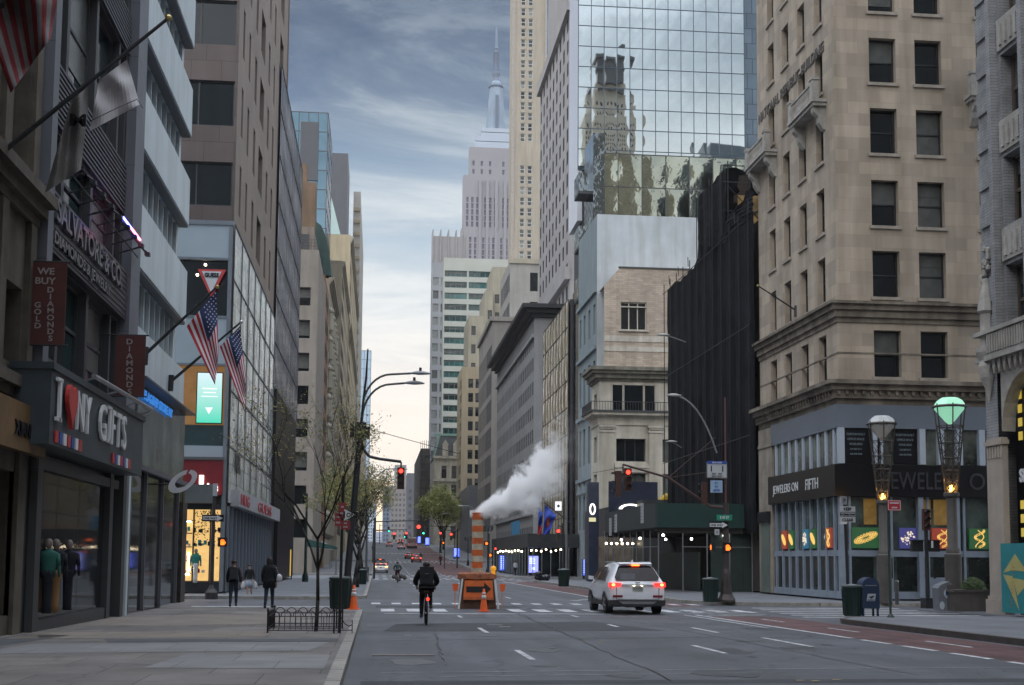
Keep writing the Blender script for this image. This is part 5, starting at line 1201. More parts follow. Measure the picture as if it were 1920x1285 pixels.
b = canyonR('mauve_tower', 30.0, 200, 239, 92.5, mauve, 'tall pale mauve tower with close rows of small dark windows on its avenue side', xback=46, pitch=3.75, wh=2.3, rows0=6, cols0=2.0, cp=4.3, cw=1.9, st=dict(fm=dark, frame=False), maxw=96, fskip=True, pm=[dull])
m = MB(); Fr('R', X=30).box(m, 199.6, 239.3, 91, 93, -.1, .7); Fr('S', Y=200).box(m, 29.4, 46, 91, 93, -.1, .6); part('cornice', m, mauve, b.root)
m = MB(); m.box(31.5, 206, 92.6, 46, 239, 125); part('upper_block', m, mauve, b.root)
m = MB(); Fr('R', X=30).box(m, 199.7, 239.3, 46.5, 48.5, -.1, .8); part('string_course', m, mauve, b.root)
b = Bld('beige_skyscraper', (46, 395, 0), 'very tall slim beige skyscraper with paired white framed windows', maxw=96)
f8 = Fr('S', Y=380)
rows = [(z, z+2.4) for z in [66+3.33*i for i in range(39)] if not (122.5 < z < 126)]
b.face(f8, 38.9, 49.6, -1, 208, [(41.6, 43.0), (43.9, 45.3)], rows, .35, dict(fm=whitep, t=.14, rails=1, mull=0), [blind, glass_b, glass_d, blind_l])
b.body(38.9, 49.6, 380, 387.5, -1, 208, skip='S'); b.finish(mat('beige_tower_stone', (.42, .375, .305), .85, var=.07, scale=.1, stain=.12))
m = MB(); f8.box(m, 38.9, 39.8, 0, 207.9, .01, .3); f8.box(m, 49.0, 49.6, 0, 207.9, .01, .4); part('edge_pier', m, mat('edge_pier', (.40, .36, .32), .85), b.root)
# teal banded building
b = Bld('teal_banded_building', (34, 450, 4), 'office block with white concrete bands and teal ribbon windows in mid distance', maxw=96)
f13 = Fr('S', Y=440)
b.face(f13, 21.6, 46.5, 3, 106.5, [(22.0, 29.8), (30.4, 38.2), (38.8, 45.8)], [(z, z+2.15) for z in [9+3.95*i for i in range(24)]], .5, dict(fm=mat('teal_frame', (.05, .15, .14), .4), t=.25, rails=0, mull=3), [mat('teal_glass', (.03, .15, .15), .08, var=1.0, scale=.12, spec=1), glass_g, glass_d])
b.body(21.6, 46.5, 440, 447, 3, 106.5, skip='S'); b.finish(mat('band_concrete', (.50, .52, .47), .8, var=.08, scale=.1))
b = Bld('finned_concrete_building', (30, 510, 5), 'pale concrete slab with white vertical fins and a toothed roofline behind the teal banded block', maxw=96)
f14 = Fr('S', Y=500)
b.face(f14, 19.9, 35, 5, 119, [(20.4+i*3.1, 22.6+i*3.1) for i in range(4)], [(z, z+3.3) for z in [14+5.3*i for i in range(19)]], .5, dict(fm=signwhite, frame=False), [blind_l, blind_l, blind])
b.body(19.9, 35, 500, 508, 5, 119, skip='S')
b.finish(mat('mauve_concrete', (.33, .34, .36), .8, var=.08, scale=.1))
m = MB()
for i in range(5): m.box(19.9+i*3.1, 499.7, 119, 20.4+i*3.1, 508, 132)
m.box(20.4, 500.5, 119, 34, 508, 129.5); part('roof_fin', m, mauve, b.root)
b = canyonR('beige_paired_building', 21.5, 333, 352, 52, mat('ochre_stone', (.42, .355, .25), .85, var=.08, scale=.2, stain=.12), 'ochre beige building with paired windows beside the old mansard building', xback=30, pitch=3.75, wh=2.4, rows0=5, cols0=1, cp=3, cw=1.3, fcols=[(23.2, 24.5), (25.1, 26.4), (27.6, 28.9)], st=dict(fm=dark, t=.12, rails=1), pm=[glass_d, blind, glass_b])
for x0, x1, y0, zt, lb in ((24.5, 29.2, 353, 69.5, 'lowest stepped beige block beside the teal banded office'), (29.3, 31.5, 356, 77.5, 'middle stepped beige block beside the teal banded office'), (31.6, 39.0, 359, 85, 'tallest stepped beige block below the beige skyscraper')):
    b = Bld('stepped_beige_block', ((x0+x1)/2, y0+8, 3), lb, group='stepped beige blocks', maxw=40)
    b.face(Fr('S', Y=y0), x0, x1, 3, zt, [(x0+.8, x0+2.0)]+([(x0+3.6, x0+5.2)] if x1-x0 > 6 else []), [(z, z+2.6) for z in [12+5.2*i for i in range(13)] if z+3.5 < zt], .3, dict(fm=dark, t=.15, rails=1), [glass_d, blind, glass_g])
    b.body(x0, x1, y0, y0+20, 3, zt, skip='S'); b.finish(mat('olive_beige_stone', (.36, .33, .26), .85, var=.1, scale=.2, stain=.12))
b = Bld('dark_low_building', (27, 300, 3), 'low dark grey building with green windows behind the steam')
b.face(Fr('S', Y=300), 21.4, 27, 2.8, 19, [(23.4, 26.4)], [(9.5, 12.4), (14, 17)], .4, dict(fm=whitep, t=.15, rails=0, mull=1), [glass_g]); b.body(21.4, 27, 300, 332, 2.8, 19, skip='S'); b.finish(mat('slate_clad', (.13, .14, .16), .6, var=.1))
# old mansard building and scaffold tower
b = Bld('mansard_building', (21, 410, 4), 'old pale stone building with dormers and a green edged mansard roof ending the view', maxw=60)
fm_ = Fr('S', Y=405)
b.face(fm_, 17.8, 28, 4, 33.5, [(20.0, 21.6), (23.2, 24.8), (26, 27.4)], [(8, 12), (15, 19), (21.5, 25), (27, 31)], .5, dict(fm=dark, t=.15, rails=1, mull=1), [glass_d, blind]); b.body(17.8, 28, 405, 436, 4, 33.5, skip='S'); b.finish(creamstone)
m = MB(); m.extr([(17.6, 34), (28.2, 34), (26.6, 40.5), (19.2, 40.5)], lambda a, c, t: (a, t, c), 404.9, 436); part('mansard_roof', m, mat('slate_roof', (.10, .11, .12), .6, var=.2), b.root)
m = MB()
for z in (20, 26, 33.3): fm_.box(m, 17.4, 28.3, z, z+.8, 0, .9)
for x in (20.2, 23.6): m.box(x, 403.9, 34.1, x+1.8, 406, 37.6); m.extr([(x-.2, 37.6), (x+2, 37.6), (x+.9, 39.2)], lambda a, c, t: (a, t, c), 403.8, 406)
part('dormer', m, creamstone, b.root)
m = MB(); m.box(17.5, 404.7, 40.5, 28.3, 405.2, 41.2); m.hexa([(17.4, 404.6, 34), (17.9, 404.6, 34), (19.6, 404.6, 40.8), (19.1, 404.6, 40.8), (17.4, 404.9, 34), (17.9, 404.9, 34), (19.6, 404.9, 40.8), (19.1, 404.9, 40.8)][0:4]+[(17.4, 404.9, 34), (17.9, 404.9, 34), (19.6, 404.9, 40.8), (19.1, 404.9, 40.8)]); part('green_edge', m, mat('pale_verdigris', (.20, .36, .28), .6), b.root)
b = Bld('scaffolded_tower', (15, 430, 5), 'dark scaffolded building side ending the right street wall, topped with spikes', maxw=1)
b.w.box(14.6, 441, 4, 17.7, 520, 39.5); b.finish(mat('dark_tan_netting', (.11, .10, .085), .9, var=.3, scale=.3, stain=.3))
m = MB(); R = random.Random(5)
for j in range(12):
    m.box(14.4, 440.6, 6+j*2.8, 17.9, 440.9, 6.25+j*2.8)
for i in range(6): m.tube((14.5+i*.65, 440.5, 5), (14.5+i*.65, 440.5, 41+R.random()*1.5), .08, n=5)
part('scaffold', m, mat('scaffold_dark', (.04, .04, .038), .8), b.root)
# far hazy vista blocks
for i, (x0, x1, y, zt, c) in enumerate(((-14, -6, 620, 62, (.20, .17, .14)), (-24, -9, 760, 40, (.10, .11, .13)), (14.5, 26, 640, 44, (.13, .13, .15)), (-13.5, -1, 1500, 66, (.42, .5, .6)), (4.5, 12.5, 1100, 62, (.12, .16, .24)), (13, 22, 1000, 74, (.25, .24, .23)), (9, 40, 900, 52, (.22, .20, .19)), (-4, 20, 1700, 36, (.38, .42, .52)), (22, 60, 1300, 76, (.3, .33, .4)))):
    lbs = ['buff end building low on the left of the vista', 'dark low building far down the left side', 'dark slab just past the scaffolded tower', 'pale blue glass block closing the avenue on the left', 'narrow dark blue block in the middle of the vista', 'grey brown tower beyond the scaffolded building', 'low brown block beyond the scaffolded building', 'faint lilac block closing the bottom of the avenue', 'faint blue grey slab far behind the right street wall']
    b = Bld('distant_building', ((x0+x1)/2, y, 6), lbs[i], maxw=24)
    b.face(Fr('S', Y=y), x0, x1, 4, zt, [(x0+1+k*2.6, x0+2.3+k*2.6) for k in range(int((x1-x0-2)/2.6))], [(z, z+1.8) for z in [9+3.6*k for k in range(int((zt-12)/3.6))]], .3, dict(fm=dark, frame=False), [glass_b if i in (3, 4) else blind])
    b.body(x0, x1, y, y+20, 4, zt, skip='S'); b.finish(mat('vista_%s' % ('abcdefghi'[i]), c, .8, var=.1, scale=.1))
# --- the art-deco skyscraper
b = Bld('art_deco_skyscraper', (94, 1060, 6), 'famous pale art deco skyscraper with a stepped crown, tall mast and antenna', maxw=60)
YE = 1046
def tier(x0, x1, y0, y1, z0, z1, cp=4.2, cw=1.9, rp=5.2, rh=4.3, top=5, groups=True):
    cols = []; c = x0+2.5; i = 0
    while c+cw < x1-1.5: cols.append((c, c+cw)); c += cp if (i % 3 != 2) else cp*1.6; i += 1
    b.face(Fr('S', Y=y0), x0, x1, z0, z1, cols, [(z, z+rh) for z in [z0+2+rp*k for k in range(int((z1-z0-top)/rp))]], .8, dict(fm=dark, frame=False), mat('esb_window', (.10, .085, .13), .4, var=.15))
    b.body(x0, x1, y0, y0+(y1-y0), z0, z1, skip='S')
tier(60, 132, 1040, 1060, 6, 200); tier(65.5, 125, YE, 1060, 200, 276); tier(67, 123, YE+1, 1060, 276, 322, top=16)
tier(72, 119, YE+3, 1060, 322, 347, rp=7, rh=4, top=10, cp=7); b.finish(esbm)
m = MB()
for x0, x1 in ((80, 82.2), (86, 88.4), (93.5, 95.9), (101, 103.3), (108, 110)): Fr('S', Y=YE+1).box(m, x0, x1, 200, 318, .8, 2.2)
part('vertical_pier', m, esbm, b.root)
m = MB()
for i, (hw, z0, z1) in enumerate(((19.5, 347, 353), (18.6, 353.6, 357.5), (14, 357.5, 361), (13.5, 361.6, 365))): m.box(95.5-hw, 1052, z0, 95.5+hw, 1080, z1)
part('setback_deck', m, mat('pale_blue_deck', (.38, .44, .52), .5, metal=.2), b.root)
m = MB(); m.lathe((95.6, 1068, 0), [(8.2, 365), (7.4, 370), (6.6, 388), (6.0, 398), (5.8, 405), (4.6, 407.5), (4.4, 410), (2.8, 412)], 8, rot=pi/8); 
for a in range(4):
    ca, sa = cos(a*pi/2), sin(a*pi/2); m.hexa([(95.6+ca*6-sa*1.3, 1068+sa*6+ca*1.3, 365), (95.6+ca*6+sa*1.3, 1068+sa*6-ca*1.3, 365), (95.6+ca*9+sa*1.3, 1068+sa*9-ca*1.3, 365), (95.6+ca*9-sa*1.3, 1068+sa*9+ca*1.3, 365), (95.6+ca*4-sa, 1068+sa*4+ca, 400), (95.6+ca*4+sa, 1068+sa*4-ca, 400), (95.6+ca*6+sa, 1068+sa*6-ca, 400), (95.6+ca*5.2-sa, 1068+sa*5.2+ca, 400)])
part('mast', m, esbs, b.root)
m = MB(); m.box(94.2, 1057, 366, 97, 1058.5, 396); part('mast_window', m, mat('mast_glass', (.10, .14, .20), .3), b.root)
m = MB(); m.lathe((95.6, 1068, 0), [(6.6, 406.6), (6.6, 407.4), (3.0, 408), (2.6, 415), (4.0, 418.5), (4.0, 420), (2.4, 420.6), (1.9, 434), (1.5, 440), (2.4, 441), (1.3, 442), (1.0, 455), (.6, 462)], 10)
for k in range(9): m.lathe((95.6, 1068, 421+k*2), [(2.9, 0), (2.9, .6)], 8)
part('antenna', m, mat('antenna_steel', (.16, .21, .30), .5, metal=.3), b.root)
# ------------------------------------------------------------------ street furniture
def gp(px, py, up=.15): v = G(px, py, up); return v
# traffic signal head: faces -Y (towards the camera)
def head(parent, x, y, z, lit='red', s=1.0, side=False, name='signal_head'):
    m = MB(); w_, h_, d_ = .33*s, 1.02*s, .22*s
    m.box(x-w_/2, y, z-h_/2, x+w_/2, y+d_, z+h_/2) if not side else m.box(x-d_/2, y, z-h_/2, x+d_/2, y+w_, z+h_/2)
    hd = part(name, m, mat('signal_housing', (.06, .022, .015), .5, var=.2), parent)
    for i, c in enumerate(('red', 'amber', 'green')):
        zc = z+h_/3-i*h_/3; on = lit == c; v = MB(); l = MB()
        if side: v.box(x-d_/2-.14*s, y+.06*s, zc+.05*s, x-d_/2, y+w_-.06*s, zc+.12*s); part('visor', v, dark, hd); continue
        l.lathe((x, y-.01, zc), [(.01, 0)], 3) if False else None
        n = 12; l.poly([(x+.10*s*cos(2*pi*k/n), y-.012, zc+.10*s*sin(2*pi*k/n)) for k in range(n)][::-1])
        part('lens', l, {'red': e_redcore, 'green': e_green, 'amber': e_amber}[c] if on else mat('lens_off', (.03, .012, .01), .3), hd)
        for k in range(8):
            a0, a1 = pi*k/8, pi*(k+1)/8; r = .125*s
            v.quad((x+r*cos(a0), y, zc+r*sin(a0)), (x+r*cos(a1), y, zc+r*sin(a1)), (x+r*cos(a1), y-.2*s, zc+r*sin(a1)), (x+r*cos(a0), y-.2*s, zc+r*sin(a0)))
        part('visor', v, dark if not (on and c == 'red') else mat('visor_red_lit', (.10, .015, .015), .5), hd)
    return hd
def walk_signal(parent, x, y, z, on=True, s=1.0):
    m = MB(); m.box(x-.21*s, y, z-.21*s, x+.21*s, y+.2*s, z+.21*s); m.box(x-.23*s, y-.12*s, z+.19*s, x+.23*s, y+.02*s, z+.22*s); o = part('walk_signal', m, black, parent)
    if on:
        h = MB(); h.box(x-.08*s, y-.02, z-.13*s, x+.09*s, y-.005, z+.02*s)
        for k in range(4): h.box(x-.08*s+k*.045*s, y-.02, z+.02*s, x-.05*s+k*.045*s, y-.005, z+.14*s-.02*abs(k-1.5)*s)
        h.box(x+.10*s, y-.02, z-.08*s, x+.14*s, y-.005, z+.03*s); part('hand_symbol', h, e_amber, o)
    return o
def sign_plate(parent, fr, c, z, w_, h_, colr, lines=(), tcol=None, out=0, name='plate', size=.1, border=None, sx=.8, gap=None):
    m = MB(); fr.box(m, c-w_/2, c+w_/2, z-h_/2, z+h_/2, out, out+.02); o = part(name, m, colr, parent)
    if border: b_ = MB(); [fr.box(b_, *a, out+.02, out+.024) for a in ((c-w_/2+.01, c+w_/2-.01, z+h_/2-.03, z+h_/2-.015), (c-w_/2+.01, c+w_/2-.01, z-h_/2+.015, z-h_/2+.03), (c-w_/2+.01, c-w_/2+.025, z-h_/2+.03, z+h_/2-.03), (c+w_/2-.025, c+w_/2-.01, z-h_/2+.03, z+h_/2-.03))]; part('border', b_, border, o)
    if lines:
        t = MB(); n = len(lines); g_ = gap or h_/(n+.3)
        for i, s_ in enumerate(lines): text_mb(t, s_, size, fr, c, z+(n-1)/2*g_-i*g_-size*.35, out+.03, .008, 'CENTER', sx=sx, bold=.004)
        part('lettering', t, tcol or signblack, o)
    return o
def one_way(parent, x, y, z, w_=.92, h_=.31):
    fr = Fr('S', Y=y); m = MB(); fr.box(m, x-w_/2, x+w_/2, z-h_/2, z+h_/2, 0, .02); o = part('one_way_plate', m, signblack, parent)
    m = MB(); a = .022; L_, R_ = x-w_/2+.04, x+w_/2-.04
    pts = [(L_, z-.085), (R_-.26, z-.085), (R_-.26, z-.135), (R_, z), (R_-.26, z+.135), (R_-.26, z+.085), (L_, z+.085)]
    m.extr(pts, lambda p, q, t: fr.P(p, q, t), .022, .028); part('arrow', m, letterwhite, o)
    m = MB(); text_mb(m, 'ONE WAY', .14, fr, L_+.03, z-.05, .034, .004, sx=.9, bold=.004); part('lettering', m, signblack, o)
# --- left corner lamp and signal pole
X0, Y0 = -1.05, 47.2; z0 = gz(Y0)+.15
t = thing('street_light_pole', (X0, Y0, z0), 'tall leaning dark pole with two curved lamp arms and a hanging red signal', 'street light')
top = Vector((X0+.38, Y0, 6.4))
m = MB(); m.lathe((X0, Y0, z0), [(.26, 0), (.26, .25), (.2, .32), (.17, 1.1), (.14, 1.2)], 8); m.tube((X0, Y0, z0+1.1), top, .13, .11, 10); part('pole', m, dark, t)
m = MB(); m.rbox((top.x, Y0, 6.1), .36, .36, .65, .2); m.rbox((top.x-.3, Y0, 6.2), .16, .2, .5); m.rbox((top.x+.28, Y0, 6.15), .14, .2, .45); part('control_box', m, dark, t)
m = MB(); m.path([top, (X0+.47, Y0, 7.6), (X0+.55, Y0, 8.4), (X0+.6, Y0, 9.5)], [.05, .045, .04, .025], 8); part('mast', m, dark, t)
for zt, xe in ((8.62, 1.5), (8.25, 1.28)):
    m = MB(); pts = [(X0+.42, Y0, 6.9)]
    for k in range(9): a = pi/2*k/8; pts.append((X0+.44+ (1.05)*(1-cos(a)), Y0, zt-1.35+1.3*sin(a)))
    pts.append((xe-.35, Y0, zt)); m.path(pts, .04, 8); arm = part('lamp_arm', m, mat('lamp_arm_grey', (.10, .105, .10), .5, metal=.5), t)
    m = MB(); m.lathe((xe, Y0, zt-.05), [(.05, 0), (.26, .03), (.28, .07), (.18, .12), (.06, .15)], 12, sx=1.4, sy=.6); part('lamp_head', m, mat('lamp_head_grey', (.30, .31, .33), .5), arm); m = MB(); m.lathe((xe, Y0, zt+.1), [(.05, 0), (.05, .12)], 8); part('photocell', m, dark, arm)
m = MB(); m.path([(top.x+.02, Y0, 6.1), (top.x+.12, Y0, 5.75), (top.x+.35, Y0, 5.5), (.05, Y0, 5.42), (.84, Y0, 5.33)], .055, 8); m.tube((.84, Y0, 5.33), (.84, Y0, 5.1), .03); part('signal_arm', m, dark, t)
head(t, .84, Y0, 4.72, 'red', .78)
m = MB(); m.tube((top.x, Y0, 6.6), (3.0, Y0+.5, 5.7), .012, n=5); part('wire', m, dark, t)
# --- right corner signal pole
v = gp(1362, 1129); X1, Y1 = v.x, v.y; z0 = gz(Y1)+.15
t = thing('traffic_signal_pole', (X1, Y1, z0), 'right corner pole with a long slanted signal arm, bus signs and one way sign', 'traffic signal')
m = MB(); m.lathe((X1, Y1, z0), [(.42, 0), (.42, .1), (.28, .35), (.2, 1.3), (.15, 1.5), (.13, 4.5)], 8); part('pole', m, mat('brown_pole', (.055, .045, .042), .5, metal=.3, var=.2), t)
m = MB(); m.tube((X1, Y1, z0+4.5), (X1, Y1, 9.3), .05, .035); part('upper_mast', m, mat('maroon_mast', (.10, .04, .04), .5), t)
pA = onY(1168, 871, Y1); pB = onY(1253, 896, Y1)
m = MB(); m.path([(X1, Y1, 4.2), onY(1332, 950, Y1), pB, pA], [.08, .07, .055, .045], 8); m.tube(onY(1342, 820, Y1), pB, .015, n=5); m.tube(onY(1112, 887, Y1), onY(1170, 876, Y1), .012, n=5); m.tube(pB, onY(1330, 885, Y1), .012, n=5); part('signal_arm', m, mat('arm_brown', (.07, .035, .032), .5, metal=.2), t)
m = MB(); m.tube(pA, pA+Vector((0, 0, -.35)), .03); part('hanger', m, dark, t)
q = onY(1177, 900, Y1); head(t, q.x, Y1-.1, q.z, 'red', 1.0)
q = onY(1158, 908, Y1); head(t, q.x, Y1-.3, q.z, None, 1.15, side=True)
q = onY(1321, 925, Y1); head(t, q.x, Y1-.1, q.z, None, 1.0, side=True)
FrT = Fr('S', Y=Y1-.2)
q = onY(1342, 880, Y1); sign_plate(t, FrT, q.x, q.z-.06, .95, .72, signwhite, (), out=0, border=signblack)
m = MB(); FrT.box(m, q.x-.46, q.x+.46, q.z+.22, q.z+.36, .03, .035); part('blue_header', m, bluep, t); m = MB(); text_mb(m, 'BUS LANE', .10, FrT, q.x, q.z+.25, .045, .005, 'CENTER', bold=.002)
part('header_text', m, letterwhite, t); m = MB()
text_mb(m, '1   1', .38, FrT, q.x, q.z-.12, .03, .005, 'CENTER', sx=1.05, bold=.006)
text_mb(m, 'BUS    BUS', .10, FrT, q.x, q.z-.26, .03, .005, 'CENTER', bold=.003); text_mb(m, 'ONLY ONLY', .09, FrT, q.x, q.z-.37, .03, .005, 'CENTER', bold=.003); part('sign_text', m, signblack, t)
q = onY(1341, 913, Y1); sign_plate(t, FrT, q.x, q.z, .56, .56, mat('pale_blue_sign', (.25, .36, .5), .5), ('M 1', 'M 2', 'LIMITED'), bluep, size=.13, sx=.7)
q = onY(1356, 971, Y1); sign_plate(t, FrT, q.x, q.z, .72, .26, mat('sign_green', (.01, .22, .13), .5), ('E 47 ST',), letterwhite, size=.17, name='street_name_plate')
q = onY(1345, 985, Y1); one_way(t, q.x, Y1-.22, q.z)
q = onY(1342, 998, Y1); sign_plate(t, FrT, q.x, q.z, .22, .26, signwhite, ('P',), size=.14)
q = onY(1362, 1027, Y1); walk_signal(t, q.x, Y1-.2, q.z, True, 1.0)
q = onY(1341, 1027, Y1); m = MB(); m.box(q.x-.2, Y1-.2, q.z-.2, q.x-.04, Y1+.2, q.z+.2); o = part('walk_signal', m, black, t); m = MB(); m.box(q.x-.21, Y1-.08, q.z-.1, q.x-.205, Y1+.08, q.z+.12); part('hand_symbol', m, e_amber, o)
def cobra(label, Yc, tip, bend, root_, r=.04):
    a, b_, c = onY(*tip, Yc), onY(*bend, Yc), onY(*root_, Yc)
    t = thing('street_lamp', tuple(c), label, 'street lamp', 'cobra head street lamps')
    m = MB(); pts = [a+(b_-a)*.12]
    for k in range(1, 9): u = k/8; pts.append(a*(1-u)**2+b_*2*u*(1-u)+c*u*u)
    m.path(pts, r, 6); part('arm', m, galv, t)
    m = MB(); m.lathe((a.x+.1, a.y, a.z-.06), [(.04, 0), (.22, .03), (.22, .08), (.06, .13)], 10, sx=1.7, sy=.7); part('lamp_head', m, mat('lamp_head_pale', (.42, .42, .40), .5), t); return t
cobra('curved street lamp in front of the black netting above the bus sign', 58, (1259, 741), (1310, 742), (1344, 850))
cobra('upper street lamp stub crossing the edge of the tan brick wall and netting', 66, (1240, 628), (1262, 632), (1286, 642), .03)
cobra('lower short street lamp beside the cream pilaster and netting', 78, (1256, 828), (1268, 832), (1278, 840), .03)
# --- small signals down the avenue
def far_signal(px, py, Y, lit, label, s=1.1, arm=None, pole=None):
    p = onY(px, py, Y); t = thing('traffic_signal', tuple(p), label, 'traffic signal', 'traffic signals down the avenue')
    z = p.z-(.34 if lit == 'red' else -.34)*s
    m = MB(); w_ = .36*s; m.box(p.x-w_/2, Y, z-.52*s, p.x+w_/2, Y+.25, z+.52*s); part('housing', m, mat('signal_dark', (.035, .03, .02), .5), t)
    l = MB(); n = 10; zc = p.z; l.poly([(p.x+.16*s*cos(2*pi*k/n), Y-.02, zc+.16*s*sin(2*pi*k/n)) for k in range(n)][::-1]); part('lens', l, {'red': e_redcore, 'green': e_green, 'amber': e_amber}[lit], t)
    ax = onY(arm, py-4, Y).x if arm else p.x
    m = MB(); m.tube((p.x, Y+.1, z+.5*s), (p.x, Y+.1, z+.9*s), .05, n=5)
    if arm: m.tube((p.x, Y+.1, z+.9*s), (ax, Y+.1, z+.75*s), .06, n=6); m.tube((ax, Y+.1, gz(Y)), (ax, Y+.1, z+1.1*s), .11, n=6)
    else: m.tube((p.x, Y+.15, gz(Y)), (p.x, Y+.15, z+.9*s), .10, n=6)
    part('pole', m, dark, t)
far_signal(785, 988, 130, 'red', 'biggest far red signal hanging over the middle of the avenue', 1.15, 703)
far_signal(762, 1000, 232, 'red', 'small red signal left of the middle over the hill crest', 1.2, 700)
far_signal(739, 1001, 250, 'red', 'small red signal above the white car on the left of the crest', 1.3, 702)
far_signal(826, 1000, 232, 'red', 'small red signal over the bus lane, left one of the right hand pair', 1.1, 858)
far_signal(846, 1002, 205, 'red', 'red signal at the right kerb beyond the flags, right one of the pair', 1.1, 858)
far_signal(794, 1000, 300, 'green', 'green signal just right of the biggest far red one', 1.4, 853)
far_signal(729, 996, 420, 'green', 'tiny green signal at the far left of the crest', 1.6, 712)
far_signal(759, 1007, 520, 'green', 'faint green signal low at the crest behind the cars', 1.4)
far_signal(702, 1012, 360, 'green', 'green signal at the left kerb among tree branches', 1.2)
far_signal(1047, 996, 121, 'red', 'red signal on the right pavement beside the blue flags', .95, 1056)
far_signal(929, 1029, 121, 'red', 'small red signal low beside the first blue kiosk', .55)
far_signal(770, 1009, 600, 'green', 'tiny green signal farthest over the bus roof', 1.5)
for px, py, Y, lb in ((831, 1018, 200, 'far orange hand signal near the right kerb'), (912, 1019, 118, 'orange hand signal half hidden behind the striped steam stack'), (919, 1041, 119, 'orange hand signal low between the stack and the kiosk')):
    p = onY(px, py, Y); t = thing('pedestrian_signal', tuple(p), lb, 'pedestrian signal', 'far pedestrian signals'); walk_signal(t, p.x, Y, p.z, True, 1.0); m = MB(); m.tube((p.x+.25, Y+.2, gz(Y)), (p.x+.25, Y+.2, p.z+.9), .07, n=6); part('pole', m, dark, t)
# --- left one-way / walk signal pole in front of the corner shop
v = gp(396, 1124); t = thing('signal_post', tuple(v), 'short post with a one way arrow and orange hand signal before the lit shop window', 'signal post')
m = MB(); m.lathe((v.x, v.y, v.z), [(.28, 0), (.28, .3), (.16, .45), (.09, .6), (.07, 4.9)], 8); part('pole', m, mat('post_dark', (.035, .03, .035), .5), t)
q = onY(400, 972, v.y); one_way(t, q.x, v.y-.15, q.z, .95, .30); q = onY(418, 1017, v.y); walk_signal(t, q.x, v.y-.2, q.z, True, .95)
m = MB(); m.box(v.x-.05, v.y-.12, v.z+4.55, v.x+.12, v.y+.1, v.z+5.1); part('bracket', m, signwhite, t)
# --- sign post beside the tree guard
v = gp(636, 1187); t = thing('sign_post', tuple(v), 'thin dark post with red parking signs and an arrow beside the tree guard', 'sign post')
m = MB(); m.tube((v.x, v.y, v.z), (v.x+.03, v.y, v.z+3.6), .035); part('post', m, dark, t)
Fv = Fr('S', Y=v.y-.05)
for px, py, w_, h_ in ((642, 957, .17, .34), (634, 975, .14, .30), (648, 985, .22, .20)):
    q = onY(px, py, v.y); sign_plate(t, Fv, q.x, q.z, w_, h_, mat('sign_red', (.28, .03, .035), .5), ('NO', 'STOP'), signwhite, size=.05, name='parking_plate')
q = onY(657, 966, v.y); one_way(t, q.x, v.y-.08, q.z, .32, .14)
# --- litter bins
def bin_(px, py, label, up=.15, s=1.0, body=None, Yo=None):
    v = gp(px, py, up); t = thing('litter_bin', tuple(v), label, 'litter bin', 'dark green litter bins')
    m = MB(); m.lathe(tuple(v), [(.27*s, 0), (.31*s, .86*s), (.33*s, .9*s)], 16); 
    for k in range(16): a = 2*pi*k/16; m.tube((v.x+.29*s*cos(a), v.y+.29*s*sin(a), v.z+.03), (v.x+.335*s*cos(a), v.y+.335*s*sin(a), v.z+.86*s), .012, n=4)
    part('body', m, body or darkgreen, t, 40)
    m = MB(); m.lathe((v.x, v.y, v.z+.9*s), [(.35*s, 0), (.35*s, .05*s), (.25*s, .09*s), (.2*s, .07*s)], 16); part('rim', m, mat('bin_rim', (.04, .06, .055), .5), t, 40)
    m = MB(); m.lathe((v.x, v.y, v.z+.94*s), [(.20*s, 0), (.17*s, .05*s), (.05, .07*s)], 8); part('bin_liner', m, mat('grey_liner', (.22, .23, .24), .6), t, True); return t
bin_(637, 1142, 'dark green litter bin beside the orange cones on the left corner', .15, 1.18)
bin_(678, 1096, 'dark green litter bin across the street by the left kerb, nearer one', .15, 1.1); bin_(684, 1084, 'dark green litter bin farther down the left kerb', .15, 1.1)
bin_(1332, 1129, 'dark green litter bin at the foot of the right corner signal pole', .15, 1.1)
bin_(1057, 1100, 'dark green bin on the pavement in mid distance right of the kiosks', .15, 1.25)
bin_(1599, 1155, 'dark green litter bin next to the blue mailbox', .15, 1.05)
v = gp(1014, 1089); t = thing('rubbish_bags', tuple(v), 'pile of black rubbish bags beside the second blue kiosk', 'rubbish bags')
m = MB(); R = random.Random(8)
for k in range(7): m.sphere((v.x+R.uniform(-.5, .5), v.y+R.uniform(-.3, .3), v.z+.28+.3*(k > 3)), R.uniform(.28, .4), 10, .85)
part('bag', m, mat('black_plastic', (.012, .014, .02), .25, var=.3), t, True)
# --- cones
def cone(px, py, label, up=.15, s=1.0, yo=None):
    v = gp(px, py, up); t = thing('traffic_cone', tuple(v), label, 'traffic cone', 'orange traffic cones')
    m = MB(); m.rbox(tuple(v), .36*s, .36*s, .04); m.lathe((v.x, v.y, v.z+.04), [(.13*s, 0), (.035*s, .7*s), (.02, .72*s)], 14); part('cone_body', m, orange, t, 40)
    m = MB(); m.lathe((v.x, v.y, v.z+.42*s), [(.086*s, 0), (.071*s, .12*s)], 14); m.lathe((v.x, v.y, v.z+.57*s), [(.066*s, 0), (.058*s, .06*s)], 14); part('reflective_band', m, whitep, t, True); return t
cone(663, 1143, 'orange cone right of the bin on the left corner', .15, 1.15); cone(656, 1141, 'orange cone with a white collar squeezed between bin and cone', .15, 1.1)
cone(907, 1147, 'orange cone standing in front of the arrow board of the steam stack', 0, 1.15)
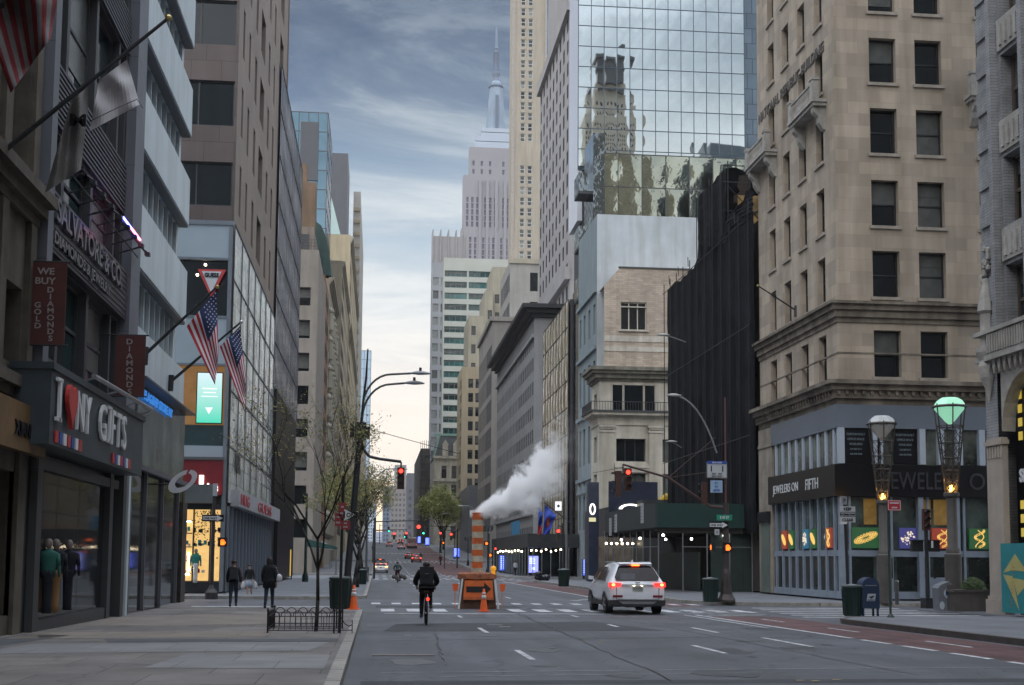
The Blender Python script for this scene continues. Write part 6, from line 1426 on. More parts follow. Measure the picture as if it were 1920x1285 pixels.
# --- mailbox
v = gp(1628, 1155); t = thing('mailbox', tuple(v), 'rounded dark blue street mailbox with an eagle emblem plate', 'mailbox')
m = MB(); prof = [(-.30, .25), (.30, .25), (.30, .98)]+[(.30*cos(pi*k/10), .98+.30*sin(pi*k/10)) for k in range(1, 10)]+[(-.30, .98)]
m.extr(prof, lambda a, c, tt: (v.x+a, v.y+tt, v.z+c), -.26, .26); part('body', m, mat('mailbox_blue', (.012, .030, .075), .45, var=.15), t, 40)
for sx_ in (-.25, .25):
    for sy_ in (-.2, .2): m = MB(); m.box(v.x+sx_-.03, v.y+sy_-.03, v.z, v.x+sx_+.03, v.y+sy_+.03, v.z+.27); part('leg', m, mat('mailbox_blue', 0), t)
Fm = Fr('S', Y=v.y-.262); m = MB(); m.extr([(v.x-.15, v.z+.50), (v.x+.13, v.z+.50), (v.x+.17, v.z+.74), (v.x-.11, v.z+.74)], lambda a, c, tt: Fm.P(a, c, tt), 0, .01); o = part('emblem_plate', m, mat('emblem_white', (.42, .44, .46), .5), t)
m = MB(); m.extr([(v.x-.09, v.z+.64), (v.x+.12, v.z+.69), (v.x+.08, v.z+.62), (v.x+.02, v.z+.57), (v.x-.04, v.z+.60)], lambda a, c, tt: Fm.P(a, c, tt), .012, .018); m.extr([(v.x-.13, v.z+.52), (v.x+.1, v.z+.52), (v.x+.11, v.z+.55), (v.x-.12, v.z+.55)], lambda a, c, tt: Fm.P(a, c, tt), .012, .018); part('eagle_mark', m, mat('mailbox_blue', 0), o)
m = MB(); Fm.box(m, v.x-.2, v.x+.2, v.z+1.0, v.z+1.03, 0, .02); part('chute_handle', m, steel, t)
# --- KEEP INTERSECTION CLEAR
v = gp(1592, 1152); t = thing('sign_post', tuple(v), 'tall dark post with a white KEEP INTERSECTION CLEAR sign behind the litter bin', 'sign post'); ROOTS[t] = Vector(v)
m = MB(); m.tube(v, onY(1583, 935, v.y), .06, .05, 10); part('post', m, dark, t); Fk = Fr('S', Y=v.y-.09)
q = onY(1587, 965, v.y); m = MB()
for i, s_ in enumerate(('KEEP', 'INTERSECTION', 'CLEAR')): sign_plate(t, Fk, q.x, q.z+.19-i*.19, .56, .18, signwhite, (s_,), size=.14 if i != 1 else .08, border=signblack if i == 1 else None, sx=.95)
q = onY(1581, 939, v.y); sign_plate(t, Fk, q.x, q.z, .20, .28, mat('faded_sign', (.22, .24, .26), .5), ('P',), size=.2, name='small_plate')
m = MB(); q = onY(1579, 981, v.y); m.box(q.x-.10, v.y-.2, q.z-.04, q.x+.10, v.y, q.z+.04); part('camera_box', m, whitep, t)
v = gp(1670, 1158); t = thing('sign_post', tuple(v), 'slim green post with a small red sign near the kerb before the torch lamp', 'sign post')
m = MB(); m.tube(v, onY(1664, 940, v.y), .04, .035); m.lathe(tuple(v), [(.12, 0), (.12, .03), (.05, .12)], 8); part('post', m, mat('post_green', (.02, .045, .04), .5), t)
q = onY(1675, 948, v.y); sign_plate(t, Fr('S', Y=v.y-.06), q.x, q.z, .44, .34, mat('sign_bright_red', (.42, .02, .03), .5), ('NO STANDING', 'ANYTIME'), letterwhite, size=.055, border=letterwhite)
# --- torch lamps
def torch(px, py, zlamp, lit, label, ytop, Y=None):
    v = gp(px, py); t = thing('torch_lamp', tuple(v), label, 'street lamp', 'lattice torch street lamps'); x, y, z = v; H = onY(px, ytop, y).z - z; k = H/8.9
    m = MB(); m.lathe((x, y, z), [(.33*k, 0), (.33*k, 2.15*k), (.27*k, 2.2*k), (.27*k, 2.35*k), (.21*k, 2.42*k), (.20*k, 4.4*k), (.31*k, 4.5*k), (.31*k, 4.62*k), (.2*k, 4.66*k)], 12); part('column', m, mat('torch_stone_grey', (.085, .078, .072), .6, var=.2), t, 40)
    za, zb = 4.6*k, 8.0*k; ra, rb = .24*k, .62*k; legs = [2*pi*i/6+.3 for i in range(6)]
    rad = lambda u: ra+(rb-ra)*u; P = lambda a, u: Vector((x+rad(u)*cos(a), y+rad(u)*sin(a), z+za+(zb-za)*u))
    m = MB()
    for a in legs: m.tube(P(a, 0), P(a, 1.06), .028*k, n=6)
    part('lattice_leg', m, mat('torch_metal', (.07, .062, .055), .4, metal=.6), t)
    m = MB(); us = [.0, .13, .27, .42, .6, .80]
    for u0, u1 in zip(us, us[1:]):
        for i, a in enumerate(legs): b_ = legs[(i+1) % 6]; m.tube(P(a, u1), P(b_, u1), .022*k, n=5); m.tube(P(a, u0), P(b_, u1), .014*k, n=4); m.tube(P(b_, u0), P(a, u1), .014*k, n=4)
    part('lattice_brace', m, mat('torch_metal', 0), t)
    m = MB(); m.lathe((x, y, z+zb+.06*k), [(.68*k, 0), (.70*k, .05*k), (.66*k, .1*k)], 12); part('ring', m, mat('torch_metal', 0), t)
    gm = mat('lamp_glass_lit', (.35, .6, .45), .3, emit=(.36, .9, .6), estr=.5) if lit else mat('lamp_glass_grey', (.48, .50, .50), .25, var=.1)
    m = MB(); m.lathe((x, y, z+zb), [(.04*k, -.62*k), (.18*k, -.5*k), (.60*k, .02*k), (.63*k, .16*k), (.5*k, .36*k), (.33*k, .47*k), (.05, .5*k)], 8, rot=.2); part('diamond_glass', m, gm, t)
    m = MB(); m.sphere((x, y, z+4.78*k), .10*k, 8, 1.6); part('amber_uplight', m, em('amber_uplight', (1, .45, .06), 22), t)
    l = bpy.data.lights.new('uplight', 'POINT'); l.energy = 14; l.color = (1, .55, .15); l.shadow_soft_size = .08; lo = bpy.data.objects.new('uplight', l); COL.objects.link(lo); lo.parent = t; lo.location = (0, 0, 4.95*k)
    return t
torch(1659, 1131, 0, False, 'lattice torch lamp with an unlit grey diamond glass, the left one of the two', 763)
torch(1789, 1141, 0, True, 'taller lattice torch lamp with a glowing green diamond glass by the planter', 727)
# --- pedestrian signal post, recycling bin, planter, bollard
v = gp(1740, 1141); t = thing('pedestrian_signal_post', tuple(v), 'dark post with square pedestrian signal boxes beside the grey recycling bin', 'signal post')
m = MB(); m.rbox(tuple(v), .42, .42, .42, .1); m.tube(v+Vector((0, 0, .4)), onY(1736, 955, v.y), .09, .06, 10); part('post', m, dark, t)
q = onY(1738, 1024, v.y); walk_signal(t, q.x+.25, v.y-.15, q.z, False, 1.1); walk_signal(t, q.x-.45, v.y-.15, q.z, False, 1.1)
q = onY(1735, 975, v.y); head(t, q.x, v.y-.15, q.z, None, .85)
m = MB(); q = onY(1738, 1022, v.y); m.box(q.x+.02, v.y-.4, q.z-.12, q.x+.09, v.y-.36, q.z+.16); part('pale_reflection_plate', m, letterwhite, t)
v = gp(1770, 1145); t = thing('recycling_bin', tuple(v), 'grey recycling bin with a round white and blue emblem beside the stone planter', 'recycling bin')
m = MB(); m.extr([(-.30, 0), (.30, 0), (.32, .95), (.10, 1.12), (-.24, .98), (-.34, .86)], lambda a, c, tt: (v.x+a, v.y+tt, v.z+c), -.28, .28); part('body', m, mat('bin_grey', (.13, .14, .16), .5, var=.1), t)
Fb = Fr('S', Y=v.y-.282); m = MB(); m.extr([(v.x+.08+.2*cos(2*pi*k/16), v.z+.66+.2*sin(2*pi*k/16)) for k in range(16)], lambda a, c, tt: Fb.P(a, c, tt), 0, .01); o = part('round_emblem', m, mat('emblem_pale', (.40, .45, .5), .5), t)
m = MB(); m.box(v.x-.05, v.y-.298, v.z+.58, v.x+.2, v.y-.293, v.z+.76); part('emblem_mark', m, bluep, o)
m = MB(); m.extr([(v.x-.2+.1*cos(2*pi*k/12), v.z+.2+.16*sin(2*pi*k/12)) for k in range(12)], lambda a, c, tt: Fb.P(a, c, tt), 0, .01); part('oval_emblem', m, mat('emblem_pale', 0), t)
v = gp(1816, 1146); t = thing('planter', tuple(v), 'square brown stone planter holding a clipped shrub at the foot of the buff column', 'planter')
m = MB(); m.box(v.x-.72, v.y-.4, v.z, v.x+.66, v.y+.4, v.z+.72); m.box(v.x-.77, v.y-.45, v.z+.72, v.x+.7, v.y+.45, v.z+.82); m.box(v.x-.72, v.y+.1, v.z+.82, v.x-.45, v.y+.4, v.z+1.0); part('box', m, mat('planter_brown', (.085, .075, .068), .8, var=.2, stain=.2), t)
def leaves(mb, c, rx, ry, rz, n, s, R, hollow=.5, flat=0):
    for _ in range(n):
        while True:
            u = Vector((R.uniform(-1, 1), R.uniform(-1, 1), R.uniform(-1, 1)))
            if hollow < u.length < 1: break
        p = Vector(c)+Vector((u.x*rx, u.y*ry, u.z*rz)); a = Vector((R.gauss(0, 1), R.gauss(0, 1), R.gauss(0, 1))).normalized(); b_ = a.orthogonal().normalized(); k = s*R.uniform(.6, 1.3)
        mb.quad(p-a*k, p-b_*k*.5, p+a*k, p+b_*k*.5, R.randrange(3))
sh = thing('clipped_shrub', (v.x+.15, v.y, v.z+.8), 'low clipped green shrub growing in the brown stone planter', 'shrub'); R = random.Random(4); m = MB(); leaves(m, (v.x+.2, v.y, v.z+.85), .5, .36, .45, 2600, .035, R, .6)
part('foliage', m, [mat('box_green', (.05, .085, .015), .7, var=.3), mat('box_dark', (.025, .05, .015), .7), mat('box_light', (.08, .12, .02), .7)], sh)
m = MB(); m.sphere((v.x+.2, v.y, v.z+.85), .3, 8, .9, sx=1.3); part('stem_mass', m, mat('box_dark', 0), sh)
v = gp(1682, 1134); t = thing('bollard', tuple(v), 'slim dark steel bollard with a bright cap near the torch lamp', 'bollard')
m = MB(); m.lathe(tuple(v), [(.09, 0), (.09, 1.0)], 10); part('post', m, mat('bollard_grey', (.09, .09, .10), .4, metal=.4), t, 40); m = MB(); m.lathe((v.x, v.y, v.z+1.0), [(.09, 0), (.08, .06), (.02, .09)], 10); part('cap', m, chrome, t)
# --- tree guard and trees
vg = gp(590, 1187); t = thing('tree_guard', tuple(vg), 'low black iron hoop fence round the street tree pit', 'tree guard')
gx0, gx1, gy0, gy1 = vg.x-1.05, vg.x+.58, vg.y-.15, vg.y+1.75; zg = vg.z
m = MB()
for (xa, ya, xb, yb) in ((gx0, gy0, gx1, gy0), (gx0, gy1, gx1, gy1), (gx0, gy0, gx0, gy1)):
    for z in (.06, .12, .38): m.tube((xa, ya, zg+z), (xb, yb, zg+z), .011, n=5)
part('rail', m, black, t)
for (xa, ya, xb, yb, nm) in ((gx0, gy0, gx1, gy0, 'front'), (gx0, gy1, gx1, gy1, 'back'), (gx0, gy0, gx0, gy1, 'side')):
    m = MB(); L_ = math.hypot(xb-xa, yb-ya); n = int(L_/.12); P = lambda u, z: (xa+(xb-xa)*u, ya+(yb-ya)*u, zg+z)
    for i in range(n+1): m.tube(P(i/n, .06), P(i/n, .38), .007, n=4)
    nh = 6
    for i in range(nh):
        pts = [P((i+.5+.42*-cos(pi*k/8))/nh, .38+.13*sin(pi*k/8)) for k in range(9)]; m.path(pts, .010, 5)
    part('hoop_panel', m, black, t)
for xx in (gx0, gx1-.14, gx1):
    for yy in (gy0, gy1): m = MB(); m.lathe((xx, yy, zg), [(.02, 0), (.02, .5), (.032, .52), (.01, .57)], 8); part('post', m, black, t)
m = MB(); 
for yy in (gy0, ): m.path([(gx1, yy, zg+.38), (gx1+.1, yy, zg+.22), (gx1+.2, yy, zg+.16), (gx1+.27, yy, zg+.2)], .012, 5)
m.tube((gx1, gy0, zg+.07), (gx1+.27, gy0, zg+.07), .011, n=5); m.tube((gx1+.27, gy0, zg), (gx1+.27, gy0, zg+.3), .012, n=5); part('broken_panel', m, black, t)
def tree(loc, H, spread, label, seed, r0=.06, nleaf=500, ls=.03, lean=(0, 0), depth=5, first=.5, name='street_tree', group='street trees', lm=None, density=1.0):
    R = random.Random(seed); t = thing(name, loc, label, 'tree', group); m = MB(); tips = []; L0 = Vector(loc)
    def br(p, d, L, r, k):
        n = 3; pts = [p]; dd = d.copy()
        for i in range(n): dd = (dd+Vector((R.gauss(0, .10), R.gauss(0, .10), R.gauss(0, .05)+.04))*(.3 if k == 0 else 1)).normalized(); pts.append(pts[-1]+dd*L/n)
        m.path(pts, [r*(1-.13*i) for i in range(n+1)], 7 if k < 2 else 4)
        if k >= depth-1: tips.append((pts[-1], k)); tips.append((pts[-2], k))
        if k < depth:
            nb = R.choice((2, 3, 3)) if k > 0 else 4
            for j in range(nb):
                a = R.uniform(0, 2*pi); sp_ = R.uniform(.35, .85)*spread; nd_ = (dd+Vector((cos(a)*sp_, sin(a)*sp_, R.uniform(-.05, .25)))).normalized(); q = pts[R.choice((2, 3, 3))] if k else pts[R.choice((2, 3))]
                br(q, nd_, L*R.uniform(.62, .8), r*.58, k+1)
    d0 = Vector((lean[0], lean[1], 1)).normalized(); br(L0, d0, H*first, r0, 0)
    part('trunk', m, bark, t, True)
    l = MB()
    for i in range(nleaf):
        p, _ = R.choice(tips); c = p+Vector((R.gauss(0, .12), R.gauss(0, .12), R.gauss(0, .12)))*density; a = Vector((R.gauss(0, 1), R.gauss(0, 1), R.gauss(0, 1))).normalized(); b_ = a.orthogonal().normalized(); k = ls*R.uniform(.6, 1.4)
        l.quad(c-a*k, c-b_*k*.5, c+a*k, c+b_*k*.5, R.randrange(3))
    part('crown', l, lm or foliage, t); return t
tree((vg.x, vg.y+.6, zg), 4.3, .95, 'young nearly bare street tree inside the black hoop guard', 14, .05, 1700, .03, depth=5, first=.5)
tree((-1.25, 69.5, gz(69)+.15), 7.4, 1.35, 'bare branching tree behind the left corner pole, first across the street', 23, .11, 3200, .055, (.08, 0), 5, .36)
tree((-1.2, 84, gz(84)+.15), 7.5, .8, 'budding street tree on the left kerb, second past the junction', 31, .12, 2800, .06, depth=5, first=.36, density=2.2)
tree((-1.2, 98, gz(98)+.15), 8, .7, 'leafy street tree on the left kerb, third past the junction', 33, .12, 4200, .075, depth=5, first=.36, density=3)
tree((-1.2, 116, gz(116)+.15), 8, .7, 'leafy street tree farthest on the left kerb', 35, .12, 4200, .08, depth=5, first=.36, density=3)
lmy = [mat('spring_%s' % k, c, .7, var=.25) for k, c in (('a', (.27, .30, .07)), ('b', (.18, .22, .06)), ('c', (.34, .34, .10)))]
tree((14.8, 300, gz(300)), 15, 1.0, 'large pale yellow green tree where the old mansard building meets the hill', 51, .3, 9000, .22, depth=5, first=.32, name='spring_tree', density=6.5, lm=lmy)
tree((17.0, 330, gz(330)), 13, .9, 'smaller yellow green tree right behind the large one', 52, .3, 6000, .22, depth=5, first=.32, name='spring_tree', density=6, lm=lmy)
# --- steam stack
v = gp(897, 1142, 0); SX, SY, SZ = v.x, v.y, v.z
t = thing('steam_stack', (SX, SY, SZ), 'orange and white striped steam stack on a battered orange base with arrow board', 'steam stack')
Hs = onY(897, 962, SY).z-SZ; zb = 1.42
m = MB(); w_ = .74; m.hexa([(SX-w_, SY-.02, SZ), (SX+w_*.98, SY-.02, SZ), (SX+w_*.98, SY+1.3, SZ), (SX-w_, SY+1.3, SZ), (SX-w_*.9, SY+.14, SZ+1.15), (SX+w_*.84, SY+.14, SZ+1.15), (SX+w_*.84, SY+1.15, SZ+1.15), (SX-w_*.9, SY+1.15, SZ+1.15)])
part('base_box', m, mat('rust_brown', (.09, .038, .02), .8, var=.4, scale=4), t)
m = MB(); m.lathe((SX-.02, SY+.62, SZ+1.15), [(.72, 0), (.80, .05), (.80, .24), (.72, .30), (.2, .31)], 20, sx=1, sy=.8); part('collar', m, mat('collar_orange_brown', (.38, .13, .06), .8, var=.45, scale=5, bump=1), t, 40)
Fa = lambda a, c, o: (SX+a, SY-.06-o+ .115*(c/1.1), SZ+c)
m = MB(); m.hexa([Fa(-.62, .46, 0), Fa(.60, .46, 0), Fa(.56, 1.14, 0), Fa(-.56, 1.14, 0), Fa(-.62, .46, .03), Fa(.60, .46, .03), Fa(.56, 1.14, .03), Fa(-.56, 1.14, .03)][:8]); bd = part('arrow_board', m, mat('board_orange', (.72, .14, .02), .5, var=.2, scale=2), t)
m = MB(); m.extr([(-.50, .66), (.22, .66), (.22, .52), (.50, .80), (.22, 1.07), (.22, .90), (-.50, .90)], Fa, .032, .04); part('arrow', m, signblack, bd)
m = MB(); m.hexa([Fa(-.62, .36, .031), Fa(.61, .36, .031), Fa(.60, .47, .031), Fa(-.61, .47, .031), Fa(-.62, .36, .05), Fa(.61, .36, .05), Fa(.60, .47, .05), Fa(-.61, .47, .05)]); part('board_rail', m, orange_d, bd)
for s_ in (-1, 1):
    m = MB(); m.hexa([(SX+s_*.80-.035, SY-.12, SZ), (SX+s_*.80+.035, SY-.12, SZ), (SX+s_*.80+.035, SY-.06, SZ), (SX+s_*.80-.035, SY-.06, SZ), (SX+s_*.66-.035, SY-.02, SZ+1.2), (SX+s_*.66+.035, SY-.02, SZ+1.2), (SX+s_*.66+.035, SY+.04, SZ+1.2), (SX+s_*.66-.035, SY+.04, SZ+1.2)]); part('white_stanchion', m, whitep, t)
    m = MB(); m.poly([(SX+s_*.95-.12, SY, SZ+1.0), (SX+s_*.95+.14, SY, SZ+1.0), (SX+s_*.95+.1, SY, SZ+.72), (SX+s_*.95-.06, SY, SZ+.70)]); m.tube((SX+s_*.95, SY+.02, SZ), (SX+s_*.95, SY+.02, SZ+1.02), .014, n=5); part('flag_marker', m, orange, t)
n = 10; hb = (Hs-zb)/n
for k in range(n):
    m = MB(); r = .235 if k % 2 == 1 else .228
    m.lathe((SX-.02, SY+.62, SZ+zb-.02+k*hb), [(r, 0), (r, hb*.999)], 24); part('orange_band' if k % 2 else 'white_band', m, mat('stack_orange', (.60, .13, .03), .55, var=.3, scale=3) if k % 2 else cream_p, t, 40)
m = MB(); m.lathe((SX-.02, SY+.62, SZ+Hs-.03), [(.25, 0), (.25, .06)], 24); m.lathe((SX-.02, SY+.62, SZ+Hs-.02), [(.20, 0), (.20, .045)], 24); part('rim', m, orange_d, t, 40)
m = MB(); m.sphere((SX+.62, SY+.3, SZ+1.62), .12, 10); m.rbox((SX+.62, SY+.3, SZ+1.38), .16, .1, .16); part('warning_lamp', m, mat('lamp_amber_plastic', (.75, .35, .02), .4, emit=(1, .4, .02), estr=.4), t)
# steam
sb = MB(); sb.box(SX-.5, SY-1.2, SZ+Hs-.7, SX+5.0, SY+2.6, SZ+Hs+5.2)
st = solo('steam_plume', sb, [], 'white steam drifting up and right from the striped stack', 'steam', kind='stuff', loc=(SX-.02, SY+.62, SZ+Hs))
vm = bpy.data.materials.new('steam_volume'); vm.use_nodes = True; tn = vm.node_tree; tn.nodes.clear(); st.data.materials.append(vm)
def vn(t_, **k):
    n_ = tn.nodes.new(t_)
    for a, b_ in k.items(): setattr(n_, a, b_)
    return n_
def vm_(op, a, b_=None, c=None, clamp=False):
    n_ = vn('ShaderNodeMath', operation=op); n_.use_clamp = clamp
    for i, x in enumerate((a, b_, c)):
        if x is None: continue
        if isinstance(x, (int, float)): n_.inputs[i].default_value = x
        else: tn.links.new(x, n_.inputs[i])
    return n_.outputs[0]
tc_ = vn('ShaderNodeTexCoord'); ns = vn('ShaderNodeTexNoise'); ns.inputs['Scale'].default_value = 1.4; ns.inputs['Detail'].default_value = 8; ns.inputs['Roughness'].default_value = .6; ns.inputs['Distortion'].default_value = .4
tn.links.new(tc_.outputs['Object'], ns.inputs['Vector']); s3 = vn('ShaderNodeSeparateXYZ'); tn.links.new(tc_.outputs['Object'], s3.inputs[0])
x_, y_, z_ = s3.outputs
tt = vm_('MULTIPLY', vm_('ADD', x_, .12), 1/3.9, clamp=True)                       # 0..1 along the drift
zc = vm_('ADD', vm_('MULTIPLY', tt, 1.5), vm_('MULTIPLY', vm_('POWER', tt, 2.0), 1.1))
dz2 = vm_('POWER', vm_('ABSOLUTE', vm_('SUBTRACT', z_, zc)), 2.0); dist = vm_('SQRT', vm_('ADD', dz2, vm_('POWER', vm_('ABSOLUTE', y_), 2.0)))
rr_ = vm_('ADD', vm_('MULTIPLY', vm_('POWER', tt, .75), 1.12), .17)
nn = vm_('MULTIPLY', vm_('SUBTRACT', ns.outputs[0], .5), vm_('ADD', vm_('MULTIPLY', tt, 6.5), 1.2))
dd_ = vm_('ADD', vm_('SUBTRACT', 1.0, vm_('DIVIDE', dist, rr_)), nn)
ed = vm_('MULTIPLY', dd_, 2.2, clamp=True)
fade = vm_('POWER', vm_('SUBTRACT', 1.03, tt), 1.9)
low = vm_('GREATER_THAN', vm_('ADD', x_, .32), 0)
den = vm_('MULTIPLY', vm_('MULTIPLY', ed, fade), vm_('MULTIPLY', low, 20.0))
pv = vn('ShaderNodeVolumePrincipled'); pv.inputs['Color'].default_value = (1, 1, 1, 1); pv.inputs['Anisotropy'].default_value = 0; tn.links.new(den, pv.inputs['Density'])
ou = vn('ShaderNodeOutputMaterial'); tn.links.new(pv.outputs[0], ou.inputs['Volume'])
# --- kiosks
def kiosk(px, pyb, Y, w_, h_, label, style=0):
    p = onY(px, pyb, Y); x, z = p.x, gz(Y)+.15; t = thing('information_kiosk', (x, Y, z), label, 'kiosk', 'blue screened kiosks on the right pavement')
    m = MB(); m.box(x-w_/2-.05, Y, z, x+w_/2+.05, Y+.3, z+h_+.1); part('casing', m, dark, t)
    m = MB(); m.quad((x-w_/2, Y-.01, z+.35), (x+w_/2, Y-.01, z+.35), (x+w_/2, Y-.01, z+h_), (x-w_/2, Y-.01, z+h_)); part('screen', m, e_blue if style != 1 else em('screen_violet', (.25, .28, 1), 1.7), t)
    m = MB()
    if style == 0:
        for r in range(7):
            for c in range(3): m.box(x-w_*.36+c*w_*.26, Y-.03, z+.6+r*h_*.11, x-w_*.22+c*w_*.26, Y-.02, z+.68+r*h_*.11)
    else:
        for r in range(4): m.box(x-w_*.40, Y-.03, z+h_*.86-r*h_*.085, x+w_*(.1+.08*(r % 2)), Y-.02, z+h_*.90-r*h_*.085)
        m.lathe((x, Y-.03, z+h_*.38), [(.01, 0)], 3) if False else m.box(x-w_*.15, Y-.03, z+h_*.3, x+w_*.15, Y-.02, z+h_*.42)
    part('screen_content', m, e_bluetxt, t)
kiosk(1000, 1077, 150, 1.15, 2.3, 'large bright blue kiosk screen beside the rubbish bags', 1); kiosk(944, 1073, 172, 1.0, 2.3, 'blue kiosk screen right of the steam stack'); kiosk(856, 1043, 262, 1.1, 2.1, 'blue kiosk screen left of the steam stack')
kiosk(801, 1022, 380, 1.1, 2.4, 'small far blue kiosk screen near the bus, right one of two'); kiosk(786, 1018, 420, 1.0, 2.4, 'small far blue kiosk screen touching the bus side'); kiosk(1097, 1071, 128, .35, 1.9, 'narrow blue strip screen beside the dark shop pier')
# --- second shed with bulbs
b = Bld('dark_pavement_shed', (19.5, 160, 0), 'dark pavement shed with a string of white lights beyond the kiosks', 'pavement shed')
m = MB(); m.box(16.6, 141, 3.1, 22.3, 186, 4.6); part('deck', m, mat('shed_black', (.03, .033, .035), .6, var=.3), b.root)
for i in range(16): m = MB(); m.tube((16.7, 141.3+i*2.9, gz(150)), (16.7, 141.3+i*2.9, 3.1), .06, n=6); part('post', m, galv, b.root)
for i in range(6): m = MB(); m.tube((17.2+i*1.0, 141.1, gz(150)), (17.2+i*1.0, 141.1, 3.1), .05, n=6); part('post', m, galv, b.root)
m = MB(); R = random.Random(9)
for i in range(7): m.sphere((17.0+i*.55, 141.0, 2.75+R.uniform(-.12, .12)), .10, 6)
for i in range(9): m.sphere((16.5, 146+i*3.6, 2.75+R.uniform(-.12, .12)), .11, 6)
part('bulb', m, e_warm, b.root)
m = MB(); m.box(17.0, 152, .0, 22.2, 186, 3.0); part('shop_back', m, mat('teal_dark_shop', (.02, .05, .06), .4, var=.8, scale=.4), b.root)
m = MB(); m.box(16.55, 150, 4.7, 16.7, 158, 6.3); part('blue_banner', m, mat('cyan_banner', (.02, .17, .32), .5), b.root)
# blue flags
def cloth(name, corners, Y, mats, fn, label, cat, n=(14, 18), fold=.12, freq=3, group=None, thick=0):
    A, B, C, D = corners     # hoist top, hoist bottom, fly bottom, fly top (pixels)
    ctr = onY((A[0]+C[0])/2, (A[1]+C[1])/2, Y); m = MB(); P = {}
    for i in range(n[0]+1):
        for j in range(n[1]+1):
            s, u = i/n[0], j/n[1]
            px = (A[0]*(1-s)+B[0]*s)*(1-u)+(D[0]*(1-s)+C[0]*s)*u; py = (A[1]*(1-s)+B[1]*s)*(1-u)+(D[1]*(1-s)+C[1]*s)*u
            P[i, j] = onY(px, py, Y+fold*min(1, u*3)*sin(freq*pi*s+u*4)+fold*.4*sin(7*s+9*u))
    for i in range(n[0]):
        for j in range(n[1]): m.quad(P[i, j], P[i+1, j], P[i+1, j+1], P[i, j+1], fn(i/n[0], j/n[1]))
    return solo(name, m, mats, label, cat, group, loc=tuple(ctr), smooth=True), P
fb = mat('flag_blue', (.015, .05, .32), .7, var=.1); fr_ = mat('flag_red', (.42, .015, .03), .75, var=.1); fw = mat('flag_white', (.68, .68, .72), .75, var=.08); fo = mat('flag_orange', (.6, .2, .02), .7)
o_, _ = cloth('blue_flag', ((1022, 946), (1018, 1003), (1030, 1001), (1043, 966)), 120, [fb, fo, fr_], lambda s, u: (1 if (s-.5)**2+(u-.45)**2 < .012 else 2 if (s-.5)**2+(u-.45)**2 < .04 else 0), 'bright blue flag with an orange sun emblem beside the dark shed', 'flag', fold=.3)
o_, _ = cloth('blue_red_flag', ((1010, 950), (1008, 1003), (1015, 1003), (1018, 962)), 121, [fb, fr_], lambda s, u: 1 if s > .6 else 0, 'narrow drooping flag of dark blue over red, left of the bright blue flag', 'flag', fold=.3)
t = thing('flag_staff', tuple(onY(1056, 960, 120)), 'slanted staff holding the two blue flags off the right street wall', 'flagpole'); m = MB(); m.tube(onY(1075, 985, 120), onY(1020, 942, 120), .06); part('staff', m, dark, t); 
sg = thing('white_ring_sign', tuple(onY(1047, 949, 118)), 'small glowing white square ring sign above the blue flags', 'shop sign'); q = onY(1047, 949, 118); m = MB(); m.box(q.x-.3, 118, q.z-.42, q.x+.3, 118.1, q.z+.42); part('plate', m, em('sign_glow', (.9, .95, 1), .8, (.4, .4, .4)), sg); m = MB(); m.sphere((q.x, 117.98, q.z), .14, 8); m.tube((q.x+.5, 118.05, gz(118)), (q.x+.5, 118.05, q.z+2.2), .07, n=6); m.tube((q.x+.5, 118.05, q.z), (q.x, 118.05, q.z), .04); part('post', m, dark, sg)
sg = thing('white_oval_sign', tuple(onY(1111, 955, 112)), 'glowing white vertical oval letter sign over a lit plate on the dark pier', 'shop sign'); q = onY(1111, 955, 112); m = MB()
for k in range(14): a0, a1 = 2*pi*k/14, 2*pi*(k+1)/14; m.tube((q.x+.22*cos(a0), 112, q.z+.45*sin(a0)), (q.x+.22*cos(a1), 112, q.z+.45*sin(a1)), .07, n=5)
part('oval_letter', m, em('oval_glow', (1, .95, .85), 2.2), sg); m = MB(); m.box(q.x-.3, 112, q.z-1.1, q.x+.3, 112.1, q.z-.75); part('lit_plate', m, em('plate_glow', (.9, .85, .5), .7), sg)
m = MB(); m.box(q.x-.3, 112.15, gz(112), q.x+.6, 113.4, q.z+2.4); part('dark_pier', m, navy, sg)
# --- US flags and poles on the left
def usflag(corners, Y, label, fold=.10, n=(26, 26), canton=True, mm=None):
    fn = lambda s, u: (2 if (canton and s < .54 and u < .5) else (0 if int(s*13) % 2 == 0 else 1))
    o, P = cloth('striped_flag', corners, Y, mm or [fr_, fw, mat('flag_navy', (.02, .035, .12), .75, var=.15)], fn, label, 'flag', n, fold, 2.6, 'red and white striped flags on the left')
    if canton:
        m = MB()
        for i in range(1, 13, 2):
            for j in range(1, 12, 2):
                a = P[i, j]; 
                if i <= 13 and j <= 12: m.quad(a+Vector((-.025, -.012, 0)), a+Vector((0, -.012, -.03)), a+Vector((.025, -.012, 0)), a+Vector((0, -.012, .03)))
        part('star', m, [fw], o)
    return o
usflag(((406, 543), (350, 612), (403, 722), (410, 668)), 43, 'nearer drooping stars and stripes flag between the white building and the corner shop')
usflag(((450, 612), (412, 650), (459, 774), (461, 712)), 48.5, 'farther drooping stars and stripes flag, lower on the right')
usflag(((120, -80), (-60, -60), (20, 175), (96, 70)), 23.5, 'dark red and white striped flag cropped by the top left corner', .40, canton=False, mm=[mat('flag_red_dark', (.13, .006, .010), .8, var=.2), mat('flag_white_dark', (.13, .125, .125), .8, var=.15), fb])
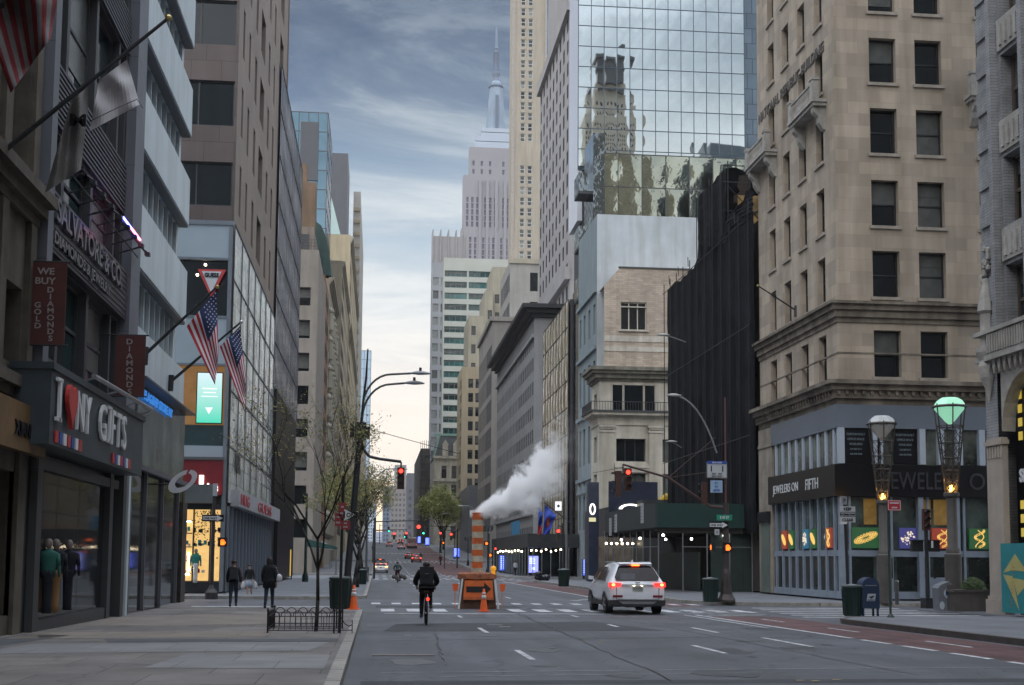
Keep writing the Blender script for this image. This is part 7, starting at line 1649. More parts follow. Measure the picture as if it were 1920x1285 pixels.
def fpole(bpx, tpx, Yb, Yt, label, r=.05, ball=False):
    a, b_ = onX(*bpx, -7.8) if Yb is None else onY(*bpx, Yb), onY(*tpx, Yt)
    t = thing('flagpole', tuple(a), label, 'flagpole', 'slanted flagpoles on the left'); m = MB(); m.tube(a, b_, r, r*.6, 10); part('pole', m, dark, t)
    m = MB(); m.tube(a+Vector((0, 0, -.35)), a+Vector((.02, 0, .25)), .10); part('wall_bracket', m, dark, t)
    m = MB(); m.sphere(tuple(b_), .07, 10); part('ball_finial', m, mat('gold_ball', (.5, .4, .15), .3, metal=.8) if not ball else chrome, t); return t
fpole((272, 665), (407, 538), 43, 43, 'slanted flagpole holding the nearer stars and stripes flag', .06); fpole((320, 716), (452, 604), 48.5, 48.5, 'slanted flagpole holding the farther stars and stripes flag', .06, True)
fpole((-40, 322), (316, 34), 25.5, 25.5, 'long slanted flagpole across the top left with the white banner flag', .055)
fpole((-60, 60), (140, -90), 24, 24, 'flagpole above the top left corner holding the cropped striped flag', .05)
fpole((1492, 582), (1421, 536), 66.5, 66.5, 'bare slanted flagpole on the limestone building above its lower cornice', .05)
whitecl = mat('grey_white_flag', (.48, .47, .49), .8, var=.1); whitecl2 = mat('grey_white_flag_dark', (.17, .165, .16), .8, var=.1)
ofl = None; o, P = cloth('white_banner_flag', ((238, 112), (186, 150), (168, 246), (262, 196)), 25.6, [whitecl], lambda s, u: 0, 'grey white lettered flag hanging in two lobes from the long pole, top left', 'flag', fold=.12)
m = MB(); m.path([onY(168, 228, 25.4), onY(215, 205, 25.4), onY(258, 186, 25.4)], .008, 5); m.tube(onY(258, 188, 25.4), onY(268, 203, 25.4), .008, n=5); part('hem_line', m, dark, o); ofl = o
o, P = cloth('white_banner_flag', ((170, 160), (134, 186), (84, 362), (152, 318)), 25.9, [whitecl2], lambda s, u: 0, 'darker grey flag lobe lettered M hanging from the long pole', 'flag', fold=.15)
m = MB(); text_mb(m, 'M', .34, Fr('S', Y=25.65), onY(128, 234, 25.6).x, onY(128, 234, 25.6).z, 0, .01, sx=1.3, bold=.012); part('letter', m, signblack, o)
o.name = 'dark_lobe'; o.parent = ofl; o.location = o.location-ofl.location; del o['category']; del o['label']
# banners
def banner(name, px0, py0, px1, py1, Y, words, label):
    a, c = onY(px0, py0, Y), onY(px1, py1, Y); t = thing(name, (a.x, Y, c.z), label, 'banner', 'maroon jewellery banners')
    m = MB(); m.box(a.x, Y-.015, c.z, c.x, Y+.015, a.z); part('cloth', m, maroon, t); fr = Fr('S', Y=Y-.02)
    m = MB()
    for z in (a.z, c.z): m.tube((a.x-.5, Y, z), (c.x+.08, Y, z), .022)
    part('rod', m, dark, t)
    m = MB()
    for (s_, px, py, hpx, sx_) in words:
        q = onY(px, py, Y); text_mb(m, s_, hpx*Y/2400/.70, fr, q.x, q.z, .01, .008, 'CENTER', sx=sx_, bold=.004)
    part('lettering', m, bannertext, t)
vert = lambda word, px, y0, dy, h, sx_=1.15: [(ch, px, y0+i*dy, h, sx_) for i, ch in enumerate(word)]
banner('jewellery_banner', 50, 490, 120, 648, 29.0, [('WE', 87, 515, 12, 1.15), ('BUY', 85, 533, 12, 1.15)]+vert('GOLD', 71, 577, 13, 10)+vert('DIAMONDS', 95, 549, 13, 10), 'maroon banner reading WE BUY GOLD DIAMONDS above the gift shop sign')
banner('jewellery_banner', 218, 628, 270, 744, 36.6, vert('DIAMONDS', 243, 646, 13.4, 10), 'narrower maroon banner reading only DIAMONDS at the end of the gift shop sign')
# far-left awnings and shop details beyond the junction
for (x0, x1, y0, y1, z0, z1, mm, lb) in ((-8, -4.5, 146, 150, 3.0, 3.9, mat('awning_green', (.02, .08, .07), .7), 'green awning across the second street on the left'), (-8, -6.6, 188, 196, 3.2, 4.2, mat('awning_white', (.5, .5, .48), .7), 'pale awning farther down the left pavement')):
    t = thing('shop_awning', ((x0+x1)/2, y0, z0), lb, 'awning'); m = MB(); m.hexa([(x0, y0, z0), (x1, y0, z0-.3), (x1, y1, z0-.3), (x0, y1, z0), (x0, y0, z1), (x1, y0, z0), (x1, y1, z0), (x0, y1, z1)]); part('canvas', m, mm, t); m = MB(); m.tube((x1-.1, y0+.1, gz(y0)), (x1-.1, y0+.1, z0-.2), .05); m.tube((x1-.1, y1-.1, gz(y0)), (x1-.1, y1-.1, z0-.2), .05); part('post', m, galv, t)
for (px, lb) in ((572, 'dark green lamp column on the left pavement beyond the glass shop'), ):
    v = gp(px, 1091); t = thing('lamp_column', tuple(v), lb, 'lamp column'); m = MB(); m.lathe(tuple(v), [(.25, 0), (.25, .4), (.12, .8), (.08, 7)], 8); part('post', m, darkgreen, t, 40)
v = gp(545, 1088); t = thing('yellow_shop_light', (v.x-.6, v.y+3, v.z+.4), 'small yellow lit doorway under the glass building', 'doorway'); m = MB(); m.box(v.x-.8, v.y+3, v.z+.3, v.x-.2, v.y+3.1, v.z+2.6); part('lit_door', m, em('door_yellow', (.9, .6, .15), .6), t); m = MB(); m.box(v.x-.9, v.y+3.02, v.z, v.x-.8, v.y+3.15, v.z+2.8); m.box(v.x-.2, v.y+3.02, v.z, v.x-.1, v.y+3.15, v.z+2.8); part('door_frame', m, dark, t)
# overhead street lamps far left
def far_lamp(px, Y, side, label):
    x = onY(px, 1000, Y).x; z = gz(Y)+.15; t = thing('street_lamp', (x, Y, z), label, 'street lamp', 'far street lamps'); m = MB(); m.lathe((x, Y, z), [(.2, 0), (.2, .5), (.1, .8), (.07, 8)], 8); part('post', m, galv, t)
    m = MB(); pts = [(x, Y, z+7.9)]
    for k in range(7): a = pi/2*k/6; pts.append((x+side*1.6*sin(a)*.9, Y, z+8+1.0*(1-cos(a))*0+1.1*sin(a)))
    pts.append((x+side*2.6, Y, z+9.15)); m.path(pts, .05, 6); part('arm', m, galv, t); m = MB(); m.lathe((x+side*2.8, Y, z+9.05), [(.05, 0), (.25, .04), (.25, .1), (.08, .16)], 8, sx=1.5, sy=.6); part('lamp_head', m, mat('lamp_head_grey', 0), t)
far_lamp(688, 104, 1, 'curved street lamp behind the bare branches, second along the left kerb'); far_lamp(1062, 100, -1, 'pale street lamp pole right of the blue flags')
far_lamp(900, 180, -1, 'thin street lamp behind the steam stack'); far_lamp(857, 262, -1, 'far street lamp near the left blue kiosk')
for (px, Y, h, lb) in ((878, 215, 4.6, 'black two armed old style lamp left of the stack'), (915, 150, 5.6, 'black old style lamp right behind the steam')):
    x = onY(px, 1000, Y).x; z = gz(Y)+.15; t = thing('old_style_lamp', (x, Y, z), lb, 'street lamp'); m = MB(); m.lathe((x, Y, z), [(.25, 0), (.2, .6), (.08, 1.0), (.07, h)], 8); m.tube((x-.5, Y, z+h-.4), (x+.5, Y, z+h-.4), .05); part('post', m, black, t); m = MB()
    for s_ in (-.45, .45): m.lathe((x+s_, Y, z+h-.4), [(.05, 0), (.18, .2), (.2, .6), (.05, .8)], 8)
    part('lantern', m, mat('lantern_dark', (.05, .07, .07), .4), t)
# ------------------------------------------------------------------ people
def skinmesh(pts, edges, rad, mats, sub=1):
    me = bpy.data.meshes.new('s'); keys = list(pts); ix = {k: i for i, k in enumerate(keys)}
    me.from_pydata([pts[k] for k in keys], [(ix[a], ix[b]) for a, b in edges], [])
    o = bpy.data.objects.new('s', me); COL.objects.link(o); o.modifiers.new('k', 'SKIN')
    if not me.skin_vertices: me.attributes
    sv = me.skin_vertices[0].data
    for k in keys:
        r = rad[k]; sv[ix[k]].radius = (r, r) if isinstance(r, (int, float)) else r
    sv[0].use_root = True
    if sub: s_ = o.modifiers.new('u', 'SUBSURF'); s_.levels = sub; s_.render_levels = sub
    dg = bpy.context.evaluated_depsgraph_get(); r_ = bpy.data.meshes.new_from_object(o.evaluated_get(dg)); bpy.data.objects.remove(o)
    for m_ in mats: r_.materials.append(m_)
    for p in r_.polygons: p.use_smooth = True; p.material_index = 0
    return r_
def attach(name, me, parent, label=None):
    me.name = name; o = bpy.data.objects.new(name, me); COL.objects.link(o); o.parent = parent; ROOTS[o] = Vector((0, 0, 0)); tag(o, label); return o
def lpart(name, mb, mats, parent, smooth=True):
    o = bpy.data.objects.new(name, mb.mesh(name, (0, 0, 0), mats if isinstance(mats, (list, tuple)) else [mats], smooth)); COL.objects.link(o); o.parent = parent; return o
def person(loc, heading, H, label, J=None, top=cl_black, legs=cl_navy, hair='short', extra=None, skirt=None, group=None, puffy=1.0, step=.16, bare_legs=False):
    t = thing('person', loc, label, 'person', group); t.rotation_euler = (0, 0, heading); k = H/1.72; t.scale = (k, k, k)
    P = dict(pelvis=(0, 0, .95), waist=(0, .0, 1.08), chest=(0, .0, 1.30), neck=(0, .01, 1.47), chin=(0, .03, 1.55), brow=(0, .02, 1.63), crown=(0, .01, 1.69))
    for s, n in ((-1, 'L'), (1, 'R')):
        f = s*step
        P.update({'sh'+n: (s*.17, 0, 1.40), 'el'+n: (s*.235, -.03-f*.25, 1.13), 'wr'+n: (s*.245, .06-f*.7, .90), 'pa'+n: (s*.245, .09-f*.8, .82),
                  'hip'+n: (s*.085, 0, .90), 'kn'+n: (s*.095, .04+f*.55, .50), 'an'+n: (s*.095, -.05+f*1.15, .09), 'to'+n: (s*.105, .09+f*1.15, .035)})
        for i, (dx_, dz2_) in enumerate(((-.028, -.075), (-.01, -.085), (.01, -.08), (.026, -.065))): a = P['pa'+n]; P['f%d%s' % (i, n)] = (a[0]+dx_*.8, a[1]+.012, a[2]+dz2_)
        a = P['wr'+n]; P['th'+n] = (a[0]-s*.035, a[1]+.035, a[2]-.07)
    if J: P.update(J)
    for s, n in ((-1, 'L'), (1, 'R')):
        if J and ('pa'+n) in J:
            a = P['pa'+n]
            for i in range(4): P['f%d%s' % (i, n)] = (a[0]+(i-1.5)*.02, a[1]+.02, a[2]-.06)
            P['th'+n] = (a[0]-s*.03, a[1]+.02, a[2]-.02)
    E_ = [('pelvis', 'waist'), ('waist', 'chest'), ('chest', 'neck'), ('neck', 'chin'), ('chin', 'brow'), ('brow', 'crown')]
    rd = dict(pelvis=.12, waist=.115, chest=.13, neck=.052, chin=.066, brow=.092, crown=.06)
    for n in 'LR':
        E_ += [('chest', 'sh'+n), ('sh'+n, 'el'+n), ('el'+n, 'wr'+n), ('wr'+n, 'pa'+n), ('pelvis', 'hip'+n), ('hip'+n, 'kn'+n), ('kn'+n, 'an'+n), ('an'+n, 'to'+n)]
        rd.update({'sh'+n: .055, 'el'+n: .04, 'wr'+n: .028, 'pa'+n: .034, 'hip'+n: .085, 'kn'+n: .055, 'an'+n: .038, 'to'+n: .035})
        for i in range(4): E_.append(('pa'+n, 'f%d%s' % (i, n))); rd['f%d%s' % (i, n)] = .009
        E_.append(('wr'+n, 'th'+n)); rd['th'+n] = .010
    attach('body', skinmesh(P, E_, rd, [skin]), t)
    q = puffy; jk = {a: P[a] for a in ('waist', 'chest', 'pelvis', 'neck')}; jr = dict(waist=.15*q, chest=.165*q, pelvis=.155*q, neck=.07)
    je = [('waist', 'chest'), ('pelvis', 'waist'), ('chest', 'neck')]
    for n in 'LR':
        for a in ('sh', 'el', 'wr'): jk[a+n] = P[a+n]
        je += [('chest', 'sh'+n), ('sh'+n, 'el'+n), ('el'+n, 'wr'+n)]; jr.update({'sh'+n: .082*q, 'el'+n: .062*q, 'wr'+n: .044*q})
    attach('jacket', skinmesh(jk, je, jr, [top]), t)
    if not bare_legs:
        lk = {'pelvis': P['pelvis']}; le = []; lr = {'pelvis': .145}
        for n in 'LR':
            for a in ('hip', 'kn', 'an'): lk[a+n] = P[a+n]
            le += [('pelvis', 'hip'+n), ('hip'+n, 'kn'+n), ('kn'+n, 'an'+n)]; lr.update({'hip'+n: .105, 'kn'+n: .072, 'an'+n: .052})
        attach('trousers', skinmesh(lk, le, lr, [legs]), t)
    for n in 'LR':
        a, b_ = Vector(P['an'+n]), Vector(P['to'+n]); m = MB(); m.path([a+Vector((0, -.04, -.02)), (a+b_)/2+Vector((0, 0, -.005)), b_+Vector((0, .03, 0))], [.05, .048, .034], 8); lpart('shoe', m, black, t)
    c = Vector(P['brow']); m = MB()
    if hair == 'long': m.lathe((c.x, c.y-.03, c.z-.36), [(.09, 0), (.105, .2), (.112, .34), (.10, .43), (.04, .49)], 12, sx=1.0, sy=.75)
    elif hair == 'hood': m.lathe((c.x, c.y-.02, c.z-.17), [(.12, 0), (.135, .12), (.13, .22), (.07, .30)], 12)
    elif hair == 'short': m.lathe((c.x, c.y-.015, c.z-.02), [(.098, 0), (.108, .05), (.085, .10), (.03, .125)], 12)
    if hair: lpart('hair' if hair != 'hood' else 'hood', m, hair_m if hair != 'hood' else top, t)
    m = MB(); m.lathe((c.x, c.y+.085, c.z-.05), [(.012, 0), (.015, .015), (.008, .045)], 6); [m.sphere((c.x+s*.032, c.y+.082, c.z+.0), .010, 6) for s in (-1, 1)]
    lpart('face_detail', m, mat('face_feature_brown', (.20, .11, .08), .6), t)  # brown of the nose and eyes
    if skirt: m = MB(); m.lathe((0, 0, .56), [(.24, 0), (.20, .2), (.16, .42)], 14, sx=1.1, sy=.8); lpart('skirt', m, skirt, t)
    return t
v = gp(437, 1138); t = person(tuple(v), 0.05, 1.72, 'person in black with red sleeves and a dark backpack walking away, left of the three', top=cl_black, legs=cl_jean, group='people walking on the left corner', puffy=1.08)
m = MB(); m.rbox((0, -.22, 1.02), .30, .18, .44); m.rbox((0, -.32, 1.06), .22, .06, .24); lpart('backpack', m, mat('backpack_grey', (.025, .028, .035), .7), t, False)
m = MB(); m.path([(.165, .02, 1.41), (.24, .0, 1.16)], [.075, .06], 8); m.path([(.262, .03, 1.12), (.26, .02, .95)], [.058, .045], 8); lpart('red_sleeve', m, cl_red, t)
v = gp(467, 1120, 0); t = person(tuple(v), pi, 1.66, 'person in a face mask, black top and pale skirt walking towards the camera', top=cl_black, hair='short', skirt=cl_grey, bare_legs=True, group='people walking on the left corner')
m = MB(); m.lathe((0, .075, 1.555), [(.035, 0), (.05, .03), (.04, .065)], 8, sy=.6); lpart('face_mask', m, cl_white, t)
for s in (-1, 1): m = MB(); m.lathe((s*.30, .05, .42), [(.11, 0), (.13, .12), (.10, .3), (.02, .42)], 8, sy=.5); lpart('carrier_bag', m, mat('bag_white', (.45, .46, .48), .6), t)
v = gp(504, 1141); t = person(tuple(v), -.08, 1.80, 'person with long dark hair, long black coat and white shoulder bag, right of the three', top=cl_black, legs=cl_jean, hair='long', puffy=1.2, group='people walking on the left corner')
m = MB(); m.lathe((0, 0, .70), [(.215, 0), (.20, .25), (.18, .45)], 14, sx=1.05, sy=.75); lpart('coat_skirt', m, cl_black, t)
m = MB(); m.lathe((.31, -.02, .92), [(.07, 0), (.12, .05), (.11, .2), (.04, .26)], 10, sx=1.1, sy=.9); lpart('shoulder_bag', m, mat('bag_cream', (.5, .5, .52), .5), t); m = MB(); m.path([(.31, -.02, 1.16), (.22, -.02, 1.42)], .012, 5); lpart('bag_strap', m, cl_white, t)
# bicycles
def bicycle(loc, label, group=None, s=1.0):
    t = thing('bicycle', loc, label, 'bicycle', group); x, y, z = loc; R_ = .34
    for yy in (-.52, .52):
        m = MB(); n = 24
        for k in range(n): a0, a1 = 2*pi*k/n, 2*pi*(k+1)/n; m.tube((x, y+yy+R_*cos(a0), z+.35+R_*sin(a0)), (x, y+yy+R_*cos(a1), z+.35+R_*sin(a1)), .022, n=6)
        w = part('wheel', m, rubber, t, True); m = MB()
        for k in range(10): a = 2*pi*k/10; m.tube((x, y+yy, z+.35), (x, y+yy+.32*cos(a), z+.35+.32*sin(a)), .004, n=4)
        m.tube((x-.05, y+yy, z+.35), (x+.05, y+yy, z+.35), .025); part('spokes', m, steel, w)
    m = MB(); fs = [((-.52, .35), (-.08, .32)), ((-.52, .35), (-.16, .82)), ((-.08, .32), (-.18, .90)), ((-.16, .80), (.36, .88)), ((-.08, .32), (.36, .80)), ((.34, .98), (.52, .35))]
    for (a, b_), (c, d) in fs: m.tube((x, y+a, z+b_), (x, y+c, z+d), .022, n=8)
    part('frame', m, dark, t, True)
    m = MB(); m.box(x-.07, y-.32, z+.93, x+.07, y-.06, z+.98); part('saddle', m, black, t)
    m = MB(); m.tube((x-.29, y+.34, z+1.02), (x+.29, y+.34, z+1.02), .017); m.tube((x, y+.34, z+.96), (x, y+.34, z+1.02), .02); part('handlebar', m, black, t)
    m = MB(); m.tube((x-.14, y-.08, z+.2), (x-.05, y-.08, z+.32), .012); m.box(x-.2, y-.13, z+.18, x-.1, y-.03, z+.205); m.tube((x+.14, y-.08, z+.44), (x+.05, y-.08, z+.32), .012); m.box(x+.1, y-.13, z+.43, x+.2, y-.03, z+.455); part('pedal', m, steel, t); return t
v = gp(800, 1173, 0); b_ = bicycle((v.x, v.y+.6, v.z), 'bicycle with a bright red tail light ridden by the cyclist in black')
m = MB(); m.sphere((v.x+.03, v.y+.20, v.z+.74), .045, 10); m.rbox((v.x+.03, v.y+.24, v.z+.70), .06, .05, .08); part('tail_light', m, e_red, b_)
J = dict(pelvis=(0, -.14, 1.03), waist=(0, -.10, 1.16), chest=(0, .03, 1.37), neck=(0, .10, 1.50), chin=(0, .15, 1.56), brow=(0, .14, 1.63), crown=(0, .12, 1.69),
         shL=(-.19, .03, 1.43), shR=(.19, .03, 1.43), elL=(-.31, .12, 1.20), elR=(.31, .12, 1.20), wrL=(-.26, .30, 1.08), wrR=(.26, .30, 1.08), paL=(-.25, .35, 1.05), paR=(.25, .35, 1.05),
         hipL=(-.09, -.10, 1.0), hipR=(.09, -.10, 1.0), knL=(-.12, .16, .64), knR=(.12, .26, .86), anL=(-.13, -.06, .26), anR=(.13, -.0, .50), toL=(-.14, .08, .22), toR=(.14, .14, .46))
t = person((v.x, v.y+.62, v.z), 0, 1.80, 'cyclist all in black with a hooded backpack riding away in the left lane', J=J, top=cl_black, legs=cl_black, hair='short', puffy=1.42)
m = MB(); m.hexa([(-.17, -.34, 1.14), (.17, -.34, 1.14), (.17, -.12, 1.10), (-.17, -.12, 1.10), (-.20, -.20, 1.60), (.20, -.20, 1.60), (.18, .02, 1.58), (-.18, .02, 1.58)]); lpart('backpack', m, cl_black, t, False)
m = MB(); m.box(-.05, -.345, 1.40, .05, -.30, 1.42); lpart('backpack_tab', m, mat('tab_grey', (.10, .11, .12), .5), t, False)
for (px, py, Y, H, top_, lg, lb) in ((1122, 1087, 122, 1.72, cl_white, cl_red, 'person in a white shirt with a red bag standing by the dark shop pier'), (826, 1051, 222, 1.8, cl_red, cl_navy, 'dark distant person on the right kerb left of the stack'), (966, 1083, 150, 1.7, cl_white, cl_navy, 'distant person in a pale top between the two blue kiosks'), (699, 1035, 300, 1.7, cl_red, cl_red, 'tiny distant person in red on the left kerb')):
    v = onY(px, py, Y); person((v.x, Y, gz(Y)+(.15 if v.x > 14.4 or v.x < -.45 else 0)), .2, H, lb, top=top_, legs=lg, group='distant people')
v = gp(745, 1093, 0); bicycle((v.x, v.y, v.z), 'distant bicycle loaded with bags in the left lane'); J2 = dict(J); t = person((v.x, v.y, v.z), 0, 1.75, 'distant cyclist in a green jacket and red trousers in the left lane', J=J2, top=mat('green_jacket', (.03, .06, .055), .9), legs=cl_red, group='distant people')
m = MB(); [m.sphere((v.x+sx_, v.y-.2, v.z+zz_), .2, 8) for sx_, zz_ in ((-.3, .5), (.35, .55), (.6, .45), (.1, .3))]; solo('pannier_bags', m, [mat('pannier_mixed', (.12, .10, .09), .8, var=.9, scale=4)], 'bags slung round the distant bicycle', 'bags', loc=tuple(v), smooth=True)
v = onY(789, 1038, 245); bicycle((v.x, 245, gz(245)), 'tiny bicycle just left of the red car on the hill'); person((v.x, 245, gz(245)), 0, 1.75, 'tiny cyclist in dark clothes beside the red car on the hill', J=J2, top=cl_navy, legs=cl_navy, group='distant people')
# ------------------------------------------------------------------ cars
def car(loc, paint, label, kind='suv', rz=0, brake=True, group='vehicles driving away', detail=True, amber=False, scale=1.0):
    t = thing('parked_suv' if 0 else ('suv' if kind == 'suv' else 'car'), loc, label, 'car', group); t.rotation_euler = (0, 0, rz); t.scale = (scale,)*3; ROOTS[t] = Vector((0, 0, 0))
    # y, half width, z bottom, z belt, z top, half width at roof
    S = [(.00, .70, .40, .66, .70, .60), (.04, .86, .30, .92, .96, .72), (.12, .92, .27, 1.03, 1.08, .80), (.20, .935, .26, 1.06, 1.17, .76), (.34, .94, .25, 1.07, 1.40, .67), (.46, .94, .25, 1.07, 1.56, .62), (.60, .94, .25, 1.07, 1.635, .60), (.95, .945, .25, 1.06, 1.675, .60), (1.5, .945, .25, 1.05, 1.69, .61), (2.2, .945, .25, 1.04, 1.685, .61), (2.8, .94, .25, 1.03, 1.63, .60), (3.15, .94, .25, 1.03, 1.46, .64), (3.55, .93, .25, 1.03, 1.16, .76), (3.75, .93, .25, 1.02, 1.08, .80), (4.3, .90, .26, .94, 1.0, .74), (4.65, .82, .28, .78, .84, .62), (4.77, .70, .36, .60, .64, .5)]
    if kind == 'sedan': S = [(y, w_, b*.8, bl*.88, (tp if tp < 1.1 else (1.0 + (tp-1.1)*.68)) * (.9 if tp < 1.1 else .93), r) for y, w_, b, bl, tp, r in S]
    if kind == 'bus': S = [(y*2.4, w_*1.36, b, 1.4, 3.0 if .03 < y < 4.7 else 2.6, 1.2 if .03 < y < 4.7 else 1.0) for y, w_, b, bl, tp, r in S]
    rings = []; m = MB()
    for y, w_, zb_, bl, tp, wr in S:
        wr = min(wr, w_)
        half = [(0, zb_), (w_*.82, zb_), (w_*.96, zb_+.12), (w_, (zb_+bl)/2), (w_*.985, bl-.06), (w_*.95 if tp-bl > .1 else wr+.02, bl), ((w_*.95*.45+wr*.55), bl+(tp-bl)*.55), (wr, tp-.05), (wr-.10, tp), (0, tp+.015)]
        full = half+[(-a, c) for a, c in half[-2:0:-1]]; i = len(m.v); m.v += [(a, y, c) for a, c in full]; rings.append((i, len(full)))
    for (i, n), (j, _) in zip(rings, rings[1:]):
        for k in range(n): m.f.append((i+k, i+(k+1) % n, j+(k+1) % n, j+k)); m.m.append(0)
    i, n = rings[0]; m.f.append(tuple(i+k for k in reversed(range(n)))); i, n = rings[-1]; m.f.append(tuple(i+k for k in range(n))); m.m += [0, 0]
    me = m.mesh('body', (0, 0, 0), [paint], 50); body = bpy.data.objects.new('body', me); COL.objects.link(body); body.parent = t
    sf = body.modifiers.new('s', 'SUBSURF'); sf.levels = 1; sf.render_levels = 2
    T = lambda z: z if kind == 'suv' else (z*.88 if z < 1.1 else .93+(z-1.1)*.66)
    Lp = lambda nm, mb_, mt, par=t, sm=False: lpart(nm, mb_, mt, par, sm)
    if kind == 'bus':
        m = MB(); m.box(-1.05, -.03, 1.5, 1.05, .02, 2.5); Lp('rear_window', m, mat('bus_ad', (.30, .18, .17), .5, var=.3)); m = MB(); [m.box(s*1.0-.1, -.04, 1.0, s*1.0+.1, .0, 1.25) for s in (-1, 1)]; Lp('tail_light', m, e_taildim)
        for y in (1.2, 9.0):
            for s in (-1, 1): w = MB(); w.tube((s*1.15, y, .48), (s*1.28, y, .48), .48, n=16); Lp('wheel', w, rubber)
        m = MB(); m.box(-1.15, -.05, .3, 1.15, .1, .6); Lp('bumper', m, carblack); return t
    # rear glass
    m = MB(); g_ = [(-.70, .135, 1.10), (.70, .135, 1.10), (.735, .20, 1.20), (.57, .455, 1.53), (.50, .50, 1.565), (-.50, .50, 1.565), (-.57, .455, 1.53), (-.735, .20, 1.20)]
    m.poly([(a, y-.035, T(c)+.012) for a, y, c in g_]); Lp('rear_window', m, carglass)
    m = MB(); m.poly([(a, y-.05, T(c)+.012) for a, y, c in ((-.58, .16, 1.12), (-.08, .16, 1.12), (-.04, .3, 1.32), (-.52, .30, 1.32))]); Lp('window_reflection_panel', m, mat('reflection_grey', (.035, .038, .05), .5))  # grey patch on the rear glass, a reflection painted as a panel
    m = MB(); m.hexa([(-.56, .42, T(1.60)), (.56, .42, T(1.60)), (.56, .62, T(1.655)), (-.56, .62, T(1.655)), (-.54, .38, T(1.64)), (.54, .38, T(1.64)), (.56, .64, T(1.695)), (-.56, .64, T(1.695))]); Lp('roof_spoiler', m, paint)
    m = MB(); m.box(-.13, .375, T(1.575), .13, .42, T(1.62)); Lp('high_brake_light', m, em('brake_high', (1, .12, .02), 6) if brake else e_taildim)
    for s in (-1, 1):
        for (pts) in ([(.95, 1.10), (1.45, 1.10), (1.45, 1.52), (1.2, 1.52)], [(1.52, 1.10), (2.32, 1.09), (2.32, 1.54), (1.52, 1.54)], [(2.4, 1.09), (3.38, 1.07), (2.95, 1.46), (2.4, 1.53)]):
            m = MB()
            q = []
            for y, z in pts: u = min(1, max(0, (z-1.05)/.6)); q.append((s*(.955*(1-u)+.665*u+.012), y, T(z)))
            m.poly(q if s > 0 else q[::-1]); Lp('side_window', m, carglass)
        # tail light: bright outer end, dim inner wedge
        m = MB(); m.hexa([(s*.93, .02, T(.90)), (s*.56, -.02, T(.95)), (s*.56, .06, T(.95)), (s*.93, .20, T(.90)), (s*.925, .04, T(1.035)), (s*.54, .0, T(1.02)), (s*.54, .1, T(1.02)), (s*.925, .22, T(1.035))]); tl = Lp('tail_light', m, (e_tailmain if brake else e_taildim) if not amber else em('tail_amber', (1, .55, .1), 4))
        m = MB(); m.sphere((s*.80, .01, T(.965)), .06, 8, .8); Lp('lamp_core', m, e_tailcore if brake else e_taildim, tl, True)
        m = MB(); m.box(s*.66-.16, -.012, T(.56), s*.66+.16, .06, T(.63)); Lp('bumper_reflector', m, mat('reflector_red', (.20, .01, .02), .4))
        for y in (.93, 3.70):
            w = MB(); w.tube((s*.70, y, .355), (s*.925, y, .355), .355, n=24); wh = Lp('wheel', w, rubber, t, 40); r_ = MB(); r_.tube((s*.93, y, .355), (s*.935, y, .355), .23, n=16)
            for k in range(5): a = 2*pi*k/5; r_.tube((s*.94, y, .355), (s*.945, y+.2*cos(a), .355+.2*sin(a)), .03, n=4)
            Lp('rim', r_, mat('rim_grey', (.22, .23, .25), .35, metal=.8), wh)
            a_ = MB(); n = 14; P0 = [(s*.952, y+.43*cos(pi*k/n), .30+.44*sin(pi*k/n)) for k in range(n+1)]; a_.poly(P0 if s < 0 else P0[::-1]); Lp('wheel_arch', a_, carblack)
        m = MB(); m.box(s*.93-.0, 1.3, .27, s*.965, 3.25, .42); Lp('side_skirt', m, carblack)
        m = MB(); m.tube((s*.60, .8, T(1.70)), (s*.60, 2.6, T(1.70)), .018, n=6); Lp('roof_rail', m, steel)
        m = MB(); m.hexa([(s*.95, 2.95, T(1.08)), (s*1.12, 2.98, T(1.10)), (s*1.12, 3.1, T(1.10)), (s*.95, 3.1, T(1.08)), (s*.95, 2.95, T(1.2)), (s*1.12, 2.98, T(1.22)), (s*1.12, 3.1, T(1.22)), (s*.95, 3.1, T(1.2))]); Lp('wing_mirror', m, paint)
    m = MB(); m.hexa([(-.90, -.02, .30), (.90, -.02, .30), (.92, .3, .26), (-.92, .3, .26), (-.92, .0, T(.47)), (.92, .0, T(.47)), (.935, .3, T(.46)), (-.935, .3, T(.46))]); Lp('lower_bumper', m, carblack)
    m = MB(); m.hexa([(-.5, -.05, .34), (.5, -.05, .34), (.5, 0, .34), (-.5, 0, .34), (-.62, -.05, .43), (.62, -.05, .43), (.62, 0, .43), (-.62, 0, .43)]); Lp('skid_plate', m, mat('skid_grey', (.24, .25, .27), .4, metal=.6))
    m = MB(); m.box(-.17, -.02, T(.78), .17, .03, T(.92)); pl = Lp('number_plate', m, mat('plate_pale', (.30, .32, .26), .5)); m = MB(); text_mb(m, 'JKH 4721', .075, Fr('S', Y=-.022), 0, T(.83), 0, .003, 'CENTER'); Lp('plate_text', m, mat('plate_text', (.03, .05, .10), .5), pl)
    if detail and kind == 'suv':
        m = MB(); [m.box(s*.70-.006, -.006, T(.50), s*.70+.006, .03, T(.88)) for s in (-1, 1)]; m.box(-.70, -.012, T(.485), .70, .02, T(.497)); Lp('panel_gap', m, carblack)
        m = MB(); m.tube((.05, .12, T(1.12)), (.42, .19, T(1.22)), .010, n=5); Lp('rear_wiper', m, carblack)
        for s in (-1, 1):
            for y in (1.62, 2.62): m = MB(); m.box(s*.945, y, T(.93), s*.965, y+.16, T(.955)); Lp('door_handle', m, paint)
    m = MB(); m.box(-.54, -.03, T(.955), .54, .04, T(.975)); Lp('trim_strip', m, steel)
    m = MB(); m.lathe((0, .025, T(1.025)), [(.05, 0), (.05, .03)], 10, sx=1.4, sy=.4); Lp('badge', m, steel)
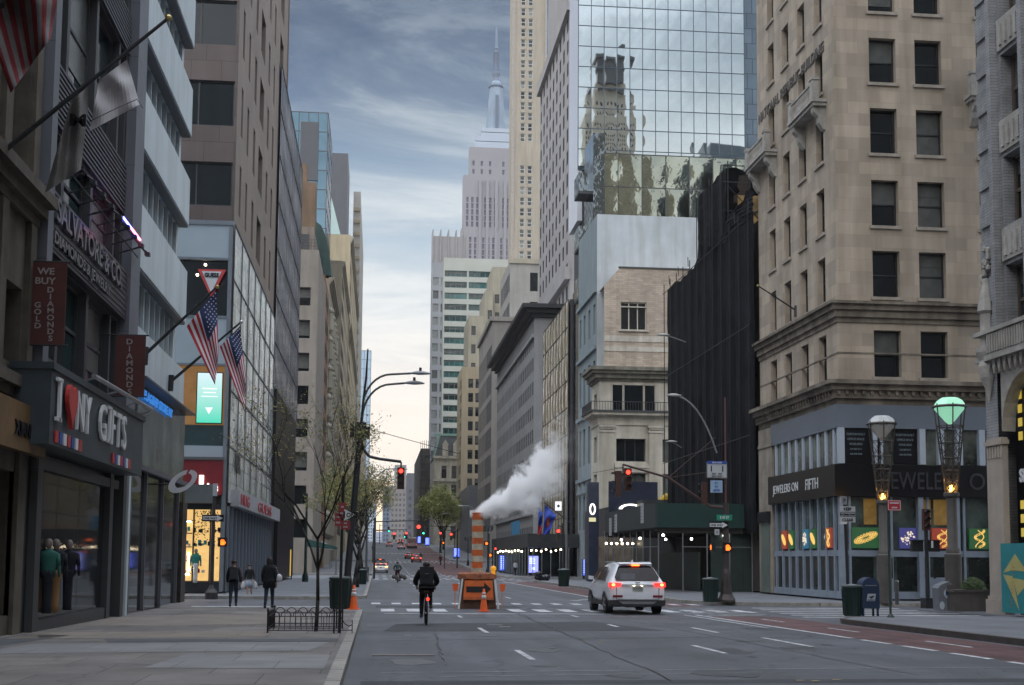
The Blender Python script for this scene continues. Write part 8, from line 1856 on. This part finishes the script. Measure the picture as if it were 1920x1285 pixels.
    m = MB(); [m.box(x-.025, -.035, T(.93), x+.025, -.02, T(.945)) for x in (-.13, .13)]; Lp('plate_lamp', m, e_warm)
    m = MB(); m.hexa([(-.03, .9, T(1.69)), (.03, .9, T(1.69)), (.02, 1.1, T(1.69)), (-.02, 1.1, T(1.69)), (-.01, .88, T(1.77)), (.01, .88, T(1.77)), (.01, .93, T(1.77)), (-.01, .93, T(1.77))]); Lp('roof_antenna', m, paint)
    m = MB(); m.tube((-.35, .4, .30), (.35, .4, .30), .08, n=8); m.box(-.7, .3, .24, .7, 4.4, .32); Lp('underbody', m, carblack)
    return t
v = gp(1196, 1153, 0); car((v.x, v.y, v.z), carwhite, 'white sport utility car with glowing red brake lights waiting in the right lane', 'suv', -.0, scale=1.12)
def carat(px, py, Y, *a, **k): p = onY(px, py, Y); return car((p.x, Y, gz(Y)), *a, **k)
carat(714, 1075, 172, carwhite, 'small white car with amber lights standing at the left kerb', 'sedan', amber=True)
carat(713, 1062, 186, carmar, 'dark car with red lights right in front of the white one at the left kerb', 'suv')
carat(781, 1050, 238, carred, 'bright red car with lit brake lights on the hill', 'sedan'); carat(768, 1041, 262, carmar, 'maroon car beside the bright red one on the hill', 'sedan', brake=False)
carat(753, 1029, 335, mat('car_paint_silver', (.45, .42, .45), .3), 'silver white car farther up the hill beside the bus', 'sedan', brake=False); carat(730, 1023, 362, mat('car_paint_pinkwhite', (.48, .40, .42), .3), 'pale car near the left of the hill crest', 'suv', brake=False)
carat(751, 1017, 430, carmar, 'dark red car at the crest between the pale cars', 'suv'); carat(773, 1026, 345, mat('bus_pale', (.42, .36, .36), .5), 'pale boxy bus at the top of the hill', 'bus')
# ------------------------------------------------------------------ haze (even, thin air over the whole scene)
hz = MB(); hz.box(-1600, -460, -3, 1600, 9100, 480)
ho = solo('haze', hz, [], None, None, None, 'stuff')
hm = bpy.data.materials.new('haze_volume'); hm.use_nodes = True; hn = hm.node_tree; hn.nodes.clear()
hp_ = hn.nodes.new('ShaderNodeVolumePrincipled'); hp_.inputs['Color'].default_value = (.93, .94, .97, 1); hp_.inputs['Density'].default_value = .00009; hp_.inputs['Anisotropy'].default_value = .2
hq = hn.nodes.new('ShaderNodeOutputMaterial'); hn.links.new(hp_.outputs[0], hq.inputs['Volume']); ho.data.materials.append(hm)
